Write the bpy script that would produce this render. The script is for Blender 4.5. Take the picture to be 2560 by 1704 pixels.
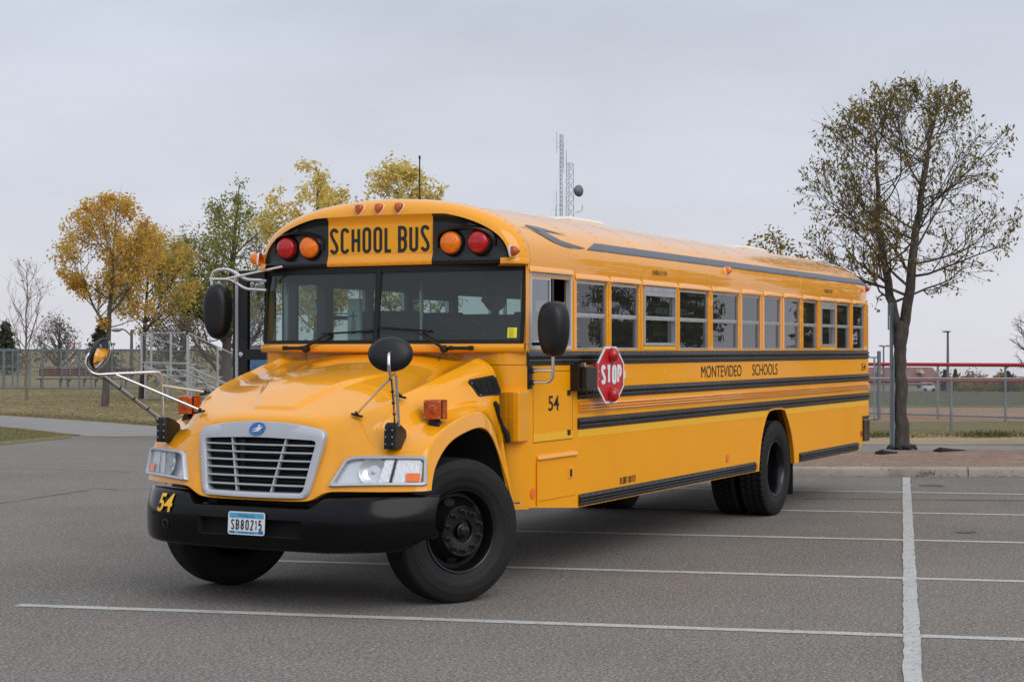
import bpy, bmesh, math, random
import numpy as np
from mathutils import Vector, Matrix
from math import sin, cos, pi, radians

for o in list(bpy.data.objects):
    bpy.data.objects.remove(o)
SC = bpy.context.scene
COL = SC.collection

# ---------------------------------------------------------------- camera, sky, sun, exposure
CAM = Vector((10.6225, 6.9609, 1.8317))
TH, PH = 0.4706, 0.0048
FWD = Vector((-cos(TH), -sin(TH), 0)); RGT = Vector((-sin(TH), cos(TH), 0)); UPV = Vector((0, 0, 1))
cam_d = bpy.data.cameras.new('camera'); cam = bpy.data.objects.new('camera', cam_d); COL.objects.link(cam)
f2 = FWD * cos(PH) + UPV * sin(PH); u2 = UPV * cos(PH) - FWD * sin(PH)
cam.matrix_world = Matrix(((RGT.x, u2.x, -f2.x, CAM.x), (RGT.y, u2.y, -f2.y, CAM.y), (RGT.z, u2.z, -f2.z, CAM.z), (0, 0, 0, 1)))
cam_d.sensor_width = 36; cam_d.lens = 36 * 4186.22 / 2560
cam_d.clip_end = 5000; cam_d.clip_start = 0.1
SC.camera = cam

SUN_EL, SUN_AZ = radians(36), radians(63)      # direction towards the brighter part of the overcast
world = bpy.data.worlds.new('World'); SC.world = world; world.use_nodes = True
nt = world.node_tree; nt.nodes.clear()
def wn(t, **k):
    n = nt.nodes.new(t)
    for a, b in k.items(): setattr(n, a, b)
    return n
out = wn('ShaderNodeOutputWorld'); mix = wn('ShaderNodeMixShader')
bg1 = wn('ShaderNodeBackground'); bg2 = wn('ShaderNodeBackground')
sky = wn('ShaderNodeTexSky', sky_type='NISHITA', sun_disc=False, sun_elevation=SUN_EL, sun_rotation=pi / 2 - SUN_AZ)
nt.links.new(sky.outputs[0], bg1.inputs[0]); bg1.inputs[1].default_value = 0.06
tc = wn('ShaderNodeTexCoord'); sep = wn('ShaderNodeSeparateXYZ'); nt.links.new(tc.outputs['Generated'], sep.inputs[0])
ramp = wn('ShaderNodeValToRGB'); el = ramp.color_ramp.elements
el[0].position = 0.0; el[0].color = (0.72, 0.715, 0.775, 1)
el[1].position = 1.0; el[1].color = (0.92, 0.98, 1.06, 1)
for ps, c in ((0.10, (0.655, 0.68, 0.755)), (0.20, (0.59, 0.635, 0.725)), (0.42, (0.72, 0.78, 0.87))):
    e = el.new(ps); e.color = (*c, 1)
nt.links.new(sep.outputs['Z'], ramp.inputs[0])
mp = wn('ShaderNodeMapping'); mp.inputs['Scale'].default_value = (1.2, 1.2, 4.5); nt.links.new(tc.outputs['Generated'], mp.inputs[0])
no = wn('ShaderNodeTexNoise'); no.inputs['Scale'].default_value = 2.2; no.inputs['Detail'].default_value = 5; no.inputs['Roughness'].default_value = 0.55
nt.links.new(mp.outputs[0], no.inputs[0])
mr = wn('ShaderNodeMapRange'); mr.inputs[1].default_value = 0.3; mr.inputs[2].default_value = 0.7; mr.inputs[3].default_value = 0.90; mr.inputs[4].default_value = 1.08
nt.links.new(no.outputs[0], mr.inputs[0])
mul = wn('ShaderNodeVectorMath', operation='SCALE'); nt.links.new(ramp.outputs[0], mul.inputs[0]); nt.links.new(mr.outputs[0], mul.inputs['Scale'])
nt.links.new(mul.outputs[0], bg2.inputs[0]); bg2.inputs[1].default_value = 1.06
mix.inputs[0].default_value = 0.93
nt.links.new(bg1.outputs[0], mix.inputs[1]); nt.links.new(bg2.outputs[0], mix.inputs[2]); nt.links.new(mix.outputs[0], out.inputs[0])

sun_d = bpy.data.lights.new('sun', 'SUN'); sun_d.energy = 1.35; sun_d.angle = radians(50); sun_d.color = (1, 0.965, 0.92)
sun = bpy.data.objects.new('sun', sun_d); COL.objects.link(sun)
sd = Vector((cos(SUN_AZ) * cos(SUN_EL), sin(SUN_AZ) * cos(SUN_EL), sin(SUN_EL)))
sun.rotation_euler = sd.to_track_quat('Z', 'Y').to_euler()
vs = SC.view_settings; SC.display_settings.display_device = 'sRGB'
vs.view_transform = 'Standard'; vs.look = 'None'; vs.exposure = 0.0; vs.gamma = 1.0; vs.use_curve_mapping = False
SC.cycles.max_bounces = 8; SC.cycles.transparent_max_bounces = 16; SC.cycles.caustics_reflective = False; SC.cycles.caustics_refractive = False

# ---------------------------------------------------------------- materials
def S2L(r, g, b):
    return tuple(((c / 255) / 12.92 if c / 255 < 0.04045 else ((c / 255 + 0.055) / 1.055) ** 2.4) for c in (r, g, b))
MATS = {}
def mat(name, color, rough=0.5, metal=0.0, coat=0.0, var=0.0, vscale=8.0, bump=0.0, bscale=40.0, color2=None, spec=0.5, emit=None, trans=0.0, ior=1.5, detail=6, coord='Object', cmin=0.35, cmax=0.65, stretch=None):
    m = bpy.data.materials.new(name); m.use_nodes = True; MATS[name] = m
    N = m.node_tree; b = N.nodes['Principled BSDF']
    b.inputs['Base Color'].default_value = (*color, 1); b.inputs['Roughness'].default_value = rough
    b.inputs['Metallic'].default_value = metal; b.inputs['Coat Weight'].default_value = coat; b.inputs['Coat Roughness'].default_value = 0.02
    b.inputs['Specular IOR Level'].default_value = spec; b.inputs['IOR'].default_value = ior
    b.inputs['Transmission Weight'].default_value = trans
    t = N.nodes.new('ShaderNodeTexCoord'); vec = t.outputs[coord]
    if stretch:
        q = N.nodes.new('ShaderNodeMapping'); q.inputs['Scale'].default_value = stretch; N.links.new(vec, q.inputs[0]); vec = q.outputs[0]
    if var > 0 or color2:
        n = N.nodes.new('ShaderNodeTexNoise'); n.inputs['Scale'].default_value = vscale; n.inputs['Detail'].default_value = detail
        n.inputs['Roughness'].default_value = 0.6
        N.links.new(vec, n.inputs[0])
        mr = N.nodes.new('ShaderNodeMapRange'); mr.inputs[1].default_value = cmin; mr.inputs[2].default_value = cmax
        N.links.new(n.outputs[0], mr.inputs[0])
        mx = N.nodes.new('ShaderNodeMix'); mx.data_type = 'RGBA'
        c2 = color2 or tuple(c * (1 - var) for c in color); c1 = color if color2 else tuple(min(1, c * (1 + var)) for c in color)
        mx.inputs[6].default_value = (*c1, 1); mx.inputs[7].default_value = (*c2, 1)
        N.links.new(mr.outputs[0], mx.inputs[0]); N.links.new(mx.outputs[2], b.inputs['Base Color'])
    if bump > 0:
        n = N.nodes.new('ShaderNodeTexNoise'); n.inputs['Scale'].default_value = bscale; n.inputs['Detail'].default_value = 4
        N.links.new(vec, n.inputs[0])
        bp = N.nodes.new('ShaderNodeBump'); bp.inputs['Strength'].default_value = bump; bp.inputs['Distance'].default_value = 0.02
        N.links.new(n.outputs[0], bp.inputs['Height']); N.links.new(bp.outputs[0], b.inputs['Normal'])
        if coat > 0: N.links.new(bp.outputs[0], b.inputs['Coat Normal'])
    return m
def glass(name, tint, refl=1.0, wav=0.0, rough=0.0, band=None, haze=0.0):
    """a thin pane: tinted see-through with a Fresnel mirror on top"""
    m = bpy.data.materials.new(name); m.use_nodes = True; MATS[name] = m
    N = m.node_tree; N.nodes.clear()
    o = N.nodes.new('ShaderNodeOutputMaterial'); mx = N.nodes.new('ShaderNodeMixShader')
    tr = N.nodes.new('ShaderNodeBsdfTransparent'); tr.inputs[0].default_value = (*tint, 1)
    gl = N.nodes.new('ShaderNodeBsdfGlossy'); gl.inputs['Roughness'].default_value = rough; gl.inputs[0].default_value = (0.95, 0.98, 1, 1)
    ge = N.nodes.new('ShaderNodeNewGeometry'); dt = N.nodes.new('ShaderNodeVectorMath'); dt.operation = 'DOT_PRODUCT'
    N.links.new(ge.outputs['Normal'], dt.inputs[0]); N.links.new(ge.outputs['Incoming'], dt.inputs[1])
    def mth(op, x, y, cl=False):
        q = N.nodes.new('ShaderNodeMath'); q.operation = op; q.use_clamp = cl
        for i_, v_ in enumerate((x, y)):
            if v_ is None: continue
            if isinstance(v_, (int, float)): q.inputs[i_].default_value = v_
            else: N.links.new(v_, q.inputs[i_])
        return q.outputs[0]
    c1 = mth('SUBTRACT', 1.0, mth('ABSOLUTE', dt.outputs['Value'], None)); fz = mth('MULTIPLY_ADD', mth('POWER', c1, 5.0), 0.957); fz.node.inputs[2].default_value = 0.043
    ml = mth('MULTIPLY', fz, refl, True)
    N.links.new(ml, mx.inputs[0]); N.links.new(tr.outputs[0], mx.inputs[1]); N.links.new(gl.outputs[0], mx.inputs[2]); 
    dm_ = N.nodes.new('ShaderNodeMixShader'); df = N.nodes.new('ShaderNodeBsdfDiffuse'); df.inputs[0].default_value = (.42, .52, .52, 1); dm_.inputs[0].default_value = haze  # pale diffuse mix: thin dust film plus sheen put into the pane's colour
    N.links.new(mx.outputs[0], dm_.inputs[1]); N.links.new(df.outputs[0], dm_.inputs[2]); N.links.new(dm_.outputs[0], o.inputs[0])
    t = N.nodes.new('ShaderNodeTexCoord')
    if wav > 0:
        n = N.nodes.new('ShaderNodeTexNoise'); n.inputs['Scale'].default_value = 5; n.inputs['Detail'].default_value = 2; N.links.new(t.outputs['Object'], n.inputs[0])
        bp = N.nodes.new('ShaderNodeBump'); bp.inputs['Strength'].default_value = wav; bp.inputs['Distance'].default_value = 0.01
        N.links.new(n.outputs[0], bp.inputs['Height']); N.links.new(bp.outputs[0], gl.inputs['Normal'])
    if band:
        s = N.nodes.new('ShaderNodeSeparateXYZ'); N.links.new(t.outputs['Object'], s.inputs[0])
        r = N.nodes.new('ShaderNodeMapRange'); r.interpolation_type = 'SMOOTHSTEP'; r.inputs[1].default_value = band[0]; r.inputs[2].default_value = band[1]; N.links.new(s.outputs['Z'], r.inputs[0])
        c = N.nodes.new('ShaderNodeMix'); c.data_type = 'RGBA'; c.inputs[6].default_value = (*tint, 1); c.inputs[7].default_value = (*band[2], 1)
        N.links.new(r.outputs[0], c.inputs[0]); N.links.new(c.outputs[2], tr.inputs[0])
    return m
YEL = (0.90, 0.362, 0.005)
mat('bus_yellow', YEL, 0.24, coat=0.9, var=0.02, vscale=1.5, bump=0.010, bscale=2.2, spec=0.2)
mat('bus_yellow_side', (0.93, 0.372, 0.003), 0.36, coat=0.18, var=0.025, vscale=1.2, bump=0.04, bscale=2.4, spec=0.12)
mat('bus_yellow_panel', (0.90, 0.362, 0.004), 0.26, coat=0.9, var=0.03, vscale=1.2, bump=0.035, bscale=2.6, spec=0.2)
mat('reflective_yellow', (0.95, 0.49, 0.004), 0.34, var=0.03, vscale=20)
mat('sign_yellow', (0.90, 0.40, 0.003), 0.36, var=0.02, vscale=20)
mat('black_paint', (0.006, 0.006, 0.007), 0.22, bump=0.01, bscale=6)
mat('black_rail', (0.008, 0.008, 0.009), 0.26, coat=0.2, bump=0.02, bscale=10)
mat('black_bumper', (0.002, 0.002, 0.0025), 0.17, coat=0.0, bump=0.006, bscale=5, spec=0.24)
mat('black_plastic', (0.008, 0.008, 0.009), 0.42, bump=0.04, bscale=300, spec=0.4)
mat('black_rubber', (0.008, 0.008, 0.009), 0.6, spec=0.35)
mat('lettering_black', (0.012, 0.012, 0.014), 0.5)
mat('void_black', (0.004, 0.004, 0.004), 0.9)
mat('undercarriage', (0.012, 0.012, 0.012), 0.7, bump=0.2, bscale=30)
mat('silver_paint', (0.50, 0.52, 0.56), 0.34, metal=0.35, coat=0.3, var=0.03)
mat('aluminium', (0.62, 0.63, 0.65), 0.38, metal=0.85, var=0.08, vscale=12, bump=0.04, bscale=60)
mat('white_frame', (0.62, 0.63, 0.65), 0.40, metal=0.3)
mat('chrome', (0.72, 0.71, 0.70), 0.16, metal=1.0)
mat('mirror_face', (0.85, 0.86, 0.88), 0.02, metal=1.0)
mat('tyre_rubber', (0.0075, 0.0075, 0.008), 0.66, color2=(0.0125, 0.0115, 0.0105), vscale=5, bump=0.06, bscale=80, spec=0.35)
mat('tyre_lettering', (0.016, 0.016, 0.017), 0.55, spec=0.35)
mat('rim_black', (0.005, 0.005, 0.006), 0.20)
mat('lug_steel', (0.022, 0.016, 0.014), 0.45, metal=0.2, var=0.5, vscale=60)
mat('amber_lens', (0.92, 0.20, 0.004), 0.10, coat=0.3, spec=0.5, var=0.15, vscale=40)
mat('amber_dark_lens', (0.46, 0.075, 0.004), 0.12, coat=0.3, spec=0.5, var=0.3, vscale=25)
mat('red_lens', (0.46, 0.008, 0.012), 0.10, coat=0.3, spec=0.5, var=0.25, vscale=30)
mat('stop_red', (0.52, 0.016, 0.022), 0.4, var=0.06)
mat('sign_white', (0.78, 0.78, 0.78), 0.45)
mat('orange_reflector', (0.95, 0.17, 0.008), 0.3, coat=0.6)
mat('headlamp_reflector', (0.82, 0.83, 0.85), 0.22, metal=0.55, bump=0.06, bscale=45)
mat('headlamp_flute', (0.78, 0.79, 0.81), 0.22, metal=0.45, bump=0.35, bscale=70, stretch=(1, 3, 0.25))
glass('headlamp_lens', (0.93, 0.94, 0.95), 1.0, 0.15)
glass('side_glass', (0.24, 0.25, 0.265), 1.35, 0.06, haze=0.03)
glass('clear_glass', (0.86, 0.90, 0.89), 1.0, 0.01)
glass('windscreen_glass', (0.42, 0.56, 0.545), 1.0, 0.0, band=(2.24, 2.40, (0.10, 0.15, 0.18)), haze=0.055)
mat('dark_grey_decal', (0.075, 0.085, 0.11), 0.42, coat=0.3)
mat('plate_white', (0.74, 0.76, 0.80), 0.4)
mat('plate_blue', (0.09, 0.36, 0.60), 0.4, var=0.2, vscale=30)
mat('emblem_blue', (0.02, 0.13, 0.42), 0.3, coat=0.6)
mat('sticker_yellow', (0.85, 0.78, 0.02), 0.5)
mat('interior_grey', (0.055, 0.062, 0.065), 0.8)
mat('interior_light', (0.16, 0.18, 0.18), 0.7)
mat('seat_vinyl', (0.030, 0.042, 0.045), 0.5)
mat('skin', (0.24, 0.13, 0.09), 0.6)  # darkened tone: the cab's shade on the driver is put into the colour
mat('jacket', (0.018, 0.020, 0.026), 0.8)
mat('paper_white', (0.7, 0.78, 0.8), 0.7)
mat('flag_red', (0.45, 0.03, 0.03), 0.7); mat('flag_blue', (0.03, 0.05, 0.2), 0.7)
mat('hatch_white', (0.75, 0.73, 0.66), 0.5)
mat('asphalt_dark_patch', (0.03, 0.03, 0.032), 0.75, bump=0.1)

# ---------------------------------------------------------------- mesh building
class MB:
    def __init__(s): s.v = []; s.f = []
    def add(s, vs, fs):
        o = len(s.v); s.v += [tuple(v) for v in vs]; s.f += [tuple(i + o for i in f) for f in fs]; return s
    def box(s, x0, x1, y0, y1, z0, z1, M=None):
        vs = [Vector((x, y, z)) for x in (x0, x1) for y in (y0, y1) for z in (z0, z1)]
        if M: vs = [M @ v for v in vs]
        return s.add(vs, [(0, 1, 3, 2), (4, 6, 7, 5), (0, 4, 5, 1), (2, 3, 7, 6), (0, 2, 6, 4), (1, 5, 7, 3)])
    def bar(s, a, b, w, h, up=Vector((0, 0, 1))):
        a, b = Vector(a), Vector(b); d = (b - a).normalized(); sd = d.cross(up)
        if sd.length < 1e-4: sd = d.cross(Vector((1, 0, 0)))
        sd.normalize(); u = sd.cross(d)
        vs = [p + sd * (i * w / 2) + u * (j * h / 2) for p in (a, b) for i, j in ((-1, -1), (1, -1), (1, 1), (-1, 1))]
        return s.add(vs, [(3, 2, 1, 0), (4, 5, 6, 7), (0, 1, 5, 4), (1, 2, 6, 5), (2, 3, 7, 6), (3, 0, 4, 7)])
    def tube(s, pts, r, n=8, cap=True, closed=False):
        pts = [Vector(p) for p in pts]; m = len(pts); rs = r if isinstance(r, (list, tuple)) else [r] * m
        o = len(s.v); pu = None
        for i, p in enumerate(pts):
            if closed: d = pts[(i + 1) % m] - pts[i - 1]
            else: d = pts[min(i + 1, m - 1)] - pts[max(i - 1, 0)]
            d.normalize()
            if pu is None: pu = d.orthogonal().normalized()
            else:
                pu = pu - d * pu.dot(d)
                pu = pu.normalized() if pu.length > 1e-6 else d.orthogonal().normalized()
            w = d.cross(pu)
            for k in range(n):
                a = 2 * pi * k / n; s.v.append(tuple(p + (pu * cos(a) + w * sin(a)) * rs[i]))
        for i in range(m if closed else m - 1):
            for k in range(n):
                a, b = o + i * n + k, o + i * n + (k + 1) % n; j = (i + 1) % m
                s.f.append((a, b, o + j * n + (k + 1) % n, o + j * n + k))
        if cap and not closed:
            s.f.append(tuple(o + k for k in reversed(range(n)))); s.f.append(tuple(o + (m - 1) * n + k for k in range(n)))
        return s
    def lathe(s, prof, c, axis, n=24, ref=None):
        """prof: (radius, offset along axis)"""
        c = Vector(c); ax = Vector(axis).normalized(); u = Vector(ref).normalized() if ref else ax.orthogonal().normalized(); w = ax.cross(u); o = len(s.v)
        for r, h in prof:
            for k in range(n):
                a = 2 * pi * k / n; s.v.append(tuple(c + ax * h + (u * cos(a) + w * sin(a)) * r))
        for i in range(len(prof) - 1):
            for k in range(n):
                s.f.append((o + i * n + k, o + i * n + (k + 1) % n, o + (i + 1) * n + (k + 1) % n, o + (i + 1) * n + k))
        return s
    def prism(s, poly, fn, d0, d1):
        """poly 2D (a,b), fn(a,b,d)->3D"""
        n = len(poly); vs = [fn(a, b, d0) for a, b in poly] + [fn(a, b, d1) for a, b in poly]
        return s.add(vs, [tuple(reversed(range(n))), tuple(range(n, 2 * n))] + [(i, (i + 1) % n, n + (i + 1) % n, n + i) for i in range(n)])
    def grid(s, rows, close=False):
        o = len(s.v); n = len(rows[0])
        for r in rows: s.v += [tuple(p) for p in r]
        for i in range(len(rows) - 1):
            for k in range(n if close else n - 1):
                s.f.append((o + i * n + k, o + i * n + (k + 1) % n, o + (i + 1) * n + (k + 1) % n, o + (i + 1) * n + k))
        return s
    def mesh(s, name, m, smooth=None, fix=True):
        me = bpy.data.meshes.new(name); me.from_pydata(s.v, [], s.f); me.materials.append(MATS[m] if isinstance(m, str) else m)
        if fix:
            b = bmesh.new(); b.from_mesh(me); bmesh.ops.remove_doubles(b, verts=b.verts, dist=1e-5); bmesh.ops.recalc_face_normals(b, faces=b.faces); b.to_mesh(me); b.free()
        if smooth is not None:
            me.shade_smooth()
            if smooth < 180: me.set_sharp_from_angle(angle=radians(smooth))
        return me
    def build(s, name, m, parent=None, smooth=None, label=None, kind=None, fix=True):
        o = bpy.data.objects.new(name, s.mesh(name, m, smooth, fix)); COL.objects.link(o)
        if parent: o.parent = parent
        if label: o['label'] = label
        if kind: o['kind'] = kind
        return o
def put(name, me, parent=None, M=None, label=None):
    o = bpy.data.objects.new(name, me); COL.objects.link(o)
    if parent: o.parent = parent
    if M is not None: o.matrix_local = M
    if label: o['label'] = label
    return o
def thing(name, label, cat, loc=(0, 0, 0), group=None, rot=0):
    o = bpy.data.objects.new(name, None); COL.objects.link(o); o.location = loc; o.rotation_euler = (0, 0, rot)
    o['label'] = label; o['category'] = cat
    if group: o['group'] = group
    return o
def tag(o, label, cat, group=None, kind=None):
    o['label'] = label; o['category'] = cat
    if group: o['group'] = group
    if kind: o['kind'] = kind
    return o
def structure(o): o['kind'] = 'structure'; return o
def bevel(o, w=0.006, seg=2):
    m = o.modifiers.new('bevel', 'BEVEL'); m.width = w; m.segments = seg; m.limit_method = 'ANGLE'; m.angle_limit = radians(40); return o
def lat(px, D): return (px - 1280) / 4186.22 * D
def at(px, D, z=0.0):
    """ground point D metres in front of the camera along its view, seen in pixel column px of the 2560 px photograph"""
    p = CAM + FWD * D + RGT * lat(px, D); return Vector((p.x, p.y, z))
def zpx(py, D): return 1.8317 + (872.1 - py) * D / 4186.22
def Wd(D, l, z=0.0):
    p = CAM + FWD * D + RGT * l; return Vector((p.x, p.y, z))

# ---------------------------------------------------------------- stroke lettering
def arc(cx, cy, rx, ry, a0, a1, n=8):
    return [(cx + rx * cos(radians(a0 + (a1 - a0) * i / n)), cy + ry * sin(radians(a0 + (a1 - a0) * i / n))) for i in range(n + 1)]
def _oval(w): # tall rounded shape
    r = w / 2
    return arc(r, 1 - r, r, r, 0, 180) + arc(r, r, r, r, 180, 360)
def glyph(ch, w, t):
    r = w / 2; h = 1.0; m = 0.52; v = min(r, .26); e = t / 2 / (1 - t)
    if ch in 'O0': return [(arc(r, 1 - v, r, v, 0, 180) + arc(r, v, r, v, 180, 360), True)]
    if ch == 'Q': return [(_oval(w), True), ([(r, .25), (w, 0)], False)]
    if ch == 'C': return [(arc(r, 1 - v, r, v, 5, 180) + arc(r, v, r, v, 180, 355), False)]
    if ch == 'G': return [(arc(r, 1 - v, r, v, 10, 180) + arc(r, v, r, v, 180, 360) + [(w, .45), (r, .45)], False)]
    if ch == 'S': return [(arc(r, 1 - v, r, v, 8, 180, 10) + [((1 - t) ** 3 * 0 + 3 * (1 - t) ** 2 * t * 0 + 3 * (1 - t) * t * t * w + t ** 3 * w, (1 - t) ** 3 * (1 - v) + 3 * (1 - t) ** 2 * t * (1 - v - .24) + 3 * (1 - t) * t * t * (v + .24) + t ** 3 * v) for t in [k / 10 for k in range(1, 10)]] + arc(r, v, r, v, 0, -172, 10), False)]
    if ch == 'H': return [([(0, 0), (0, 1)], False), ([(w, 0), (w, 1)], False), ([(0, .5), (w, .5)], False)]
    if ch == 'L': return [([(0, 1), (0, 0), (w, 0)], False)]
    if ch == 'U': return [([(0, 1)] + arc(r, v, r, v, 180, 360) + [(w, 1)], False)]
    if ch == 'B':
        q = min(.24, w * .6)
        return [([(0, -e), (0, 1 + e)], False), ([(-e, 1)] + arc(w - q, 1 - q, q, q, 90, 0) + arc(w - q, m + q * .75, q, q * .75, 0, -90) + [(-e, m)], False), ([(-e, m)] + arc(w - q, m - q * .9, q, q * .9, 90, 0) + arc(w - q, q, q, q, 0, -90) + [(-e, 0)], False)]
    if ch == 'T': return [([(0, 1), (w, 1)], False), ([(r, 1), (r, 0)], False)]
    if ch == 'P': q = min(.26, w * .6); return [([(0, 0), (0, 1)] + arc(w - q, 1 - q, q, q, 90, 0) + arc(w - q, .45 + q, q, q, 0, -90) + [(0, .45)], False)]
    if ch == 'R': q = min(.26, w * .6); return [([(0, 0), (0, 1)] + arc(w - q, 1 - q, q, q, 90, 0) + arc(w - q, .45 + q, q, q, 0, -90) + [(0, .45)], False), ([(r, .45), (w, 0)], False)]
    if ch == 'D': q = min(.3, w * .6); return [([(0, -e), (0, 1 + e)], False), ([(-e, 1)] + arc(w - q, 1 - q, q, q, 90, 0) + arc(w - q, q, q, q, 0, -90) + [(-e, 0)], False)]
    if ch == 'M': return [([(0, 0), (0, 1), (r, .12), (w, 1), (w, 0)], False)]
    if ch == 'N': return [([(0, 0), (0, 1), (w, 0), (w, 1)], False)]
    if ch == 'E': return [([(w, 1), (0, 1), (0, 0), (w, 0)], False), ([(0, .52), (w * .85, .52)], False)]
    if ch == 'F': return [([(w, 1), (0, 1), (0, 0)], False), ([(0, .52), (w * .85, .52)], False)]
    if ch == 'V': return [([(0, 1), (r, 0), (w, 1)], False)]
    if ch == 'I': return [([(0, 0), (0, 1)], False)]
    if ch == 'Y': return [([(0, 1), (r, .48), (w, 1)], False), ([(r, .48), (r, 0)], False)]
    if ch == 'X': return [([(0, 0), (w, 1)], False), ([(0, 1), (w, 0)], False)]
    if ch == 'A': return [([(0, 0), (r, 1), (w, 0)], False), ([(w * .2, .32), (w * .8, .32)], False)]
    if ch == '1': return [([(0, .75), (r * .8, 1), (r * .8, 0)], False)]
    if ch == '2': return [(arc(r, 1 - v, r, v, 170, -20) + [(0, 0), (w, 0)], False)]
    if ch == '3': return [(arc(r, .74, r, .26, 160, -80) + arc(r, .27, r, .27, 80, -160), False)]
    if ch == '4': return [([(w * .72, 0), (w * .72, 1), (0, .3), (w, .3)], False)]
    if ch == '5': return [([(w * .95, 1), (w * .12, 1), (0, .52)] + arc(r, .32, r, .32, 140, -150), False)]
    if ch == '6': return [([(w * .8, 1)] + arc(r, .30, r, .30, 170, 530), False)]
    if ch == '7': return [([(0, 1), (w, 1), (w * .3, 0)], False)]
    if ch == '8': return [(arc(r, .76, r * .92, .24, -90, 270), True), (arc(r, .26, r, .26, -270, 90), True)]
    return []
GW = {'I': 0.0, '1': .3, 'L': .85, 'T': 1.12, 'E': .85, 'F': .85, 'M': 1.25, 'N': 1.05, 'A': 1.1, 'V': 1.1, 'Y': 1.05}
def ribbon(pts, t, closed):
    n = len(pts); L, R = [], []
    P = [Vector(p) for p in pts]
    for i in range(n):
        if closed: a, b, c = P[i - 1], P[i], P[(i + 1) % n]
        else: a, b, c = P[max(i - 1, 0)], P[i], P[min(i + 1, n - 1)]
        d1 = (b - a).normalized() if (b - a).length > 1e-9 else None; d2 = (c - b).normalized() if (c - b).length > 1e-9 else None
        d1 = d1 or d2; d2 = d2 or d1
        n1 = Vector((-d1.y, d1.x)); n2 = Vector((-d2.y, d2.x)); mm = n1 + n2
        if mm.length < 0.2: mm = n1.copy()
        mm.normalize(); k = min(t / 2 / max(mm.dot(n1), 0.35), t * 0.9)
        L.append(b + mm * k); R.append(b - mm * k)
    return L, R
def letters(text, h, cw, t, gap, fn, mb=None, space=0.8, slant=0.0):
    """cap height h, letter width cw*h, stroke t*h. fn(x,y)->3D, text starts at x=0. Returns (MB, total width)"""
    mb = mb or MB(); x = t * h / 2
    for ch in text:
        if ch == ' ': x += cw * h * space; continue
        w = cw * GW.get(ch, 1.0)
        for si, (pts, cl) in enumerate(glyph(ch, w / (1 - t), t)):
            pp = [((px * (1 - t)) * h + x + slant * h * py, (t / 2 + py * (1 - t)) * h) for px, py in pts]
            ded = [pp[0]]
            for q in pp[1:]:
                if (Vector(q) - Vector(ded[-1])).length > 1e-4 * h: ded.append(q)
            if cl and (Vector(ded[0]) - Vector(ded[-1])).length < 1e-3 * h: ded.pop()
            L, R = ribbon(ded, t * h, cl); n = len(L)
            vs = [Vector(fn(*q)) for q in L] + [Vector(fn(*q)) for q in R]
            if si:
                q = L[0]; e_ = 1e-3; p0 = Vector(fn(q[0], q[1])); nn = (Vector(fn(q[0] + e_, q[1])) - p0).cross(Vector(fn(q[0], q[1] + e_)) - p0)
                if nn.length > 0: vs = [v + nn.normalized() * .0008 * si for v in vs]
            mb.add(vs, [(i, (i + 1) % n, n + (i + 1) % n, n + i) for i in range(n if cl else n - 1)])
        x += w * h + gap * h + t * h
    return mb, x - gap * h - t * h / 2
def text_width(text, h, cw, t, gap, space=0.8): return letters(text, h, cw, t, gap, lambda x, y: (x, y, 0), space=space)[1]
def fit_letters(text, width, h, t, gap, fn, space=0.8, slant=0.0):
    lo, hi = 0.05, 1.2
    for _ in range(24):
        m = (lo + hi) / 2
        if text_width(text, h, m, t, gap, space) > width: hi = m
        else: lo = m
    return letters(text, h, lo, t, gap, fn, space=space, slant=slant)[0]

def font_letters(text, width, h, fn, bold=0.0, shear=0.0):
    """smooth printed capitals from Blender's own built-in font, scaled to a width and a cap height and laid on fn(x, y)"""
    cu = bpy.data.curves.new('t', 'FONT'); cu.body = text; cu.size = 1.0; cu.offset = bold; cu.resolution_u = 6; ot = bpy.data.objects.new('t', cu); COL.objects.link(ot)
    me = bpy.data.meshes.new_from_object(ot.evaluated_get(bpy.context.evaluated_depsgraph_get())); bpy.data.objects.remove(ot)
    xs = [v.co.x for v in me.vertices]; ys = [v.co.y for v in me.vertices]; x0, x1, y0, y1 = min(xs), max(xs), min(ys), max(ys); m = MB()
    m.add([fn((v.co.x - x0) / (x1 - x0) * width + shear * (v.co.y - y0) / (y1 - y0) * h, (v.co.y - y0) / (y1 - y0) * h) for v in me.vertices], [tuple(p.vertices) for p in me.polygons]); bpy.data.meshes.remove(me); return m
# ================================================================ THE BUS (front axle over the origin, +X forward, +Y the driver's side)
BUS = thing('school_bus', 'yellow school bus numbered 54 with a red stop sign on the parking lot', 'school bus')
RP = [(1.22, 2.39), (1.221, 2.44), (1.230, 2.50), (1.232, 2.55), (1.222, 2.615), (1.196, 2.686), (1.143, 2.755), (1.058, 2.823), (.93, 2.889), (.762, 2.947), (.597, 2.982), (.433, 3.006), (.2, 3.025), (0, 3.03)]
def resample(pl, n):
    L = [0]
    for i in range(len(pl) - 1): L.append(L[-1] + (Vector(pl[i + 1]) - Vector(pl[i])).length)
    o = []
    for k in range(n):
        s = L[-1] * k / (n - 1); i = min(max(j for j in range(len(L)) if L[j] <= s + 1e-9), len(pl) - 2); t = (s - L[i]) / (L[i + 1] - L[i])
        o.append(tuple(Vector(pl[i]).lerp(Vector(pl[i + 1]), t)))
    return o
_s = resample(RP[2:], 26)
for _ in range(2): _s = [_s[0]] + [tuple((Vector(_s[i - 1]) + Vector(_s[i]) * 2 + Vector(_s[i + 1])) / 4) for i in range(1, 25)] + [_s[25]]
RP = RP[:2] + _s
FULL = RP + [(-y, z) for y, z in reversed(RP[:-1])]
XF, XR = -0.92, -10.86
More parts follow.
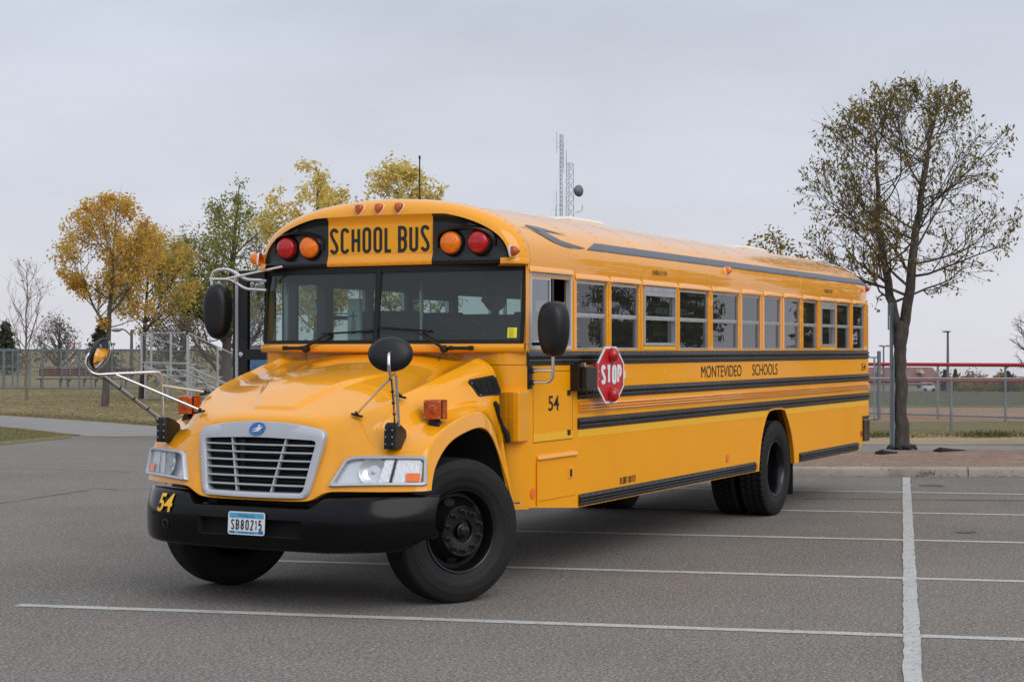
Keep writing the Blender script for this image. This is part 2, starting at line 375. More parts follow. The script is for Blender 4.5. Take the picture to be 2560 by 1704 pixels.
def off(prof, d):
    o = []; n = len(prof)
    for i, p in enumerate(prof):
        a = Vector(prof[max(i - 1, 0)]); b = Vector(prof[min(i + 1, n - 1)]); t = (b - a).normalized(); o.append((p[0] - t.y * d, p[1] + t.x * d))
    return o
# ---- roof
rb = MB(); inn = off(FULL, 0.0)
xs = [XF, -1.2] + [-1.78 - i * 0.6 for i in range(15)] + [-10.7, -10.80, XR]
rows = []
for x in xs:
    k = 0 if x > -10.75 else (0.012 if x > -10.85 else 0.045)
    rows.append([(x, y, z) for y, z in off(FULL, k)])
rb.grid(rows)
roof = rb.build('roof', 'bus_yellow_panel', BUS, 40)
# rear wall of the body
rw = MB(); prof = off(FULL, 0.045); rw.prism([(1.19, .66), (-1.19, .66)] + [(y, z) for y, z in reversed(prof)], lambda a, b, d: (d, a, b), XR + .04, XR - .0)
rw.build('rear_wall', 'bus_yellow', BUS)
# ---- side walls
WINS = [(-1.829, -2.432), (-2.54, -3.135), (-3.253, -4.027), (-4.15, -4.914), (-5.045, -5.801), (-5.923, -6.502), (-6.64, -7.197), (-7.338, -7.902), (-8.046, -8.594), (-8.734, -9.326), (-9.424, -9.99), (-10.141, -10.67)]
ARCH = [(-7.687, .541), (-7.66, .66), (-7.625, .77), (-7.56, .90), (-7.47, 1.015), (-7.40, 1.085), (-7.328, 1.15), (-7.20, 1.168), (-6.95, 1.170), (-6.81, 1.16), (-6.76, 1.14), (-6.694, 1.10), (-6.60, .99), (-6.523, .86), (-6.47, .69), (-6.438, .535)]
lower = [(-10.875, 1.826), (-10.89, 1.0), (-10.89, .66), (-10.6, .645), (-10.44, .538)] + ARCH + [(-1.84, .535), (-.94, .61), (-.925, 1.826)]
lowerR = [(-10.875, 1.826), (-10.89, 1.0), (-10.89, .66), (-10.6, .645), (-10.44, .538)] + ARCH + [(-1.78, .535), (-1.78, 1.826)]
for sgn, poly in ((1, lower), (-1, lowerR)):
    w = MB(); w.prism(poly, lambda a, b, d: (a, sgn * d, b), 1.19, 1.22)
    o = w.build('side_wall', 'bus_yellow_side', BUS)
    # arch flange
    fl = MB(); fl.grid([[(a, sgn * 1.228, b) for a, b in ARCH], [(a, sgn * 1.12, b) for a, b in ARCH]])
    cx, cz = -7.06, .6
    fl.grid([[(a, sgn * 1.2285, b) for a, b in ARCH], [(cx + (a - cx) * 1.035, sgn * 1.2285, cz + (b - cz) * 1.035) for a, b in ARCH], [(cx + (a - cx) * 1.038, sgn * 1.219, cz + (b - cz) * 1.038) for a, b in ARCH]])
    fl.build('wheel_arch', 'bus_yellow', BUS, 40)
    ww = MB(); ww.grid([[(a, sgn * 1.185, b) for a, b in ARCH], [(a, sgn * .50, b) for a, b in ARCH]]); ww.add([(a, sgn * .50, b) for a, b in ARCH], [tuple(range(len(ARCH)))]); ww.build('wheel_well', 'void_black', BUS)
    # pillars
    edges = [(-.925, -.96), (-1.72, -1.829)] + [(WINS[i][1], WINS[i + 1][0]) for i in range(11)] + [(-10.67, -10.875)]
    for a, b in edges:
        p = MB(); p.box(b, a, sgn * 1.16, sgn * 1.221, 1.8255, 2.40)
        if b < -1.8 and b > -10.8: p.box((a + b) / 2 - .012, (a + b) / 2 + .012, sgn * 1.22, sgn * 1.2285, 1.83, 2.39)
        p.build('window_pillar', 'bus_yellow', BUS)
    hd = MB(); hd.box(XR + .02, -1.75, sgn * 1.16, sgn * 1.2195, 2.392, 2.46); hd.box(-1.75, -.925, sgn * 1.16, sgn * 1.2195, 2.431, 2.46); hd.build('window_header', 'bus_yellow', BUS)
    # drip brows over each window
    bl = [(-.955, -1.735)] + [(a + .03, b - .03) for a, b in WINS]
    for i, (a, b) in enumerate(bl):
        if sgn < 0 and i == 0: continue
        z0 = 2.402 if i else 2.428; m = MB()
        sec = [(1.219, z0 + .052), (1.236, z0 + .042), (1.256, z0 + .012), (1.258, z0 + .002), (1.250, z0 - .002), (1.219, z0)]
        m.grid([[(a, sgn * (1.219 + (y - 1.219) * .2), z) for y, z in sec], [(a - .02, sgn * y, z) for y, z in sec], [(b + .02, sgn * y, z) for y, z in sec], [(b, sgn * (1.219 + (y - 1.219) * .2), z) for y, z in sec]])
        m.build('drip_brow', 'bus_yellow', BUS, 30)
# ---- windows
def side_window(a, b, sgn, exit_=False):
    f = MB(); y0, y1 = sgn * 1.178, sgn * 1.212
    z0, z1, zm = 1.828, 2.395, 2.108; t = .016
    if exit_:
        y0, y1 = sgn * 1.185, sgn * 1.232; z0 += .035; t = .026
    f.box(b, a, y0, y1, z1 - t * 1.6, z1); f.box(b, a, y0, y1, z0, z0 + t)
    f.box(b, b + t, y0, y1, z0 + t, z1 - t * 1.6); f.box(a - t, a, y0, y1, z0 + t, z1 - t * 1.6)
    f.box(b + t, a - t, y0, y1 - sgn * .004, zm - .004, zm + .020); f.box(b + t, a - t, y0, y1 - sgn * .012, zm - .016, zm - .004)
    if exit_: f.box(b + t, a - t, y0, y1 - sgn * .006, z1 - .085, z1 - t * 1.6)
    w = f.build('window', 'aluminium', BUS, label='push-out exit window with a thick silver frame' if exit_ else None)
    zt = z1 - (.085 if exit_ else t * 1.6)
    for q0, q1, yy in ((z0 + t, zm - .016, 1.190), (zm + .02, zt, 1.198)):
        MB().box(b + t, a - t, sgn * yy, sgn * (yy + .004), q0, q1).build('pane', 'side_glass' if sgn > 0 else 'clear_glass', w)
    if exit_: MB().box(b, a, sgn * 1.19, sgn * 1.224, 1.8275, z0 - .004).build('sill', 'reflective_yellow', w)
for sgn in (1, -1):
    for i, (a, b) in enumerate(WINS): side_window(a, b, sgn, i in (2, 9))
# driver's sliding window
f = MB(); a, b, z0, z1 = -.962, -1.718, 1.828, 2.43; t = .022
f.box(b, a, 1.185, 1.228, z1 - t, z1); f.box(b, a, 1.185, 1.228, z0, z0 + t * 1.4); f.box(b, b + t, 1.185, 1.228, z0 + t * 1.4, z1 - t); f.box(a - t, a, 1.185, 1.228, z0 + t * 1.4, z1 - t)
dw = f.build('driver_window', 'white_frame', BUS)
s = MB(); sa, sb = a - t - .01, -1.345; s0, s1 = z0 + .055, z1 - .04; q = .016
s.box(sb, sa, 1.196, 1.218, s1 - q, s1); s.box(sb, sa, 1.196, 1.218, s0, s0 + q); s.box(sb, sb + q, 1.196, 1.218, s0 + q, s1 - q); s.box(sa - q, sa, 1.196, 1.218, s0 + q, s1 - q)
s.build('sliding_sash', 'white_frame', dw)
glass('sash_glass', (0.42, 0.45, 0.48), 3.2, 0.02)
MB().box(sb + q, sa - q, 1.205, 1.209, s0 + q, s1 - q).build('pane', 'sash_glass', dw)
MB().box(sb - .06, sb - .03, 1.196, 1.216, z0 + .03, z1 - .03).build('sash_rail', 'black_paint', dw)
# ---- rub rails
def rail(x0, x1, z0, z1, sgn=1, name='rub_rail', mt='black_rail', ribs=2):
    h = z1 - z0; d = .022; sec = [(1.219, z0), (1.224, z0 + .001), (1.226, z0 + h * .13)]
    for k in range(ribs):
        c0 = z0 + h * (.16 + .70 * k / ribs); c1 = z0 + h * (.16 + .70 * (k + 1) / ribs); w = c1 - c0
        sec += [(1.226, c0 + .002), (1.22 + d, c0 + w * .22), (1.22 + d + .003, c0 + w * .5), (1.22 + d, c0 + w * .78), (1.228, c1 - .002)]
    sec += [(1.226, z0 + h * .87), (1.224, z1 - .001), (1.219, z1)]
    m = MB(); m.grid([[(x0 - 0.0, sgn * y, z) for y, z in sec], [(x1, sgn * y, z) for y, z in sec]])
    n = len(sec)
    m.add([(x0, sgn * y, z) for y, z in sec], [tuple(range(n))]); m.add([(x1, sgn * y, z) for y, z in sec], [tuple(range(n))])
    return m.build(name, mt, BUS, 25)
for sgn in (1, -1):
    xs0 = -.915 if sgn > 0 else -1.80
    rail(xs0, -10.84, 1.702, 1.816, sgn); rail(-1.842, -10.87, 1.420, 1.514, sgn); rail(-1.842, -10.88, 1.172, 1.270, sgn)
    rail(-1.86, -6.345, .541, .642, sgn, ribs=3); rail(-7.88, -10.37, .541, .65, sgn, ribs=3)
    rail(-1.845, -10.87, 1.302, 1.400, sgn, 'corrugated_panel', 'bus_yellow', ribs=3)
    st = MB(); st.box(-6.74, -1.85, sgn * 1.2205, sgn * 1.222, 1.108, 1.168); st.box(-10.86, -7.40, sgn * 1.2205, sgn * 1.222, 1.108, 1.168)
    if sgn > 0: st.box(-1.745, -1.024, 1.2205, 1.223, 1.112, 1.17)
    st.build('reflective_stripe', 'reflective_yellow', BUS)
# ---- panels on the driver's section
def seam_frame(x0, x1, z0, z1, w=.006, y=1.2212):
    m = MB()
    m.box(x1, x0, 1.219, y, z1 - w, z1); m.box(x1, x0, 1.219, y, z0, z0 + w); m.box(x1, x1 + w, 1.219, y, z0, z1); m.box(x0 - w, x0, 1.219, y, z0, z1); return m
mat('seam_dark', (0.12, 0.05, 0.004), 0.6)  # dark brown line colour for the panel joints
ap = MB(); ap.box(-1.744, -1.025, 1.2185, 1.2203, 1.105, 1.655); acc = ap.build('access_panel', 'bus_yellow_side', BUS)
seam_frame(-1.021, -1.748, 1.101, 1.659, .005).build('panel_seam', 'seam_dark', acc)
for z in (1.478, 1.158): bevel(MB().box(-1.70, -1.645, 1.22, 1.229, z - .022, z + .022).build('panel_lock', 'black_plastic', acc), .004)
bd = MB(); bd.box(-1.795, -1.085, 1.2185, 1.227, .645, .965); bat = bd.build('battery_door', 'bus_yellow_side', BUS); bevel(bat, .004)
MB().prism([(1.219, .972), (1.219, 1.005), (1.232, 1.0), (1.245, .975), (1.243, .968)], lambda a, b, d: (d, a, b), -1.81, -1.075).build('door_ledge', 'bus_yellow', bat)
MB().tube([(-1.078, 1.232, .62), (-1.078, 1.232, .95)], .009, 8).build('hinge', 'bus_yellow', bat)
bevel(MB().box(-1.735, -1.645, 1.226, 1.234, .785, .875).build('latch_plate', 'bus_yellow', bat), .004)
MB().box(-1.708, -1.672, 1.232, 1.236, .80, .86).build('latch_recess', 'void_black', bat)
# vertical body seams (overlap strips), rivets
riv = []; bolts = []
def rv(x, y, z, n): riv.append((Vector((x, y, z)), Vector(n)))
seams = [-1.82] + [(WINS[i][1] + WINS[i + 1][0]) / 2 for i in range(11)]
sm = MB()
for x in seams[::1]:
    pr = off(FULL, -.0017); p0_ = off(FULL, .004); sm.grid([[(x + .042, y, z) for y, z in p0_], [(x + .036, y, z) for y, z in pr], [(x - .036, y, z) for y, z in pr], [(x - .042, y, z) for y, z in p0_]])
sm.build('roof_bow_strips', 'bus_yellow', BUS, 40)
LEN = [0]
for i in range(len(FULL) - 1): LEN.append(LEN[-1] + (Vector(FULL[i + 1]) - Vector(FULL[i])).length)
def along(s):
    s = max(0, min(LEN[-1] - 1e-6, s)); i = max(k for k in range(len(LEN)) if LEN[k] <= s); i = min(i, len(FULL) - 2)
    t = (s - LEN[i]) / (LEN[i + 1] - LEN[i]); a, b = Vector(FULL[i]), Vector(FULL[i + 1]); d = (b - a).normalized(); p = a.lerp(b, t)
    return p.x, p.y, -(-d.y), d.x  # y, z, normal placeholder
def on_roof(x, s, d=0.0):
    y, z, _, _ = along(s); y2, z2, _, _ = along(s + .02); y1, z1, _, _ = along(s - .02); t = Vector((y2 - y1, z2 - z1)).normalized(); n = Vector((t.y, -t.x))
    if n.dot(Vector((y, z - 1.5))) < 0: n = -n
    return Vector((x, y + n.x * d, z + n.y * d)), Vector((0, n.x, n.y))
for x in seams + [-.90 - .03]:
    for dx in (-.024, .024):
        s0 = .06
        while s0 < 2.2:
            p, n = on_roof(x + dx, s0, .0024); riv.append((p, n)); s0 += .075
x = -1.0
while x > -10.8:
    for dz, dx in ((.098, 0), (.122, .03)):
        p, n = on_roof(x + dx, dz, 0); riv.append((p, n))
    x -= .06
for x in seams:
    for dx in (-.03, .03):
        for z in (1.90, 2.0, 2.1, 2.2, 2.3): rv(x + dx, 1.221, z, (0, 1, 0))
    for z in [1.53 + i * .03 for i in range(6)] + ([] if -7.75 < x < -6.4 else [.66 + i * .05 for i in range(10)]): rv(x, 1.2205, z, (0, 1, 0))
x = -1.95
while x > -10.3:
    if not -7.75 < x < -6.4: rv(x, 1.2205, 1.0, (0, 1, 0))
    for z in (1.712, 1.806, 1.428, 1.506, 1.18, 1.262) + (() if -7.95 < x < -6.3 else (.548, .634)): bolts.append((Vector((x, 1.2262, z)), Vector((0, 1, 0))))
    x -= .14
for z in [.66 + i * .07 for i in range(13)]: rv(-.965, 1.2205, z, (0, 1, 0)); rv(-1.815, 1.2205, z, (0, 1, 0))
for lst, nm_, mt_r in ((riv, 'rivets', 'bus_yellow_panel'), (bolts, 'rail_bolts', 'black_rail')):
  rm = MB()
  for p, n in lst:
    u = n.orthogonal().normalized(); w = n.cross(u); r = .0075
    rm.add([p + (u * cos(k * pi / 3) + w * sin(k * pi / 3)) * r for k in range(6)] + [p + n * .0027 + (u * cos(k * pi / 3) + w * sin(k * pi / 3)) * r * .55 for k in range(6)], [(k, (k + 1) % 6, 6 + (k + 1) % 6, 6 + k) for k in range(6)] + [tuple(range(6, 12))])
  rm.build(nm_, mt_r, BUS, 60, kind='stuff', fix=False)
# ---- roof stripe and bird decal
def roof_decal(poly, name, mt, d=.006):
    b = bmesh.new(); fs = b.faces.new([b.verts.new((x, s, 0)) for x, s in poly]); fs.normal_update(); bmesh.ops.triangulate(b, faces=[fs])
    for _ in range(4): bmesh.ops.subdivide_edges(b, edges=[e for e in b.edges if e.calc_length() > .06], cuts=1, use_grid_fill=False); bmesh.ops.triangulate(b, faces=b.faces)
    for v in b.verts: v.co = on_roof(v.co.x, v.co.y, d)[0]
    me = bpy.data.meshes.new(name); b.to_mesh(me); b.free(); me.materials.append(MATS[mt]); return put(name, me, BUS)
def s_of(z):  # arc length on the driver's side where the roof reaches height z
    for i in range(len(RP) - 1):
        if RP[i][1] <= z <= RP[i + 1][1]: return LEN[i] + (z - RP[i][1]) / (RP[i + 1][1] - RP[i][1]) * (LEN[i + 1] - LEN[i])
sA, sB = s_of(2.655), s_of(2.722)
roof_decal([(-2.07, sA), (-2.30, sB), (-4, sB), (-6, sB), (-8, sB), (-10.70, sB), (-10.80, sA), (-8, sA), (-6, sA), (-4, sA)], 'roof_stripe', 'dark_grey_decal')
# ---- lettering on the side
def sideY(x0, z0, y=1.2232): return lambda a, b: (x0 - a, y, z0 + b)
font_letters('MONTEVIDEO', 1.18, .116, sideY(-4.715, 1.552)).build('lettering', 'lettering_black', BUS)
font_letters('SCHOOLS', .842, .118, sideY(-6.246, 1.553)).build('lettering', 'lettering_black', BUS)
font_letters('54', .205, .092, sideY(-10.538, 1.556), .012).build('fleet_number', 'lettering_black', BUS)
font_letters('54', .195, .122, sideY(-1.293, 1.342), .014).build('fleet_number', 'lettering_black', BUS)
fit_letters('US DOT 1101737', .345, .062, .14, .11, sideY(-2.722, .661)).build('lettering', 'lettering_black', BUS)
for x0, w in ((-3.441, .364), (-8.861, .343)):
    o = fit_letters('EMERGENCY EXIT', w, .044, .15, .22, lambda a, b: on_roof(x0 - a, s_of(2.502) + b, .004)[0]).build('lettering', 'lettering_black', BUS)
def ellipse_plate(c, rx, rz, name, mt, fn, t=.006, n=20):
    m = MB(); m.prism([(c[0] + rx * cos(2 * pi * k / n), c[1] + rz * sin(2 * pi * k / n)) for k in range(n)], fn, 0, t); return m.build(name, mt, BUS)
for x, z in ((-1.013, .715), (-5.463, .732)): ellipse_plate((x, z), .042, .042, 'reflector', 'orange_reflector', lambda a, b, d: (a, 1.2215 + d, b))
ellipse_plate((-10.525, .75), .042, .042, 'reflector', 'red_lens', lambda a, b, d: (a, 1.2215 + d, b))
# ---- marker lamps
def teardrop(p, n, up, name, mt, L=.13, w=.075, h=.05):
    """cab marker lamp: a shield-shaped bulge, blunt at the end up points away from, pointed along up"""
    n = Vector(n).normalized(); up = Vector(up).normalized(); sd = n.cross(up).normalized(); p = Vector(p)
    half = [(-.42, 0), (-.40, .30), (-.34, .46), (-.15, .50), (.10, .42), (.32, .26), (.48, .10), (.54, 0)]
    out = half + [(u_, -v_) for u_, v_ in reversed(half[1:-1])]
    def lay(k, d, sh=0.0): return [p + up * ((u_ * k - sh) * L) + sd * (v_ * k * w) + n * d for u_, v_ in out]
    m = MB(); R = [lay(1, -.012), lay(1, .006), lay(.93, h * .45, .01), lay(.76, h * .78, .04), lay(.45, h * .96, .09), lay(.05, h, .12)]; m.grid(R, close=True); o = m.build(name, mt, BUS, 50)
    MB().grid([lay(1.10, -.012), lay(1.10, .002), lay(1.0, .005)], close=True).build('lamp_base', 'sign_white', o, 40); return o
for y in (-.183, 0, .183): teardrop((-.737, y, 2.941), (.917, 0, .40), (.40, 0, -.917), 'marker_lamp', 'amber_dark_lens', L=.092, w=.078, h=.042)
teardrop((-.73, 1.20, 2.575), (.35, 1, .1), (-1, .3, 0), 'side_marker_lamp', 'amber_dark_lens', L=.105, w=.082, h=.045)
teardrop((-.80, -1.20, 2.575), (.35, -1, .1), (-1, -.3, 0), 'side_marker_lamp', 'amber_lens', L=.13, w=.10, h=.07)
p, n = on_roof(-5.467, s_of(2.62), .003); teardrop(p, n, (-1, 0, 0), 'side_marker_lamp', 'amber_lens', L=.12, w=.08, h=.055)
p, n = on_roof(-10.74, s_of(2.60), .003); teardrop(p, n, (-1, 0, 0), 'side_marker_lamp', 'red_lens', L=.11, w=.075, h=.055)
# ---- roof hatches, strobe, aerial
for x0, x1 in ((-3.62, -4.42), (-8.58, -9.42)):
    m = MB(); R = []
    for t, hh in ((0, .0), (.0, .035), (.06, .06), (.3, .072)):
        R.append([(x0 - t * .6 + (x1 - x0 + t * 1.2) * fx, -.33 + t * .5 + (.66 - t) * fy, 3.02 + hh) for fx, fy in ((0, 0), (0, 1), (1, 1), (1, 0))])
    m.grid(R, close=True); m.add(R[-1], [(0, 1, 2, 3)]); m.build('roof_hatch', 'hatch_white', BUS, 30)
MB().lathe([(.09, 0), (.09, .012), (.07, .02), (.07, .075), (.05, .09), (0, .092)], (-9.72, .05, 3.02), (0, 0, 1), 20).build('strobe_lamp', 'sign_white', BUS, 40)
MB().lathe([(.05, 0), (.05, .02), (.035, .035), (.02, .045), (0, .05)], (-1.4, -.348, 3.008), (0, 0, 1), 14).build('roof_vent', 'sign_white', BUS, 40)
MB().tube([(-1.375, .0, 3.02), (-1.375, 0, 3.09), (-1.375, 0, 3.10), (-1.375, 0, 3.40), (-1.375, 0, 3.405), (-1.375, 0, 3.43)], [.014, .011, .0065, .0055, .010, .008], 8).build('aerial', 'black_plastic', BUS, 40)
# bird emblem on the roof edge: body with two swept wings
def shape2(pts, x0, s0, sx, sy): return [(x0 - a * sx, s0 + b * sy) for a, b in pts]
BIRD = [(0.0, .78), (.05, .79), (.16, .70), (.25, .63), (.30, .60), (.285, .66), (.15, .86), (.13, .93), (.17, 1.0), (.36, .93), (.78, .62), (.43, .70), (.37, .68), (.46, .50), (.56, .30), (.64, .24), (1.0, .04), (.90, .01), (.72, -.02), (.58, .02), (.44, .12), (.34, .28), (.22, .56), (.12, .72)]
roof_decal(shape2(BIRD, -1.02, s_of(2.655), 1.03, .205), 'bird_decal', 'dark_grey_decal')
# ---- front cap
nO = len(FULL) - 2
OUTL = [(1.232, 2.495), (1.234, 2.53)] + [(y, z) for y, z in RP[4:-1]] + [(0, RP[-1][1])]
# resample the outline evenly
half = resample(OUTL, 41)
for _ in range(3): half = [half[0]] + [tuple((Vector(half[i - 1]) + Vector(half[i]) * 2 + Vector(half[i + 1])) / 4) for i in range(1, 40)] + [half[40]]
outl = half + [(-y, z) for y, z in reversed(half[:-1])]
def bow(y): return -.075 * (abs(y) / 1.2) ** 3.2
LAY = [(.004, XF - .045), (-.0045, XF - .04), (-.0045, XF - .01), (0, -.87), (.006, -.82), (.022, -.778), (.048, -.745), (.075, -.728), (.094, -.722), (.104, -.728), (.116, -.742)]
def ring(d, x):
    r = off(outl, d)
    if d > .01:
        r2 = off(outl, d * 1.45); r = [tuple(Vector(p).lerp(Vector(q), max(0, 1 - (o_[0] / .62) ** 2))) for p, q, o_ in zip(r, r2, outl)]
    return [(x + bow(y) * min(1, max(0, (x + .92) / .12)), y, max(z, 2.495)) for y, z in r]
cap = MB(); cap.grid([ring(d, x) for d, x in LAY[:9]])
fc = cap.build('front_cap', 'bus_yellow', BUS, 60)
# brow underside and flat panels: centre yellow, sides black
def brow(y0, y1, name, mt, first=8):
    m = MB(); R = [ring(d, x) for d, x in LAY[first:]]; n = len(R[0]); ids = [i for i in range(n) if y0 - 1e-6 <= R[0][i][1] <= y1 + 1e-6]
    def cut(r, y):  # point of ring r at lateral position y (upper part)
        for i in range(n - 1):
            a, b = r[i], r[i + 1]
            if (a[1] - y) * (b[1] - y) <= 0 and a[2] > 2.6: t = (y - a[1]) / (b[1] - a[1] + 1e-12); return tuple(Vector(a).lerp(Vector(b), t))
    rows = []
    for r in R:
        row = [r[i] for i in ids if (abs(r[i][1]) < 5)]
        hi = cut(r, y1) if y1 < 1.0 else None; lo = cut(r, y0) if y0 > -1.0 else None
        if hi: row[0] = hi
        if lo: row[-1] = lo
        rows.append(row)
    m.grid(rows)
    # face panel: fill from last row down to the bottom lip
    top = rows[-1]; R2 = []
    for f in (0, .15, .5, .85, 1.0):
        R2.append([(x + (.0 if f < .9 else .012), y, z + (2.545 - z) * f) for x, y, z in top])
    R2.append([(x + .020, y, 2.53) for x, y, z in top]); R2.append([(x + .022, y, 2.50) for x, y, z in top]); R2.append([(x + .016, y, 2.492) for x, y, z in top]); R2.append([(x - .06, y, 2.488) for x, y, z in top])
    m.grid(R2); return m.build(name, mt, BUS, 50)
brow(-.484, .484, 'sign_panel', 'bus_yellow')
mat('black_cap', (0.005, 0.005, 0.006), 0.24)
sides = [brow(.484, 9, 'warning_lamp_panel', 'black_cap'), brow(-9, -.484, 'warning_lamp_panel', 'black_cap')]
XP = -.742
# yellow rim below the cap at its outer ends
for sgn in (1, -1):
    m = MB(); pts = [(-.735, 1.085), (-.755, 1.14), (-.79, 1.19), (-.84, 1.225), (-.925, 1.24)]
    m.grid([[(x, sgn * y, 2.53) for x, y in pts], [(x + .012, sgn * (y + .004), 2.505) for x, y in pts], [(x + .01, sgn * (y + .002), 2.485) for x, y in pts], [(x - .05, sgn * (y - .05), 2.47) for x, y in pts]]); m.build('cap_lip', 'bus_yellow', BUS, 40)
MB().box(XP + .001, XP + .0035, -.478, .478, 2.588, 2.812).build('sign_sheet', 'sign_yellow', BUS)
fit_letters('SCHOOL BUS', .925, .208, .128, .10, lambda a, b: (XP + .006, -.464 + a, 2.593 + b), space=.55).build('sign_lettering', 'lettering_black', BUS)
for k in range(9): MB().lathe([(.010, 0), (.008, .006), (0, .008)], (XP + .021, -.42 + k * .105, 2.516), (1, 0, 0), 8).build('cap_screw', 'bus_yellow', BUS, 40)
for sgn in (1, -1):
    for k in range(6): MB().lathe([(.010, 0), (.008, .006), (0, .008)], (XP + .02 + bow(.53 + k * .1), sgn * (.53 + k * .1), 2.516), (1, 0, 0), 8).build('cap_screw', 'black_cap', BUS, 40)
    par = sides[0 if sgn > 0 else 1]
    for y, mt in ((.655, 'amber_lens'), (.889, 'red_lens')):
        c = (XP + bow(y), sgn * y, 2.657)
        h = MB().lathe([(.105, -.01), (.100, .022), (.092, .028), (.090, .018)], c, (1, 0, 0), 28).build('warning_lamp', 'black_rubber', BUS, 40)
        MB().lathe([(.089, .02), (.086, .045), (.076, .058), (.05, .068), (.024, .072), (0, .073)], c, (1, 0, 0), 28).build('lens', mt, h, 60)
        for k in range(6):
            an = k * pi / 3 + .4; MB().lathe([(.005, 0), (.004, .006), (0, .007)], (c[0] + .044, c[1] + .081 * cos(an), c[2] + .081 * sin(an)), (1, 0, 0), 6).build('lens_screw', 'black_plastic', h)
    # visor hood over the lamp pair
    R = []
    n = 18
    for dx, gr in ((.0, 0.0), (.055, -.012), (.075, -.020), (.07, -.030), (.0, -.03)):
        row = []
        for k in range(n + 1):
            a = radians(-8 + 196 * k / n); ex = .225 * (1 if abs(cos(a)) < .99 else 1) + gr; yy = .775 + (ex + .03) * cos(a) * 1.0; zz = 2.655 + (.135 + gr) * (abs(sin(a)) ** .7) * (1 if sin(a) > 0 else -1)
            row.append((XP + bow(yy) + dx * max(.25, min(1, sin(a) + .45)), sgn * yy, zz))
        R.append(row)
    MB().grid(R).build('lamp_visor', 'black_cap', par, 60)
# ---- windscreen, cowl
def wsx(y, z): return -.69 - .19 * (abs(y) / 1.2) ** 3.4 - .10 * (z - 1.9)
ys = [-1.205 + 2.41 * k / 48 for k in range(49)]
def ws_strip(z0, z1, name, mt, ys=ys, dx=0.0, th=.03, smooth=40, parent=BUS):
    m = MB(); m.grid([[(wsx(y, z0) + dx, y, z0) for y in ys], [(wsx(y, z1) + dx, y, z1) for y in ys], [(wsx(y, z1) + dx - th, y, z1) for y in ys], [(wsx(y, z0) + dx - th, y, z0) for y in ys], [(wsx(y, z0) + dx, y, z0) for y in ys]])
    return m.build(name, mt, parent, smooth)
frame = ws_strip(1.872, 1.902, 'windscreen_frame', 'black_rubber', dx=.012)
ws_strip(2.438, 2.50, 'upper_gasket', 'black_rubber', dx=.012, parent=frame)
for y in (0, 1.197, -1.197):
    m = MB(); w = .026 if y == 0 else .016
    m.tube([(wsx(y, z) + .004, y, z) for z in (1.89, 2.0, 2.2, 2.46)], w, 8); m.build('windscreen_post', 'black_rubber', frame, 40)
m = MB(); gl_ys = [-1.19 + 2.38 * k / 60 for k in range(61)]
for y0, y1 in ((-1.19, -.012), (.012, 1.19)):
    yy = [y0 + (y1 - y0) * k / 30 for k in range(31)]
    MB().grid([[(wsx(y, z), y, z) for y in yy] for z in (1.895, 2.05, 2.2, 2.32, 2.445)]).build('windscreen', 'windscreen_glass', BUS, 180)
# cowl lip under the glass
m = MB(); sec = [(.03, 1.874), (.050, 1.868), (.058, 1.85), (.052, 1.815), (.035, 1.803), (.0, 1.80)]
yc = [-1.225 + 2.45 * k / 48 for k in range(49)]
m.grid([[(wsx(y, 1.87) + d - .018, y, z) for y in yc] for d, z in [(-.05, 1.876)] + sec]); m.build('cowl_lip', 'bus_yellow', BUS, 45)
# cowl front wall with rounded corners
m = MB()
def cowl(y, z): return -.80 - .13 * max(0, (abs(y) - 1.02) / .2) ** 2.2
m.grid([[(cowl(y, 0) + (.0 if z < 1.79 else -.0), y, z) for y in yc] for z in (.60, 1.0, 1.4, 1.66, 1.80, 1.88)]); m.build('cowl', 'bus_yellow', BUS, 45)
for sgn in (1,):
    m = MB(); m.grid([[(-.925, 1.2215, z), (-.87, 1.2215, z)] for z in (.6, 1.0, 1.5)])
m = MB(); ys_ = [.93 + .29 * k / 12 for k in range(13)]
for sgn in (1, -1): m.grid([[(cowl(y, 0) + .0015, sgn * y, 1.708) for y in ys_], [(cowl(y, 0) + .0015, sgn * y, 1.712) for y in ys_]])
m.build('cowl_seam', 'seam_dark', BUS)
# perforated air intake on the cowl corner
m = MB(); m.box(-.95, -.775, 1.04, 1.224, 1.122, 1.508); ib = m.build('air_intake', 'bus_yellow', BUS); bevel(ib, .012, 3)
holes = MB()
for py in range(2):
    for pz in range(2):
        for iy in range(5):
            for iz in range(17):
                y = 1.055 + py * .062 + iy * .0108 + .006; z = 1.14 + pz * .185 + iz * .0105 + (.005 if iy % 2 else 0)
                holes.add([(-.774, y + .0036 * cos(k * pi / 2), z + .0036 * sin(k * pi / 2)) for k in range(4)], [(0, 1, 2, 3)])
holes.build('perforation', 'void_black', ib, kind='stuff')
# windscreen pillar panels between glass and driver's window
for sgn in (1, -1):
    m = MB(); m.grid([[(wsx(1.205, z) - .01, sgn * 1.200, z), (-.90, sgn * 1.2185, z), (-.935, sgn * 1.2205, z), (-.965, sgn * 1.2205, z)] for z in (1.80, 2.2, 2.5)]); m.build('corner_pillar', 'bus_yellow' if sgn > 0 else 'black_rubber', BUS, 40)
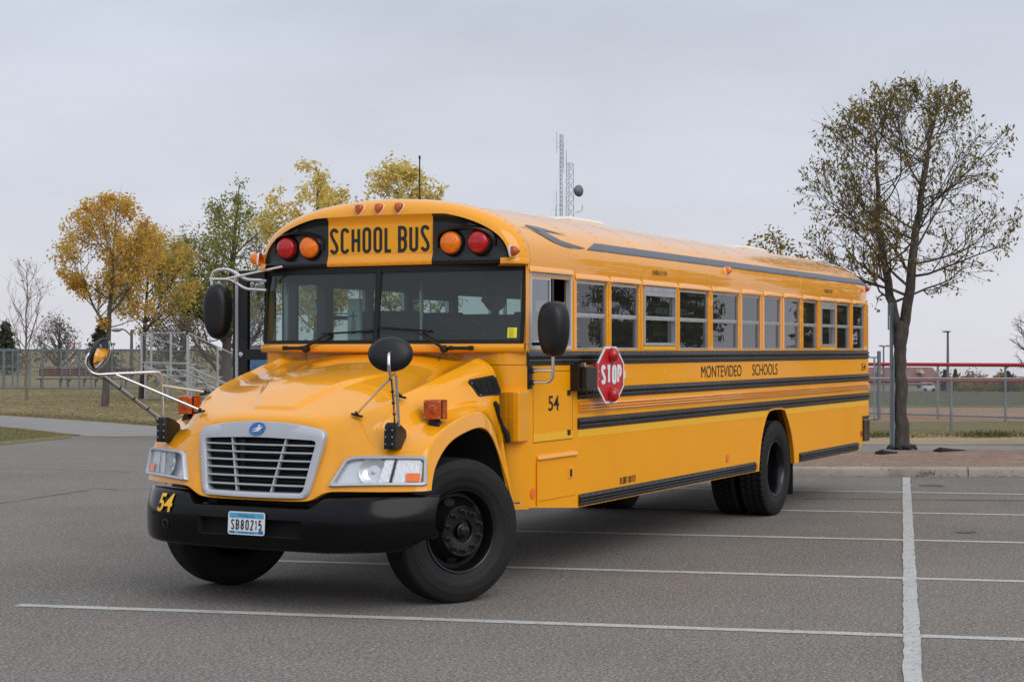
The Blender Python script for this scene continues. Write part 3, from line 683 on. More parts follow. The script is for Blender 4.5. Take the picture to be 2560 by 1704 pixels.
# wipers and their grab handles
for sgn in (1, -1):
    pv = Vector((wsx(.637, 1.84) + .055, sgn * .637, 1.833)); tip = (wsx(.4, 1.96) + .045, sgn * .395, 1.965) if sgn > 0 else (wsx(.4, 1.96) + .045, -.42, 1.958)
    w = MB().tube([pv, pv + Vector((.02, -sgn * .02, .02)), Vector(tip)], [.016, .013, .009], 8).build('wiper', 'black_plastic', BUS, 40)
    MB().lathe([(.028, -.02), (.028, .02), (.018, .032), (0, .034)], pv, (1, 0, 0), 14).build('pivot', 'black_plastic', w, 40)
    e0, e1 = ((.038, 2.002), (.50, 1.971)) if sgn > 0 else ((-.50, 1.952), (-.034, 1.976))
    MB().bar((wsx(e0[0], e0[1]) + .022, e0[0], e0[1]), (wsx(e1[0], e1[1]) + .022, e1[0], e1[1]), .03, .014).build('blade', 'black_rubber', w)
    hx = wsx(.75, 1.84) + .04; h = MB(); h.box(hx - .01, hx + .032, sgn * .675, sgn * .87, 1.826, 1.852); bevel(h.build('grab_handle', 'black_plastic', BUS), .006)
    for yy in (.685, .86): MB().box(hx - .012, hx + .022, sgn * yy - .014, sgn * yy + .014, 1.822, 1.857).build('handle_foot', 'black_plastic', BUS)
    MB().tube([pv + Vector((0, sgn * .01, -.02)), pv + Vector((.03, -sgn * .02, -.05)), pv + Vector((.03, -sgn * .03, -.09)), pv + Vector((-.01, -sgn * .025, -.12))], .004, 6).build('washer_hose', 'black_rubber', BUS)
# inspection sticker and defroster labels inside the glass
MB().box(wsx(1.15, 1.95) - .012, wsx(1.15, 1.95) - .010, 1.108, 1.176, 1.918, 1.998)
m = MB(); m.add([(wsx(y, z) + .003, y, z) for y, z in ((1.095, 1.918), (1.16, 1.918), (1.16, 1.996), (1.095, 1.996))], [(0, 1, 2, 3)]); stk = m.build('inspection_sticker', 'sticker_yellow', BUS)
m = MB()
for k in range(6): m.add([(wsx(1.1, z) + .0045, y, z) for z in (1.985 - k * .012, 1.9878 - k * .012) for y in ((1.105, 1.150) if True else 0)], [(0, 1, 3, 2)])
m.build('sticker_print', 'lettering_black', stk)
# ---- hood and fenders: one moulded skin
ROWS = [
 [(-.705, 0, 1.795), (-.705, .35, 1.79), (-.705, .68, 1.742), (-.705, .80, 1.737), (-.70, .905, 1.765), (-.70, 1.015, 1.725), (-.70, 1.075, 1.62), (-.70, 1.09, 1.47), (-.70, 1.105, 1.31), (-.70, 1.135, 1.05), (-.73, 1.20, .66)],
 [(-.66, 0, 1.79), (-.66, .35, 1.783), (-.66, .68, 1.735), (-.66, .80, 1.73), (-.66, .905, 1.758), (-.66, 1.012, 1.72), (-.66, 1.073, 1.615), (-.66, 1.088, 1.465), (-.655, 1.105, 1.305), (-.66, 1.14, 1.04), (-.725, 1.203, .66)],
 [(-.55, 0, 1.772), (-.55, .35, 1.763), (-.55, .68, 1.712), (-.55, .80, 1.705), (-.55, .905, 1.73), (-.55, 1.005, 1.69), (-.55, 1.067, 1.59), (-.54, 1.085, 1.45), (-.52, 1.125, 1.335), (-.50, 1.188, 1.17), (-.53, 1.205, .985)],
 [(-.35, 0, 1.742), (-.35, .35, 1.732), (-.35, .66, 1.675), (-.35, .80, 1.662), (-.35, .905, 1.683), (-.35, .992, 1.635), (-.35, 1.045, 1.53), (-.34, 1.068, 1.43), (-.31, 1.125, 1.405), (-.29, 1.19, 1.398), (-.315, 1.207, 1.285)],
 [(0, 0, 1.678), (0, .35, 1.665), (0, .64, 1.605), (0, .78, 1.587), (0, .89, 1.597), (0, .965, 1.54), (0, 1.01, 1.445), (0, 1.045, 1.388), (0, 1.12, 1.378), (0, 1.19, 1.368), (0, 1.207, 1.246)],
 [(.3, 0, 1.597), (.3, .33, 1.583), (.3, .60, 1.535), (.3, .76, 1.510), (.3, .865, 1.515), (.3, .93, 1.455), (.3, .972, 1.365), (.29, 1.02, 1.308), (.28, 1.11, 1.300), (.27, 1.19, 1.297), (.29, 1.207, 1.185)],
 [(.52, 0, 1.50), (.52, .30, 1.488), (.52, .54, 1.452), (.52, .69, 1.432), (.52, .785, 1.428), (.52, .86, 1.36), (.52, .905, 1.285), (.51, .975, 1.235), (.49, 1.09, 1.222), (.47, 1.185, 1.218), (.465, 1.21, 1.05)],
 [(.70, 0, 1.40), (.70, .28, 1.392), (.70, .46, 1.374), (.70, .575, 1.36), (.70, .665, 1.342), (.71, .74, 1.265), (.715, .80, 1.205), (.68, .89, 1.172), (.62, 1.06, 1.152), (.555, 1.19, 1.140), (.525, 1.215, .97)],
 [(.835, 0, 1.348), (.83, .25, 1.343), (.815, .41, 1.327), (.79, .51, 1.298), (.775, .575, 1.235), (.80, .63, 1.18), (.80, .70, 1.13), (.735, .88, 1.108), (.655, 1.05, 1.103), (.575, 1.19, 1.098), (.54, 1.218, .93)],
 [(.79, 0, 1.22), (.79, .25, 1.22), (.79, .40, 1.19), (.84, .525, 1.15), (.855, .575, 1.06), (.838, .63, 1.03), (.845, .69, 1.01), (.765, .88, 1.0), (.68, 1.05, 1.0), (.598, 1.197, 1.0), (.555, 1.220, .90)],
 [(.89, 0, .83), (.89, .25, .83), (.90, .40, .84), (.928, .475, .855), (.928, .535, .885), (.905, .59, .895), (.90, .65, .885), (.815, .87, .875), (.72, 1.05, .873), (.625, 1.205, .873), (.568, 1.224, .875)],
 [(.945, 0, .772), (.945, .25, .772), (.945, .40, .775), (.942, .485, .785), (.938, .545, .825), (.922, .60, .848), (.905, .66, .852), (.82, .87, .850), (.725, 1.05, .850), (.630, 1.208, .853), (.572, 1.226, .858)],
 [(.90, 0, .765), (.90, .25, .765), (.90, .40, .768), (.897, .485, .778), (.893, .545, .818), (.877, .60, .842), (.86, .66, .846), (.775, .87, .845), (.68, 1.04, .845), (.60, 1.18, .848), (.562, 1.205, .856)],
]
nr, nc = len(ROWS), len(ROWS[0]); b = bmesh.new(); V = {}
for i in range(nr):
    for j in range(nc):
        x, y, z = ROWS[i][j]; V[i, j] = b.verts.new((x, y, z)); V[i, -j] = V[i, 0] if j == 0 else b.verts.new((x, -y, z))
cl = b.edges.layers.float.new('crease_edge')
for i in range(nr - 1):
    for j in range(-(nc - 1), nc - 1): b.faces.new((V[i, j], V[i + 1, j], V[i + 1, j + 1], V[i, j + 1]))
b.edges.ensure_lookup_table(); b.verts.index_update(); inv = {v: k for k, v in V.items()}
for e in b.edges:
    (i1, j1), (i2, j2) = inv[e.verts[0]], inv[e.verts[1]]
    if abs(j1) == abs(j2) == nc - 2 and 2 <= min(i1, i2) <= 8: e[cl] = .45
    if i1 == i2 == nr - 2: e[cl] = .7
    if i1 == i2 == 1: e[cl] = .55
    if abs(j1) == abs(j2) == 4 and min(i1, i2) <= 6: e[cl] = .5 if min(i1, i2) <= 4 else .25
me = bpy.data.meshes.new('hood'); b.to_mesh(me); b.free()
tmp = bpy.data.objects.new('hood_cage', me); COL.objects.link(tmp); md = tmp.modifiers.new('s', 'SUBSURF'); md.levels = 4; md.render_levels = 4
dg = bpy.context.evaluated_depsgraph_get(); me2 = bpy.data.meshes.new_from_object(tmp.evaluated_get(dg)); bpy.data.objects.remove(tmp)
def sst(a, b_, x): t = max(0, min(1, (x - a) / (b_ - a))); return t * t * (3 - 2 * t)
for v in me2.vertices:   # raised centre panel pressed into the hood top
    x, y, z = v.co
    if x > -.3 and z > 1.3:
        hw = .165 + (.70 - x) * .42; k = (1 - sst(hw - .012, hw + .030, abs(y))) * (1 - sst(.696, .709, x + .18 * y * y)) * sst(-.25, .35, x)
        v.co.z += .020 * k
def boxmask(u, v, e): return sst(0, e, u) * sst(0, e, 1 - u) * sst(0, e, v) * sst(0, e, 1 - v)
for v in me2.vertices:   # openings for the grille and the headlamps pressed back into the skin
    x, y, z = v.co; a_ = abs(y)
    if x > .5:
        hw = .478 + (z - 1.195) * .197
        if .80 < z < 1.22 and a_ < hw + .03: v.co.x -= .20 * sst(0, .03, hw + .03 - a_) * sst(.80, .835, z) * sst(0, .03, 1.225 - z)
        zu = (z - .885) / .207; u_in = .606 + (.70 - .606) * zu; uu = (a_ - u_in) / (1.168 - u_in)
        if .55 < a_ < 1.22 and -.02 < zu < 1.02: k = boxmask(uu - .02, (zu - .05) / .9, .05); v.co.x -= .10 * k; v.co.y -= math.copysign(.05, y) * k
HOOD_ME = me2
me2.name = 'hood'; me2.materials.clear(); me2.materials.append(MATS['bus_yellow']); me2.shade_smooth()
hood = put('hood', me2, BUS)
sol = hood.modifiers.new('thickness', 'SOLIDIFY'); sol.thickness = .012; sol.offset = -1
# fender lip: dark inner liner behind the front wheels
for sgn in (1, -1):
    m = MB(); A2 = [(-.70, .62), (-.63, .80), (-.54, .97), (-.45, 1.12), (-.34, 1.22), (-.2, 1.25), (0, 1.235), (.2, 1.20), (.36, 1.12), (.46, 1.0), (.52, .88)]
    m.grid([[(x, sgn * 1.185, z) for x, z in A2], [(x * .97, sgn * .58, z) for x, z in A2]]); m.build('wheel_liner', 'undercarriage', BUS, 50)
# hood latches, side vents
from mathutils.bvhtree import BVHTree
BVH = BVHTree.FromPolygons([v.co.copy() for v in HOOD_ME.vertices], [tuple(p.vertices) for p in HOOD_ME.polygons])
def skin_y(x, z):
    h = BVH.ray_cast(Vector((x, 2, z)), Vector((0, -1, 0)))[0]
    return h.y if h else 1.06
vent_pts = [(-.337, 1.583), (-.375, 1.605), (-.655, 1.634), (-.685, 1.62), (-.735, 1.50), (-.715, 1.482), (-.425, 1.478), (-.40, 1.49)]
for sgn in (1, -1):
    def vy(x, z=1.5): return skin_y(max(x, -.69), z)
    m = MB(); m.prism(vent_pts, lambda a, b_, d: (a, sgn * (vy(a, b_) + d), b_), -.02, .012); hv = m.build('hood_vent', 'black_plastic', BUS); bevel(hv, .006)
    cxv, czv = -.54, 1.556
    m = MB(); m.prism([(cxv + (a - cxv) * .82, czv + (b_ - czv) * .74) for a, b_ in vent_pts], lambda a, b_, d: (a, sgn * (vy(a, b_) + d), b_), .0125, .0138); m.build('vent_opening', 'void_black', hv)
    op_ = [(cxv + (p - cxv) * .82, czv + (q - czv) * .74) for p, q in vent_pts]
    def xspan(z):
        xs_ = []
        for (p0, q0), (p1, q1) in zip(op_, op_[1:] + op_[:1]):
            if (q0 - z) * (q1 - z) < 0: xs_.append(p0 + (p1 - p0) * (z - q0) / (q1 - q0))
        return (min(xs_), max(xs_)) if len(xs_) > 1 else None
    for k in range(7):
        z = 1.506 + k * .0165; sp_ = xspan(z)
        if sp_: MB().bar((sp_[0], sgn * (vy(sp_[0], z) + .015), z), (sp_[1], sgn * (vy(sp_[1], z) + .015), z), .004, .0035).build('louver', 'black_plastic', hv)
    for xq in (-.62, -.54, -.46): MB().bar((xq, sgn * (vy(xq, 1.505) + .014), 1.505), (xq, sgn * (vy(xq, 1.59) + .014), 1.59), .003, .004).build('louver_post', 'black_plastic', hv)
    for p, q in ((-.365, 1.575), (-.665, 1.622), (-.715, 1.50), (-.425, 1.49)): MB().lathe([(.006, 0), (.005, .003), (0, .004)], (p, sgn * (vy(p, q) + .012), q), (0, sgn, 0), 6).build('vent_screw', 'aluminium', hv)
    m = MB(); m.tube([(-.605, sgn * 1.10, 1.43), (-.625, sgn * 1.112, 1.40), (-.64, sgn * 1.118, 1.33), (-.675, sgn * 1.132, 1.25), (-.715, sgn * 1.145, 1.19), (-.74, sgn * 1.15, 1.125)], [.018, .024, .014, .013, .024, .020], 10)
    m.build('hood_latch', 'black_rubber', BUS, 50)
# ---- grille
def gx(y, z): return .879 + (1.324 - z) * .164 - .15 * y * y
def rounded(pts, rs, n=6):
    o = []; m_ = len(pts)
    for i in range(m_):
        p = Vector(pts[i]); a = (Vector(pts[i - 1]) - p); c = (Vector(pts[(i + 1) % m_]) - p); r = rs[i]
        q0 = p + a.normalized() * min(r, a.length * .45); q1 = p + c.normalized() * min(r, c.length * .45)
        for k in range(n + 1): t = k / n; o.append(tuple(q0 * (1 - t) ** 2 + p * 2 * t * (1 - t) + q1 * t * t))
    return o
def densify(pl, d=.03):
    o = []
    for i in range(len(pl)):
        a, c = Vector(pl[i]), Vector(pl[(i + 1) % len(pl)]); k = max(1, int((c - a).length / d))
        o += [tuple(a.lerp(c, t / k)) for t in range(k)]
    return o
outer = densify(rounded([(-.455, .795), (0, .790), (.455, .795), (.505, 1.04), (.548, 1.262), (.30, 1.312), (0, 1.327), (-.30, 1.312), (-.548, 1.262), (-.505, 1.04)], [.06, .2, .06, .2, .07, .2, .2, .2, .07, .2]))
def match(pl, outer):  # inner outline sampled at the same angles
    c = Vector((0, 1.03)); P = [Vector(p) for p in pl]; o = []
    for q in outer:
        d = (Vector(q) - c); best = None
        for i in range(len(P)):
            a, e = P[i] - c, P[(i + 1) % len(P)] - c; den = d.x * (e.y - a.y) - d.y * (e.x - a.x)
            if abs(den) < 1e-9: continue
            s = (a.x * (e.y - a.y) - a.y * (e.x - a.x)) / den; t = (a.x * d.y - a.y * d.x) / den
            if s > 0 and -1e-6 <= t <= 1 + 1e-6: best = s
        o.append(tuple(c + d * (best or .85)))
    return o
inner_pl = densify(rounded([(-.405, .832), (0, .829), (.405, .832), (.44, 1.02), (.478, 1.195), (0, 1.214), (-.478, 1.195), (-.44, 1.02)], [.035, .2, .035, .2, .035, .3, .035, .2]))
inner = match(inner_pl, outer)
def ringg(pl, k, d, c=(0, 1.04)): return [(gx(y, z) + d, c[0] + (y - c[0]) * k, c[1] + (z - c[1]) * k) for y, z in pl]
m = MB(); m.grid([ringg(outer, .97, -.10), ringg(outer, 1.0, .004), ringg(outer, .985, .014), ringg([tuple(Vector(a).lerp(Vector(b_), .55)) for a, b_ in zip(outer, inner)], 1, .016), ringg(inner, 1.012, .012), ringg(inner, 1, .004), ringg(inner, .99, -.055)], close=True)
grille = m.build('grille', 'silver_paint', BUS, 50)
m = MB(); n = len(inner); m.add(ringg(inner, 1.0, -.05), [tuple(range(n))]); m.build('radiator_void', 'void_black', grille)
m = MB()
for k in range(8): z = .86 + k * .045; m.box(gx(0, z) - .049, gx(0, z) - .046, -.40, .40, z, z + .006)
m.box(.86, .87, -.17, -.13, .84, 1.19); m.build('radiator_fins', 'undercarriage', grille)
for z in (1.159, 1.106, 1.050, .996, .939, .880):
    hw = .478 + (z - 1.195) * .197 + .004; yy = [-hw + 2 * hw * k / 16 for k in range(17)]; m = MB()
    m.grid([[(gx(y, z) + dx, y, z + dz) for y in yy] for dx, dz in ((-.048, .004), (-.004, .0065), (.0, .003), (.0, -.004), (-.006, -.008), (-.048, -.004), (-.048, .004))]); m.build('grille_slat', 'silver_paint', grille, 40)
for sgn in (1, -1):
    m = MB(); m.bar((gx(.23, 1.2) - .022, sgn * .232, 1.205), (gx(.15, .83) - .022, sgn * .145, .83), .012, .03, up=Vector((1, 0, 0))); m.build('grille_bar', 'silver_paint', grille)
# oval emblem with a white bird
def emb(a, b_, d):
    q = Matrix.Rotation(radians(14), 2) @ Vector((a, b_)); return (gx(0, 1.27 + q.y) + .017 + d, q.x + .002, 1.270 + q.y)
m = MB(); m.prism([(.066 * cos(2 * pi * k / 28), .045 * sin(2 * pi * k / 28)) for k in range(28)], emb, 0, .007); em = m.build('emblem', 'emblem_blue', BUS)
bp = [(-.052, .004), (-.01, .009), (.008, .010), (.018, .024), (.036, .022), (.026, .008), (.034, .004), (.052, .012), (.038, -.006), (.016, -.018), (-.008, -.017), (-.05, -.012), (-.012, -.006), (.004, -.002), (-.01, .002)]
b = bmesh.new(); fs = b.faces.new([b.verts.new(emb(p[0], p[1], .0085)) for p in bp]); fs.normal_update(); bmesh.ops.triangulate(b, faces=[fs]); me = bpy.data.meshes.new('emblem_bird'); b.to_mesh(me); b.free(); me.materials.append(MATS['sign_white']); put('emblem_bird', me, em)
# ---- headlamps
for sgn in (1, -1):
    IT, IB, OT, OB = Vector((.826, .700, 1.092)), Vector((.928, .606, .884)), Vector((.580, 1.196, 1.092)), Vector((.618, 1.216, .892))
    nrm = (OB - IB).cross(IT - IB).normalized()
    if nrm.x < 0: nrm = -nrm
    # local patch: u 0 inner..1 outer, v 0 bottom..1 top
    def hp(u, v, d=0.0):
        p = (IB * (1 - u) + OB * u) * (1 - v) + (IT * (1 - u) + OT * u) * v; bowd = .02 * 4 * u * (1 - u); p = p + nrm * (d + bowd); return (p.x, sgn * p.y, p.z)
    ro = densify(rounded([(0, 0), (1, 0), (1, 1), (0, 1)], [.06, .06, .09, .16], 6), .06)
    cen = Vector((.5, .48))
    def sc(pl, k, kv): return [(cen.x + (a - cen.x) * k, cen.y + (c - cen.y) * kv) for a, c in pl]
    m = MB(); m.grid([[hp(u, v, d) for u, v in pl] for pl, d in ((ro, -.03), (ro, .010), (sc(ro, .985, .96), .016), (sc(ro, .93, .82), .014), (sc(ro, .915, .78), .004), (sc(ro, .90, .74), -.035))], close=True)
    hl = m.build('headlamp', 'silver_paint', BUS, 45)
    def sub(u0, u1, v0, v1, d, nu=10, nv=6, skew=0.0): return [[hp(u0 + (u1 - u0) * i / nu + skew * (j / nv - .5), v0 + (v1 - v0) * j / nv, d) for i in range(nu + 1)] for j in range(nv + 1)]
    MB().grid(sub(.05, .95, .10, .88, -.036)).build('backing', 'headlamp_reflector', hl, 180)
    # low/high beam bowl
    cu, cv = .42, .48
    for k_, (cu, rr) in enumerate(((.40, .105),)):
        c0 = Vector(hp(cu, cv, -.03)); N_ = Vector((nrm.x, sgn * nrm.y, nrm.z)); MB().lathe([(.018, -.012), (.05, -.006), (.078, .006), (.094, .020), (.098, .022)], c0, N_, 24).build('bowl', 'headlamp_reflector', hl, 60)
        MB().lathe([(.0, .012), (.014, .008), (.016, -.02)], c0, N_, 12).build('bulb_shield', 'silver_paint', hl, 60)
    MB().grid(sub(.50, .605, .12, .86, -.004, 8, 4)).build('fluted_lens', 'headlamp_flute', hl, 60)
    MB().grid(sub(.615, .635, .10, .88, .002, 1, 2)).build('divider', 'black_plastic', hl)
    MB().grid(sub(.645, .925, .12, .87, -.012)).build('turn_reflector', 'headlamp_flute', hl, 60)
    MB().grid(sub(.78, .925, .14, .42, .0035, 4, 2)).build('amber_insert', 'orange_reflector', hl)
    MB().grid(sub(.055, .62, .11, .87, .006, 14, 4, .04)).build('lens', 'headlamp_lens', hl, 180)
    MB().grid(sub(.64, .945, .11, .87, .0025, 8, 4)).build('corner_lens', 'headlamp_lens', hl, 180)
# ---- fender turn lamps
for sgn in (1, -1):
    c = Vector((.275, sgn * 1.086, 1.403)); m = MB(); m.box(-.052, .04, -.072, .072, -.068, .068); M_ = Matrix.Translation(c) @ Matrix.Rotation(sgn * radians(4), 4, 'Z')
    tl = put('turn_lamp', MB().box(-.05, .035, -.066, .066, -.066, .066).mesh('turn_lamp', 'black_plastic'), BUS, M_)
    for x0, x1, nm in ((.0355, .058, 'lens'), (-.058, -.0505, 'rear_lens')):
        l = put(nm, MB().box(x0, x1, -.068, .068, -.069, .069).mesh(nm, 'amber_dark_lens'), tl); bevel(l, .010, 3)
    put('side_lens', MB().box(-.040, .026, .0663, .072, -.06, .06).mesh('side_lens', 'amber_dark_lens'), tl)
    put('reflex', MB().lathe([(.040, -.002), (.032, .004), (.012, .007), (0, .007)], (.0585, 0, 0), (1, 0, 0), 18).mesh('reflex', 'amber_dark_lens', 60), tl)
    for sy in (-1, 1):
        for sz in (-1, 1): put('screw', MB().lathe([(.006, 0), (.005, .004), (0, .005)], (.058, sy * .055, sz * .055), (1, 0, 0), 6).mesh('screw', 'aluminium'), tl)
    m = MB(); m.prism([(-.05, -.135), (.06, -.135), (.03, -.085), (.012, -.066), (-.012, -.066), (-.03, -.09)], lambda a, b_, d: (d * .9, a, b_), -.04, .045); put('foot', m.mesh('foot', 'black_plastic'), tl)
# ---- front bumper
def bumx(y, z):
    a = abs(y); base = 1.02 - .034 * ((z - .60) / .2) ** 2 - ((z - .69) * .22 if z > .69 else 0) - .02 * (a / .6) ** 2
    if a > .60: t = (a - .60) / .64; base -= .37 * t ** 2.6
    return base
def ztop(y):
    a = abs(y); return .732 + (.812 - .732) * sst(.475, .60, a) + .012 * max(0, (a - .6) / .6)
def zbot(y): a = abs(y); return .430 + .014 * sst(.5, 1.1, a) + .10 * sst(1.06, 1.25, a)
yb = sorted(set([-1.245 + 2.49 * k / 60 for k in range(61)] + [.437, -.437, .40, -.40, .475, -.475, .53, -.53]))
def br(f): return lambda y: zbot(y) + (ztop(y) - zbot(y)) * f
def lv(f): return lambda y: .675 + (ztop(y) - .675) * f
levels = [lambda y: zbot(y), lambda y: zbot(y) + .015, lambda y: min(.50, zbot(y) + .06), lambda y: .525, lambda y: .58, lambda y: .648, lv(0), lv(.2), lv(.4), lv(.6), lv(.78), lv(.92), lv(1.0)]
m = MB(); rows = []
for li, f in enumerate(levels):
    row = []
    for y in yb:
        z = max(f(y), zbot(y) + li * .004); x = bumx(y, z) - (.014 if li in (0, 12) else 0); row.append((x, y, z))
    rows.append(row)
o0 = len(m.v); W_ = len(yb)
for r in rows: m.v += r
for i in range(len(rows) - 1):
    for k in range(W_ - 1):
        ym = (yb[k] + yb[k + 1]) / 2
        if i in (3, 4) and abs(ym) < .437: continue
        m.f.append((i * W_ + k, i * W_ + k + 1, (i + 1) * W_ + k + 1, (i + 1) * W_ + k))
m.grid([rows[-1], [(x - .10, y * .985, z + .002) for x, y, z in rows[-1]], [(x - .105, y * .985, z - .03) for x, y, z in rows[-1]]]); m.grid([rows[0], [(x - .08, y * .985, z - .002) for x, y, z in rows[0]]])
for s_ in (0, -1): m.grid([[r[s_] for r in rows], [(r[s_][0] - .01, r[s_][1] * .985, r[s_][2]) for r in rows]])
bump = m.build('front_bumper', 'black_bumper', BUS, 35)
m = MB(); op = [(-.437, .525), (.437, .525), (.437, .648), (-.437, .648)]
q = densify(op, .05); m.grid([[(bumx(y, z), y, z) for y, z in q], [(bumx(y, z) - .07, y * .97, z) for y, z in q]], close=True); m.add([(.94, y * .97, z) for y, z in op], [(0, 1, 2, 3)]); m.build('bumper_slot', 'void_black', bump)
font_letters('54', .155, .130, lambda a, b_: (bumx(-.845 + a, .66 + b_) + .013, -.845 + a, .66 + b_), .022, .11).build('fleet_number', 'reflective_yellow', bump)
for y, z, r in ((-.745, .575, .036),): MB().lathe([(r, -.02), (r, .006), (r * .7, .008), (r * .6, -.005), (0, -.005)], (bumx(y, z), y, z), (1, -.25, 0), 16).build('tow_eye', 'black_plastic', bump, 40)
MB().lathe([(.012, .001), (0, .0015)], (bumx(-.915, .64) + .001, -.915, .64), (1, -.6, 0), 10).build('bolt_hole', 'void_black', bump)
# licence plate
def pl(a, b_, d=0): return (1.034 + d - (b_) * .06, -.157 + a, .535 + b_)
m = MB(); pr = rounded([(0, 0), (.312, 0), (.312, .160), (0, .160)], [.02] * 4, 4); m.prism(pr, pl, 0, .003); plate = m.build('licence_plate', 'plate_white', BUS)
m = MB(); m.prism([(.010, .116), (.302, .116), (.302, .152), (.010, .152)], pl, .0032, .0036); m.prism([(.010, .008), (.302, .008), (.302, .024), (.010, .024)], pl, .0032, .0036); m.build('plate_band', 'plate_blue', plate)
m = MB(); m.prism([(.262, .010), (.300, .010), (.300, .034), (.262, .034)], pl, .0037, .0041); m.build('plate_tab', 'emblem_blue', plate)
fit_letters('SB80215', .262, .072, .14, .17, lambda a, b_: pl(.027 + a, .034 + b_, .0045)).build('plate_number', 'lettering_black', plate)
fit_letters('FEB', .032, .017, .16, .2, lambda a, b_: pl(.022 + a, .009 + b_, .0045)).build('plate_month', 'lettering_black', plate)
fit_letters('SCHOOL BUS', .13, .014, .2, .2, lambda a, b_: pl(.096 + a, .009 + b_, .0045)).build('plate_legend', 'emblem_blue', plate)
cu = bpy.data.curves.new('t', 'FONT'); cu.body = 'Minnesota'; cu.size = .045; ot = bpy.data.objects.new('t', cu); COL.objects.link(ot)
dg = bpy.context.evaluated_depsgraph_get(); mt_ = bpy.data.meshes.new_from_object(ot.evaluated_get(dg)); bpy.data.objects.remove(ot)
mx_ = max(v.co.x for v in mt_.vertices); k_ = .135 / mx_
for v in mt_.vertices: v.co = pl(.088 + v.co.x * k_, .122 + v.co.y * .8, .0045)
mt_.materials.clear(); mt_.materials.append(MATS['emblem_blue']); put('plate_state', mt_, plate)
# ---- wheels
def tyre_profile(lug=False):
    side = [(.292, .085), (.300, .108), (.318, .127), (.345, .138), (.365, .141), (.368, .144), (.40, .147), (.44, .145), (.452, .145), (.455, .141), (.475, .137), (.497, .128), (.505, .126), (.512, .119), (.519, .105)]
    tr = []
    for gp in (.086, .043, 0, -.043, -.086):
        tr += [(.522, gp + .0075), (.509, gp + .005), (.509, gp - .005), (.522, gp - .0075)]
    return side + tr + [(r, -n_) for r, n_ in reversed(side)]
RW = .5205
tyre_me = MB().lathe(tyre_profile(), (0, 0, 0), (0, 1, 0), 96, ref=(1, 0, 0)).mesh('tyre', 'tyre_rubber', 40)
# drive tyre: staggered blocks cut into the shoulders
m = MB(); n = 240; side = [(.292, .085), (.300, .108), (.318, .127), (.345, .138), (.368, .144), (.40, .147), (.44, .145), (.475, .138), (.492, .133)]
R = []
for r, h in side: R.append([(r * cos(2 * pi * k / n), h, r * sin(2 * pi * k / n)) for k in range(n)])
for h, ph in ((.128, 0), (.118, 0), (.092, 0), (.066, 1), (.060, 2), (.020, 2), (.014, 3), (-.014, 3), (-.020, 4), (-.060, 4), (-.066, 1), (-.092, 0), (-.118, 0), (-.128, 0)):
    row = []
    for k in range(n):
        g = (k + (ph * 2)) % 5; r = .522 if g < 4 else .500
        if abs(h) in (.066, .014): r = .506
        if abs(h) == .128: r = .505 if g < 4 else .495
        a = 2 * pi * k / n; row.append((r * cos(a), h, r * sin(a)))
    R.append(row)
for r, h in reversed(side): R.append([(r * cos(2 * pi * k / n), -h, r * sin(2 * pi * k / n)) for k in range(n)])
m.grid(R, close=True); drive_me = m.mesh('tyre', 'tyre_rubber', 35)
rim_f = MB().lathe([(.292, .08), (.305, .098), (.310, .118), (.304, .128), (.292, .124), (.278, .105), (.270, .07), (.262, .045), (.245, .045), (.225, .07), (.198, .112), (.188, .128), (.182, .144), (.176, .150), (.168, .148), (.165, .142), (.095, .142), (.085, .138), (.082, .12), (.062, .12), (.058, .135), (.056, .150), (.050, .156), (.044, .160), (.037, .174), (.03, .177), (0, .178)], (0, 0, 0), (0, 1, 0), 64).mesh('wheel', 'rim_black', 35)
rim_r = MB().lathe([(.292, .08), (.305, .098), (.310, .118), (.304, .128), (.292, .124), (.276, .10), (.270, .02), (.262, -.06), (.258, -.10), (.22, -.115), (.19, -.11), (.165, -.09), (.16, -.085), (.115, -.085), (.112, -.02), (.105, .005), (.08, .012), (0, .014)], (0, 0, 0), (0, 1, 0), 64).mesh('wheel', 'rim_black', 35)
nut_me = MB().lathe([(.021, -.002), (.021, .006), (.016, .008), (.0155, .030), (.0115, .034), (.0105, .046), (0, .047)], (0, 0, 0), (0, 1, 0), 6).mesh('lug_nut', 'lug_steel', 30)
hole_me = MB().lathe([(.040, -.012), (.040, .002), (0, .0021)], (0, 0, 0), (0, 1, 0), 20).mesh('hand_hole', 'void_black')
def sidewall_text(word, r0, h, a0, span):
    """raised letters round the sidewall, reading clockwise from angle a0"""
    w = r0 * span
    def fn(x, y):
        a = a0 - x / (r0 + h / 2) ; r = r0 + y; n_ = .1485 if r < .44 else .1475; return (-r * cos(a), n_, r * sin(a))
    return fit_letters(word, w, h, .19, .28, fn)
texts_f = [sidewall_text('GOODYEAR', .385, .052, radians(q), 1.62).mesh('tyre_lettering', 'tyre_lettering') for q in (18, 198)]
texts_r = [sidewall_text('G622 RSD', .395, .042, radians(120), 1.0).mesh('tyre_lettering', 'tyre_lettering'), sidewall_text('GOODYEAR', .385, .052, radians(-60), 1.62).mesh('tyre_lettering', 'tyre_lettering')]
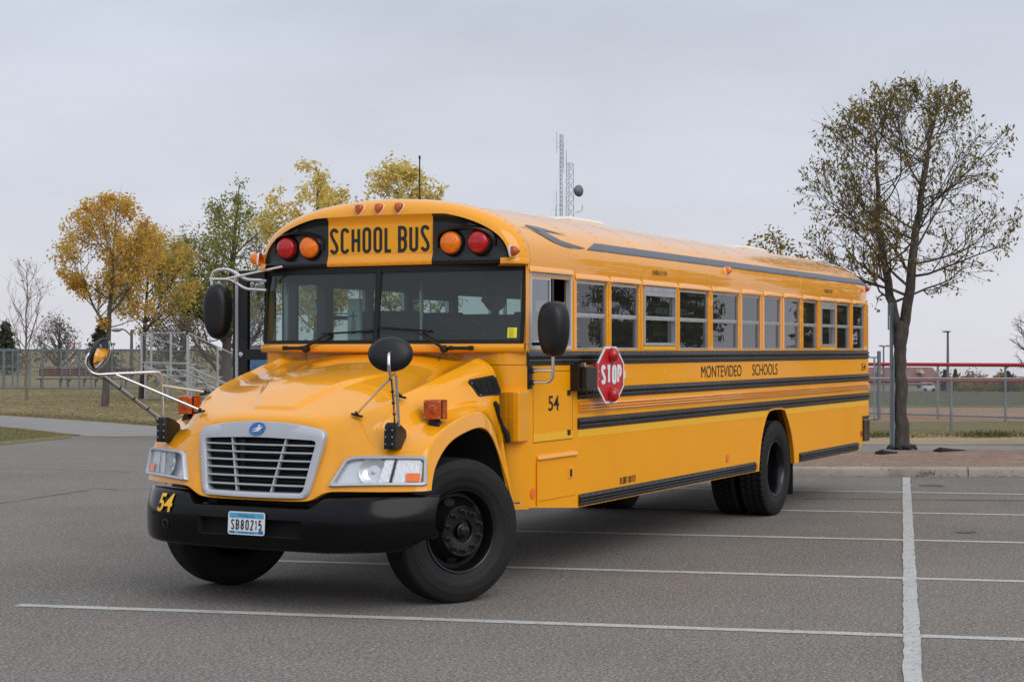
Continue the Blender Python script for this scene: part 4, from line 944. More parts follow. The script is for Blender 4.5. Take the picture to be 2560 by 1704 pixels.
def wheel(c, rot, front, spin=0.0, outer=True, text=None, label=None):
    M_ = Matrix.Translation(c) @ Matrix.Rotation(rot, 4, 'Z') @ Matrix.Rotation(spin, 4, 'Y')
    w = put('wheel', rim_f if front else rim_r, BUS, M_, label)
    put('tyre', tyre_me if front else drive_me, w)
    for tm in text or (): put('tyre_lettering', tm, w)
    if outer:
        if front:
            for k in range(10):
                a = 2 * pi * k / 10; put('lug_nut', nut_me, w, Matrix.Translation((.1425 * cos(a), .142, .1425 * sin(a))))
            for k in range(5):
                a = 2 * pi * k / 5 + .3; put('hand_hole', hole_me, w, Matrix.Translation((.222 * cos(a), .082, .222 * sin(a))) @ Matrix.Rotation(-a, 4, 'Y') @ Matrix.Rotation(-radians(50), 4, 'Z'))
        else:
            for k in range(10):
                a = 2 * pi * k / 10; put('lug_nut', nut_me, w, Matrix.Translation((.1425 * cos(a), -.086, .1425 * sin(a))))
STEER = radians(25)
wheel((-.05, 1.035, RW), -STEER, True, radians(20), text=texts_f, label='front wheel on the driver side, turned outward'); wheel((-.07, -.955, RW), pi - STEER, True, text=texts_f)
XRA = -7.19
for sgn in (1, -1):
    for y in (1.045, .715): wheel((XRA, sgn * y, RW), 0 if sgn > 0 else pi, False, radians(33) * y, outer=y > 1, text=texts_r if y > 1 else None)
    bevel(MB().box(-7.72, -7.705, sgn * .62, sgn * 1.20, .19, .60).build('mud_flap', 'black_rubber', BUS), .004)
# ---- rear bumper, chassis, floor
m = MB(); sec = [(-10.585, 1.236), (-10.86, 1.24), (-10.95, 1.20), (-10.99, 1.05)]; fullp = sec + [(x, -y) for x, y in reversed(sec)]
m.grid([[(x, y, .645) for x, y in fullp], [(x - .002, y, .70) for x, y in fullp], [(x, y, .915) for x, y in fullp], [(x + .0, y * .99, .93) for x, y in fullp], [(x, y * 1.0, .97) for x, y in fullp], [(x + .05, y * .95, .972) for x, y in fullp]]); m.build('rear_bumper', 'black_bumper', BUS, 35)
ch = MB()
for y in (.43, -.43): ch.box(-10.7, .85, y - .04, y + .04, .62, .88)
ch.box(-9.9, -8.4, -.35, .35, .48, .8); ch.box(-3.6, -2.3, -1.05, -.5, .50, .95); ch.box(-5.9, -4.6, -.95, -.55, .55, .9)
ch.tube([(XRA, -1.0, RW), (XRA, 1.0, RW)], .09, 10); ch.lathe([(.0, -.2), (.16, -.18), (.22, 0), (.16, .2), (0, .22)], (XRA, 0, RW), (1, 0, 0), 14); ch.tube([(0, -.95, .47), (0, .95, .47)], .055, 8); ch.tube([(-.5, 0, .75), (-3.5, 0, .66), (XRA, 0, RW)], .045, 8)
ch.box(-.75, .66, -.42, .42, .50, 1.18); ch.box(-.3, .4, .3, .62, .45, .60); ch.box(-.3, .4, -.62, -.3, .45, .60)
ch.box(.70, .72, -.42, .42, .50, 1.15)
for y in (-.36, .36): ch.bar((.6, y, .44), (-.6, y, .42), .09, .05); ch.box(.5, .62, y - .05, y + .05, .38, .55)
ch.build('chassis', 'undercarriage', BUS)
fl = MB(); fl.box(-10.84, -7.72, -1.185, 1.185, .93, .97); fl.box(-7.719, -6.401, -.49, .49, .93, .97); fl.box(-6.40, -.99, -1.185, 1.185, .93, .97); fl.build('floor', 'interior_grey', BUS)
wl = MB()
for sgn in (1, -1): wl.box(-10.84, -1.80, sgn * 1.15, sgn * 1.186, 1.19, 1.82)
wl.box(-1.8, -.97, 1.15, 1.186, .97, 1.82); wl.build('inner_panel', 'interior_grey', BUS)
il = MB(); pr = off(FULL, .045); il.grid([[(XF + .0, y, z) for y, z in pr], [(XR + .06, y, z) for y, z in pr]]); il.build('ceiling_liner', 'interior_light', BUS, 40)
m = MB(); m.prism([(1.14, .97), (-1.14, .97)] + [(y, z) for y, z in reversed(off(FULL, .06))], lambda a, b_, d: (d, a, b_), XR + .06, XR + .05); m.build('rear_liner', 'interior_grey', BUS)
MB().box(-.99, -.975, -1.18, 1.18, .6, 1.80).build('firewall', 'void_black', BUS)
dm = MB(); dm.prism([(-.80, 1.875), (-1.05, 1.87), (-1.12, 1.78), (-1.12, 1.3), (-.84, 1.3)], lambda a, b_, d: (a - .06, d, b_), -1.02, 1.02); dm.build('dashboard', 'interior_grey', BUS)
def rounded2(pts): return rounded(pts, [.01, .01, .14, .14], 6)
# seats
sb_ = MB(); R = []
for dx, dz in ((0, 0), (.05, .0), (.10, .35), (.12, .66), (.10, .72), (.04, .74), (-.0, .70), (-.02, .3)): R.append([(-dx, y, 1.42 + dz - (.05 if abs(abs(y) - .68) > .44 and dz > .6 else 0)) for y in (.24, .27, .5, .8, 1.08, 1.12)])
sb_.grid(R); sb_.box(-.10, .34, .24, 1.12, 1.34, 1.46); sb_.tube([(-.02, .3, .97), (-.02, .3, 1.4)], .02, 6)
st_me = sb_.mesh('bus_seat', 'seat_vinyl', 50); sr_me = st_me.copy(); 
for v in sr_me.vertices: v.co.y = -v.co.y
xx = -2.55
for k in range(11):
    put('bus_seat', st_me, BUS, Matrix.Translation((xx, 0, 0))); put('bus_seat', sr_me, BUS, Matrix.Translation((xx, 0, 0))); xx -= .72
MB().box(-2.16, -2.12, .25, 1.15, 1.0, 2.12).build('barrier', 'seat_vinyl', BUS)
q_ = rounded2([(-1.15, 1.0), (-.38, 1.0), (-.38, 2.17), (-1.15, 2.17)]); m = MB(); m.prism(q_, lambda p, z, d: (d, p, z), -2.16, -2.12); m.build('barrier', 'seat_vinyl', BUS)
MB().tube([(-1.05, -1.10, .97), (-1.05, -1.10, 2.45)], .016, 8).build('grab_pole', 'chrome', BUS, 60)
MB().box(-1.842, -1.7145, -1.159, -1.15, .97, 2.44).build('pillar_trim', 'interior_grey', BUS); MB().box(-1.7165, -1.7145, -1.219, -1.159, .97, 2.44).build('pillar_trim', 'interior_grey', BUS)
for y in (-.40, .42): MB().tube([(-2.1, y, .97), (-2.1, y, 2.92)], .018, 8).build('grab_pole', 'chrome', BUS, 60)
ds = MB(); ds.box(-1.95, -1.80, .33, .80, 1.35, 2.12); ds.box(-1.82, -1.38, .33, .80, 1.25, 1.40); bevel(ds.build('driver_seat', 'seat_vinyl', BUS), .04, 3)
m = MB(); c = Vector((-1.20, .54, 1.93)); ax = Vector((-.62, 0, .78)).normalized(); u = ax.orthogonal().normalized(); w_ = ax.cross(u)
m.tube([c + (u * cos(2 * pi * k / 28) + w_ * sin(2 * pi * k / 28)) * .225 for k in range(28)], .015, 8, closed=True); sw = m.build('steering_wheel', 'black_plastic', BUS, 60)
m = MB(); m.lathe([(.07, 0), (.06, .03), (0, .035)], c, ax, 14)
for k in range(3): m.bar(c, c + (u * cos(2 * pi * k / 3) + w_ * sin(2 * pi * k / 3)) * .22, .04, .012, up=ax)
m.tube([c, c - ax * .5], .03, 8); m.build('steering_hub', 'black_plastic', sw)
bx = MB().box(-1.0, -.95, -.436, -.318, 1.90, 2.242).build('first_aid_box', 'paper_white', BUS); bevel(bx, .01)
MB().box(-.9495, -.948, -.383, -.371, 2.06, 2.14).build('cross_upright', 'lettering_black', bx); MB().box(-.9495, -.948, -.42, -.335, 2.095, 2.104).build('cross_bar', 'lettering_black', bx)
for k in range(6): MB().box(-.9495, -.948, -.398, -.352, 1.955 + k * .018, 1.964 + k * .018).build('flag_stripe', 'flag_red', bx)
m = MB(); m.add([(-.78, .04, 1.885), (-.98, .02, 1.90), (-.98, .34, 1.90), (-.78, .36, 1.885)], [(0, 1, 2, 3)]); m.build('paper_sheet', 'paper_white', BUS)
# ---- passenger door, folded open outward
mat('door_rubber', (0.012, 0.012, 0.013), 0.4)
def door_leaf(x0, front):
    yd0, yd1 = -1.24, -1.60
    m = MB()
    m.box(x0 - .04, x0, yd1, yd0, 2.40, 2.50); m.box(x0 - .04, x0, yd1, yd0, 1.74, 1.83); m.box(x0 - .04, x0, yd1, yd0, .62, .75); m.box(x0 - .04, x0, yd1, yd1 + .09, .75, 1.74); m.box(x0 - .04, x0, yd1, yd1 + .09, 1.83, 2.40); m.box(x0 - .04, x0, yd0 - .05, yd0, .75, 2.40)
    dr = m.build('entrance_door', 'black_paint', BUS)
    MB().box(x0 - .03, x0 + .012, yd1 - .028, yd1 - .002, .60, 2.50).build('door_edge', 'silver_paint', dr); MB().box(x0 - .05, x0 + .01, yd1 - .055, yd1 - .029, .60, 2.48).build('door_seal', 'door_rubber', dr)
    for z0, z1 in ((1.83, 2.40), (.75, 1.70)): MB().box(x0 - .022, x0 - .018, yd1 + .09, yd0 - .05, z0, z1).build('pane', 'clear_glass', dr)
    if front: MB().lathe([(.022, 0), (.022, .012), (.012, .016), (0, .016)], (x0, yd1 + .03, 1.785), (1, 0, 0), 14).build('lock', 'chrome', dr)
door_leaf(-1.06, True); door_leaf(-1.79, False)
# ---- mirrors
def tubes(name, lst, mt, parent, n=8): 
    m = MB()
    for pts, r in lst: m.tube(pts, r, n)
    return m.build(name, mt, parent, 60)
def fillet(pts, r=.05, n=5):
    o = [Vector(pts[0])]
    for i in range(1, len(pts) - 1):
        p = Vector(pts[i]); a = Vector(pts[i - 1]) - p; c = Vector(pts[i + 1]) - p; q0 = p + a.normalized() * min(r, a.length * .45); q1 = p + c.normalized() * min(r, c.length * .45)
        for k in range(n + 1): t = k / n; o.append(q0 * (1 - t) ** 2 + p * 2 * t * (1 - t) + q1 * t * t)
    o.append(Vector(pts[-1])); return o
def mirror_head(c, w, h, d, name, yaw=0.0):
    m = MB(); R = []; n = 28
    for dx, k in ((-.5, .93), (-.42, .985), (-.2, 1.0), (.05, .97), (.25, .90), (.40, .76), (.48, .52), (.5, .2)):
        R.append([(dx * d, w / 2 * k * math.copysign(abs(cos(2 * pi * j / n)) ** .80, cos(2 * pi * j / n)) * (1 + .10 * sin(2 * pi * j / n)), h / 2 * (k + (1 - k) * .35) * math.copysign(abs(sin(2 * pi * j / n)) ** .88, sin(2 * pi * j / n))) for j in range(n)])
    m.grid(R, close=True); m.add(R[-1], [tuple(range(n))])
    M_ = Matrix.Translation(c) @ Matrix.Rotation(yaw, 4, 'Z'); hd_ = put(name, m.mesh(name, 'black_plastic', 50), BUS, M_)
    g = MB(); g.add([(-.5 * d + .004, y * .95, z * .96) for _, y, z in R[0]], [tuple(range(n))]); put('glass', g.mesh('glass', 'mirror_face'), hd_); return hd_
lm = mirror_head((-.93, 1.427, 1.985), .245, .43, .15, 'rear_view_mirror', radians(-14))
lm['label'] = 'black oval mirror on two steel arms beside the driver window'
tubes('mirror_arm', [(fillet([(-.95, 1.425, 1.79), (-.95, 1.425, 1.577), (-.955, 1.215, 1.573)], .07), .013), ([(-.95, 1.425, 1.665), (-.955, 1.215, 1.664)], .013)], 'chrome', BUS, 10)
m = MB(); m.box(-.985, -.925, 1.215, 1.236, 1.525, 1.708); 
for z in (1.573, 1.664): m.box(-.975, -.935, 1.23, 1.262, z - .02, z + .02)
bevel(m.build('mirror_bracket', 'black_plastic', BUS), .006)
rmh = mirror_head((-.80, -1.637, 2.148), .232, .47, .15, 'rear_view_mirror', radians(10))
rmh['label'] = 'tall black mirror hanging from a bent steel bracket beside the entrance door'
tubes('mirror_arm', [(fillet([(-.8, -1.684, 2.37), (-.8, -1.684, 2.476), (-.8, -1.60, 2.50), (-.8, -1.497, 2.496), (-.8, -1.338, 2.408), (-.82, -1.14, 2.397)], .05), .014), (fillet([(-.8, -1.684, 2.417), (-.8, -1.497, 2.414), (-.8, -1.338, 2.33), (-.82, -1.14, 2.316)], .04), .013), ([(-.8, -1.43, 2.45), (-.8, -1.45, 2.385)], .016)], 'chrome', BUS, 10)
tubes('mirror_stay', [([(-.80, -1.55, 2.418), (-.735, -.93, 2.505)], .009)], 'sign_white', BUS)
# crossover mirrors on the fenders
for sgn in (1, -1):
    c = Vector((1.115, sgn * 1.222, 1.80)) if sgn > 0 else Vector((1.13, -1.232, 1.800))
    # the dish looks back at the bus front and down
    ax = Vector((-.93, -sgn * .42, -.22)).normalized() if sgn > 0 else Vector((-.93, .42, -.22)).normalized()
    if sgn < 0: ax = Vector((-.30, .90, -.30)).normalized()
    u = ax.cross(Vector((0, 0, 1))).normalized(); w_ = u.cross(ax)
    m = MB(); R = []; n = 36
    for h, k in ((-.044, .02), (-.043, .35), (-.038, .62), (-.028, .82), (-.014, .93), (-.004, .965), (-.002, 1.005), (.004, 1.02), (.012, 1.02), (.017, 1.0), (.017, .955)):
        R.append([c + ax * h + (u * cos(2 * pi * j / n) * .148 + w_ * sin(2 * pi * j / n) * .118) * k for j in range(n)])
    m.grid(R, close=True); cm = m.build('crossover_mirror', 'black_plastic', BUS, 60, label='oval convex mirror on a steel bracket over the %s fender' % ('driver-side' if sgn > 0 else 'door-side'))
    R = []
    for k in (.955, .8, .6, .4, .2, .03): R.append([c + ax * (.017 + .045 * (1 - k * k)) + (u * cos(2 * pi * j / n) * .148 + w_ * sin(2 * pi * j / n) * .118) * k for j in range(n)])
    MB().grid(R, close=True).build('glass', 'mirror_face', cm, 180)
    back = c - ax * .044
    hook = fillet([(.668, sgn * 1.018, 1.30), (.700, sgn * 1.017, 1.64), (.72, sgn * 1.02, 1.662), (1.17, sgn * 1.255, 1.645), back + Vector((.06, sgn * .03, -.10)), back + Vector((.045, sgn * .02, -.02)), back], .05)
    tubes('mirror_arm', [(hook, .0115)], 'chrome', cm, 10)
    e1 = Vector((1.10, sgn * 1.22, 1.640)); e2 = Vector((1.02, sgn * 1.175, 1.645))
    tubes('mirror_strut', [([e1, (.715, sgn * 1.017, 1.325)], .009), ([e2, (.673, sgn * .685, 1.385)], .0095), ([(.69, sgn * 1.015, 1.56), (.376, sgn * .86, 1.508)], .009)], 'chrome', cm)
    m = MB()
    for p in ((.673, .68, 1.372), (.376, .857, 1.497)):
        P_ = Vector((p[0], sgn * p[1], p[2])); m.bar(P_ + Vector((.0, -sgn * .04, .006)), P_ + Vector((0, sgn * .045, -.012)), .022, .014); m.lathe([(.014, 0), (.014, .02), (.008, .026), (0, .026)], P_, (0, 0, 1), 8)
    m.build('strut_foot', 'black_plastic', cm)
    m = MB()
    for t in (.2, .45, .7): p = Vector((.715, sgn * 1.017, 1.325)).lerp(e1, t); m.tube([p, p + Vector((.008, sgn * .004, .006))], .0125, 8)
    m.tube(fillet([e1 + Vector((.08, sgn * .03, .0)), e1 + Vector((.0, 0, -.02)), Vector((.735, sgn * 1.03, 1.32)), Vector((.725, sgn * 1.03, 1.25)), Vector((.745, sgn * 1.0, 1.16)), Vector((.755, sgn * .965, 1.145))], .03), .004, 6); m.build('mirror_cable', 'black_rubber', cm)
    # moulded base on the fender
    m = MB(); R = []
    cb = Vector((.70, sgn * .975, 1.23))
    for dx, k in ((.04, .9), (.035, .97), (.02, 1.0), (-.03, .94), (-.10, .72), (-.17, .35)):
        R.append([Vector((.70 + dx, sgn * (.985 + a * .046 * k), 1.235 + c_ * .092 * (k if c_ > 0 else 1.0) - (.0 if c_ > 0 else .0))) for a, c_ in ((-1, -1.0), (-.95, .3), (-.8, .8), (-.5, 1), (.5, 1), (.8, .8), (.95, .3), (1, -1.0))])
    m.grid(R); m.add(R[0], [tuple(range(8))]); base = m.build('mirror_base', 'black_plastic', cm, 40)
    m = MB()
    for a in (-.6, .6):
        for c_ in (-.7, -.1, .5): m.lathe([(.006, 0), (.005, .004), (0, .005)], (.741, sgn * .985 + a * .045, 1.235 + c_ * .08), (1, 0, 0), 6)
    m.build('base_screws', 'aluminium', cm)
# ---- stop arm
A5 = radians(4.5); P0 = Vector((-1.99, 1.33, 1.616)); sx = Vector((-cos(A5), sin(A5), 0)); sn = Vector((sin(A5), cos(A5), 0))
def sgp(a, b_, d=0.0): p = P0 + sx * a + sn * d + Vector((0, 0, b_)); return p
h_ = .236; k_ = h_ * math.tan(pi / 8)
octo = [(.236 + x, z) for x, z in ((-k_, -h_), (k_, -h_), (h_, -k_), (h_, k_), (k_, h_), (-k_, h_), (-h_, k_), (-h_, -k_))]
m = MB(); m.prism(octo, sgp, -.004, .004); stop = m.build('stop_sign', 'sign_white', BUS, label='red octagonal stop arm sign folded against the bus side')
for d0, d1 in ((.0045, .006), (-.006, -.0045)): m = MB(); m.prism([(.236 + (x - .236) * .925, z * .925) for x, z in octo], sgp, d0, d1); m.build('red_face', 'stop_red', stop)
fit_letters('STOP', .362, .164, .215, .07, lambda a, b_: sgp(.060 + a, -.078 + b_, .0075)).build('sign_lettering', 'sign_white', stop)
for z in (.165, -.165):
    m = MB(); R = []
    for hh, kk in ((.006, 1), (.02, 1.0), (.045, .92), (.062, .7), (.070, .4), (.072, .03)): R.append([sgp(.236 + .052 * kk * cos(2 * pi * j / 20), z + .062 * kk * sin(2 * pi * j / 20), hh) for j in range(20)])
    m.grid(R, close=True); m.build('stop_lamp', 'red_lens', stop, 60)
m = MB(); m.box(-1.998, -1.955, 1.318, 1.338, 1.515, 1.718); m.build('hinge_plate', 'stop_red', stop)
for zz in (-.03, .03): MB().lathe([(.008, 0), (.007, .008), (0, .009)], sgp(.02, zz, .004), sn, 6).build('hinge_bolt', 'aluminium', stop)
m = MB(); m.prism([(.470, -.03), (.495, -.03), (.495, .03), (.470, .03)], sgp, -.004, .004); m.build('stop_bumper', 'sign_white', stop)
m = MB(); m.box(-1.955, -1.73, 1.222, 1.35, 1.510, 1.690); sbx = m.build('stop_arm_box', 'black_cap', BUS); bevel(sbx, .012, 3)
bevel(MB().box(-1.745, -1.70, 1.222, 1.30, 1.492, 1.706).build('box_flange', 'black_plastic', sbx), .005)
MB().box(-1.86, -1.83, 1.26, 1.29, 1.69, 1.72).build('box_bolt', 'aluminium', sbx)
MB().tube(fillet([(-1.84, 1.30, 1.515), (-1.84, 1.30, 1.45), (-1.92, 1.31, 1.42), (-1.99, 1.30, 1.46), (-2.0, 1.29, 1.50)], .04), .006, 6).build('air_hose', 'lug_steel', sbx)
# front latch on the cowl corner
m = MB(); m.box(-.775, -.755, 1.13, 1.165, .62, .75); m.box(-.755, -.735, 1.135, 1.16, .665, .72); m.tube([(-.745, 1.15, .67), (-.74, 1.22, .665), (-.74, 1.25, .668)], .009, 8); m.build('cowl_latch', 'aluminium', BUS)

# ================================================================ the driver (seated, head turned to the door side)
dv = thing('person', 'driver in dark clothes sitting behind the wheel of the school bus', 'person', (-1.66, .56, 0))
def skinned(name, pts, edges, radii, mt, parent, levels=2, root=0):
    me = bpy.data.meshes.new(name); me.from_pydata(pts, edges, []); o = bpy.data.objects.new(name, me); COL.objects.link(o)
    md = o.modifiers.new('skin', 'SKIN'); md.use_smooth_shade = True
    for i, r in enumerate(radii): me.skin_vertices[0].data[i].radius = (r, r) if not isinstance(r, tuple) else r
    me.skin_vertices[0].data[root].use_root = True
    s = o.modifiers.new('sub', 'SUBSURF'); s.levels = levels; s.render_levels = levels
    dg = bpy.context.evaluated_depsgraph_get(); m2_ = bpy.data.meshes.new_from_object(o.evaluated_get(dg)); bpy.data.objects.remove(o)
    m2_.materials.clear(); m2_.materials.append(MATS[mt]); m2_.shade_smooth(); m2_.name = name; return put(name, m2_, parent)
bp = [(0, 0, 1.45), (-.02, 0, 1.65), (-.03, 0, 1.85), (-.02, 0, 2.02), (-.01, 0, 2.10), (-.02, .20, 2.0), (.08, .27, 1.78), (.36, .16, 1.90), (-.02, -.20, 2.0), (.08, -.27, 1.78), (.36, -.19, 1.90), (.28, .12, 1.45), (.42, .12, 1.1), (.28, -.12, 1.45), (.42, -.12, 1.1), (.50, .12, 1.0), (.50, -.12, 1.0)]
be = [(0, 1), (1, 2), (2, 3), (3, 4), (3, 5), (5, 6), (6, 7), (3, 8), (8, 9), (9, 10), (0, 11), (11, 12), (0, 13), (13, 14), (12, 15), (14, 16)]
skinned('body', bp, be, [.16, .16, .17, .10, .06, .085, .055, .04, .085, .055, .04, .09, .06, .09, .06, .05, .05], 'jacket', dv)
m = MB(); R = []   # head turned towards the door: an egg with brow, nose and chin on its -Y side
for i in range(13):
    th = pi * i / 12; row = []
    for k in range(16):
        a = 2 * pi * k / 16; x = .075 * sin(th) * cos(a); y = .098 * sin(th) * sin(a); z = .125 * cos(th)
        if sin(a) < -.9: y -= {5: .006, 6: .012, 7: .030, 8: .012, 9: .010, 10: .012}.get(i, 0)
        row.append((x + .0, y, z + 2.265))
    R.append(row)
m.grid(R, close=True); M_ = Matrix.Rotation(radians(18), 4, 'Z'); hd2 = put('head', m.mesh('head', 'skin', 180), dv, M_)
m = MB(); R = []
for i in range(7):
    th = pi * .52 * i / 6; R.append([(.083 * sin(th) * cos(2 * pi * k / 16), .012 + .104 * sin(th) * sin(2 * pi * k / 16) , 2.275 + .13 * cos(th)) for k in range(16)])
m.grid(R, close=True); m.box(-.045, .045, -.175, -.085, 2.315, 2.325); put('hair', m.mesh('hair', 'jacket', 180), hd2)
for y in (.15, -.19):
    h = MB().tube([(.36, y, 1.90), (.42, y * .98, 1.93), (.44, y * .95, 1.955)], [.035, .042, .03], 8)
    for k in range(4): h.tube([(.43, y + (k - 1.5) * .018, 1.955), (.462, y + (k - 1.5) * .018, 1.965), (.47, y + (k - 1.5) * .018, 1.94), (.452, y + (k - 1.5) * .018, 1.925)], [.009, .009, .008, .007], 6)
    h.tube([(.40, y - math.copysign(.035, y), 1.94), (.44, y - math.copysign(.045, y), 1.955), (.455, y - math.copysign(.04, y), 1.94)], [.012, .010, .008], 6); put('hand', h.mesh('hand', 'skin', 60), dv)
# ================================================================ GROUND
rng = random.Random(7)
def ground_mat(name, c1, c2, c3, s1, s2, rough=0.95, bump=0.4, bscale=60, speck=None, spscale=160, mix3=(.55, .68)):
    m = bpy.data.materials.new(name); m.use_nodes = True; MATS[name] = m; N = m.node_tree; b = N.nodes['Principled BSDF']
    b.inputs['Roughness'].default_value = rough; b.inputs['Specular IOR Level'].default_value = 0.25
    t = N.nodes.new('ShaderNodeTexCoord')
    def noise(sc, det=6, r=.62):
        n = N.nodes.new('ShaderNodeTexNoise'); n.inputs['Scale'].default_value = sc; n.inputs['Detail'].default_value = det; n.inputs['Roughness'].default_value = r; N.links.new(t.outputs['Object'], n.inputs[0]); return n.outputs[0]
    def rng_(v, a, c):
        q = N.nodes.new('ShaderNodeMapRange'); q.inputs[1].default_value = a; q.inputs[2].default_value = c; N.links.new(v, q.inputs[0]); return q.outputs[0]
    def mix(f, a, c):
        q = N.nodes.new('ShaderNodeMix'); q.data_type = 'RGBA'; N.links.new(f, q.inputs[0])
        for i, v in ((6, a), (7, c)):
            if isinstance(v, tuple): q.inputs[i].default_value = (*v, 1)
            else: N.links.new(v, q.inputs[i])
        return q.outputs[2]
    col = mix(rng_(noise(s1), .35, .65), c1, c2); col = mix(rng_(noise(s2, 4), *mix3), col, c3)
    if speck:
        for cc, lo, hi, sc in speck: col = mix(rng_(noise(sc, 2, .5), lo, hi), col, cc)
    N.links.new(col, b.inputs['Base Color'])
    bp = N.nodes.new('ShaderNodeBump'); bp.inputs['Strength'].default_value = bump; bp.inputs['Distance'].default_value = 0.01
    N.links.new(noise(bscale, 3), bp.inputs['Height']); N.links.new(bp.outputs[0], b.inputs['Normal']); return m
ground_mat('asphalt', (.200, .181, .162), (.174, .158, .142), (.136, .125, .114), 1.1, .16, .95, .7, 60, speck=[((.40, .36, .31), .57, .65, 52), ((.060, .056, .053), .58, .67, 47), ((.30, .26, .22), .60, .69, 30), ((.095, .09, .085), .60, .71, 29)], mix3=(.5, .72))
ground_mat('old_asphalt', (.275, .262, .248), (.235, .225, .213), (.205, .197, .188), 1.0, .3, .95, .35, 80, speck=[((.24, .23, .21), .6, .72, 50)])
ground_mat('autumn_grass', (.215, .17, .082), (.15, .135, .052), (.28, .21, .12), 2.6, .22, .98, .9, 22, speck=[((.20, .15, .075), .58, .72, 6), ((.055, .065, .018), .60, .74, 9)], mix3=(.5, .66))
ground_mat('dry_lawn', (.20, .155, .068), (.125, .12, .042), (.27, .20, .11), 3, .5, .98, .9, 25, speck=[((.25, .18, .09), .58, .72, 8), ((.05, .06, .018), .60, .74, 9)])
ground_mat('mulch', (.29, .195, .145), (.225, .148, .108), (.345, .25, .19), 6, 1.1, .98, 1.0, 30, speck=[((.34, .25, .21), .60, .70, 22), ((.075, .045, .036), .60, .70, 18)])
ground_mat('sand', (.42, .315, .20), (.36, .26, .155), (.47, .37, .25), 4, .8, .98, .5, 40, speck=[((.3, .21, .12), .60, .70, 12)])
ground_mat('infield_dirt', (.33, .20, .13), (.29, .17, .105), (.36, .23, .155), 2, .3, .98, .4, 30)
ground_mat('concrete', (.36, .33, .285), (.30, .275, .235), (.24, .215, .18), 3, .8, .9, .4, 50, speck=[((.20, .18, .15), .62, .72, 14)])
ground_mat('line_paint', (.50, .50, .49), (.42, .42, .41), (.33, .325, .31), 9, 2.5, .75, .3, 90, speck=[((.20, .195, .19), .615, .66, 38), ((.30, .29, .28), .64, .70, 85)], mix3=(.55, .75))
ground_mat('outfield_grass', (.088, .085, .040), (.070, .072, .030), (.105, .092, .048), 1.2, .15, .98, .5, 12)
ground_mat('green_strip', (.115, .125, .045), (.085, .10, .03), (.15, .14, .06), 1.2, .2, .98, .5, 12)
def tz(D, l):
    k = sst(-14, 4, l); return -.0225 * max(0, min(D, 335) - 46) * k
# one sheet to the horizon
m = MB(); Ds = [-60, -20, 0, 20, 35, 46, 60, 80, 110, 150, 200, 260, 335, 420, 700, 1500, 3500]; Ls = [-3500, -1500, -600, -250, -100, -50, -25, -14, -11, -8, -5, -2, 1, 4, 10, 30, 60, 120, 250, 600, 1500, 3500]
m.grid([[Wd(D, l, tz(D, l) - .012 - (.0 if D < 340 else min(90, (D - 335) * .12) * sst(-14, 4, l))) for l in Ls] for D in Ds]); g = m.build('terrain', 'autumn_grass', None, 60); structure(g)
def sheet(name, pts, z, mt, kind='structure', label=None):
    m = MB(); m.add([Wd(D, l, z if not callable(z) else z(D, l)) for D, l in pts], [tuple(range(len(pts)))]); o = m.build(name, mt); o['kind'] = kind
    return o
sheet('parking_lot', [(-40, -70), (-40, 60), (24.6, 60), (24.6, -1), (33, -3), (35.6, lat(402, 35.6)), (35.2, lat(238, 35.2)), (34.9, lat(166, 34.9)), (32.0, lat(0, 32)), (27, lat(-500, 27)), (24, -70)], 0.0, 'asphalt')
# lighter drive that swings past the lawn and on behind the bus
pathn = [(-900, 45.5, 52), (-300, 42.0, 49), (0, 39.2, 46.2), (120, 37.0, 44.2), (238, 35.0, 42.3), (402, 35.0, 39.4), (600, 34.0, 38.0), (1000, 32.2, 36.0), (1500, 30.6, 33.6), (1900, 29.3, 31.4)]
m = MB(); m.grid([[Wd(a, lat(px, a), .004) for px, a, c in pathn], [Wd(c, lat(px, c), .004) for px, a, c in pathn]]); structure(m.build('drive_path', 'old_asphalt'))
m = MB(); pts = [(39.0, lat(-2, 39)), (37.2, lat(90, 37.2)), (35.9, lat(150, 35.9)), (35.0, lat(178, 35.0)), (34.4, lat(150, 34.4)), (33.6, lat(95, 33.6)), (32.6, lat(30, 32.6)), (30.0, lat(-170, 30)), (27, lat(-500, 27)), (34, lat(-500, 34)), (40.5, lat(-160, 40.5))]
m.add([Wd(D, l, .03) for D, l in pts] + [Wd(D + (.25 if i in (0, 1, 2, 10) else -.25), l + (.1 if i < 9 else 0), .006) for i, (D, l) in enumerate(pts)], [tuple(range(11))] + [(i, (i + 1) % 11, 11 + (i + 1) % 11, 11 + i) for i in range(11)]); structure(m.build('grass_island', 'dry_lawn'))
m = MB(); m.grid([[Wd(D, l, .009) for D, l in [(35.3, lat(200, 35.3)), (35.1, lat(300, 35.1)), (35.5, lat(402, 35.5)), (35.0, lat(520, 35))]], [Wd(D, l, .009) for D, l in [(35.15, lat(200, 35.15)), (34.95, lat(300, 34.95)), (35.3, lat(402, 35.3)), (34.9, lat(520, 34.9))]]]); structure(m.build('sand_edge', 'sand'))
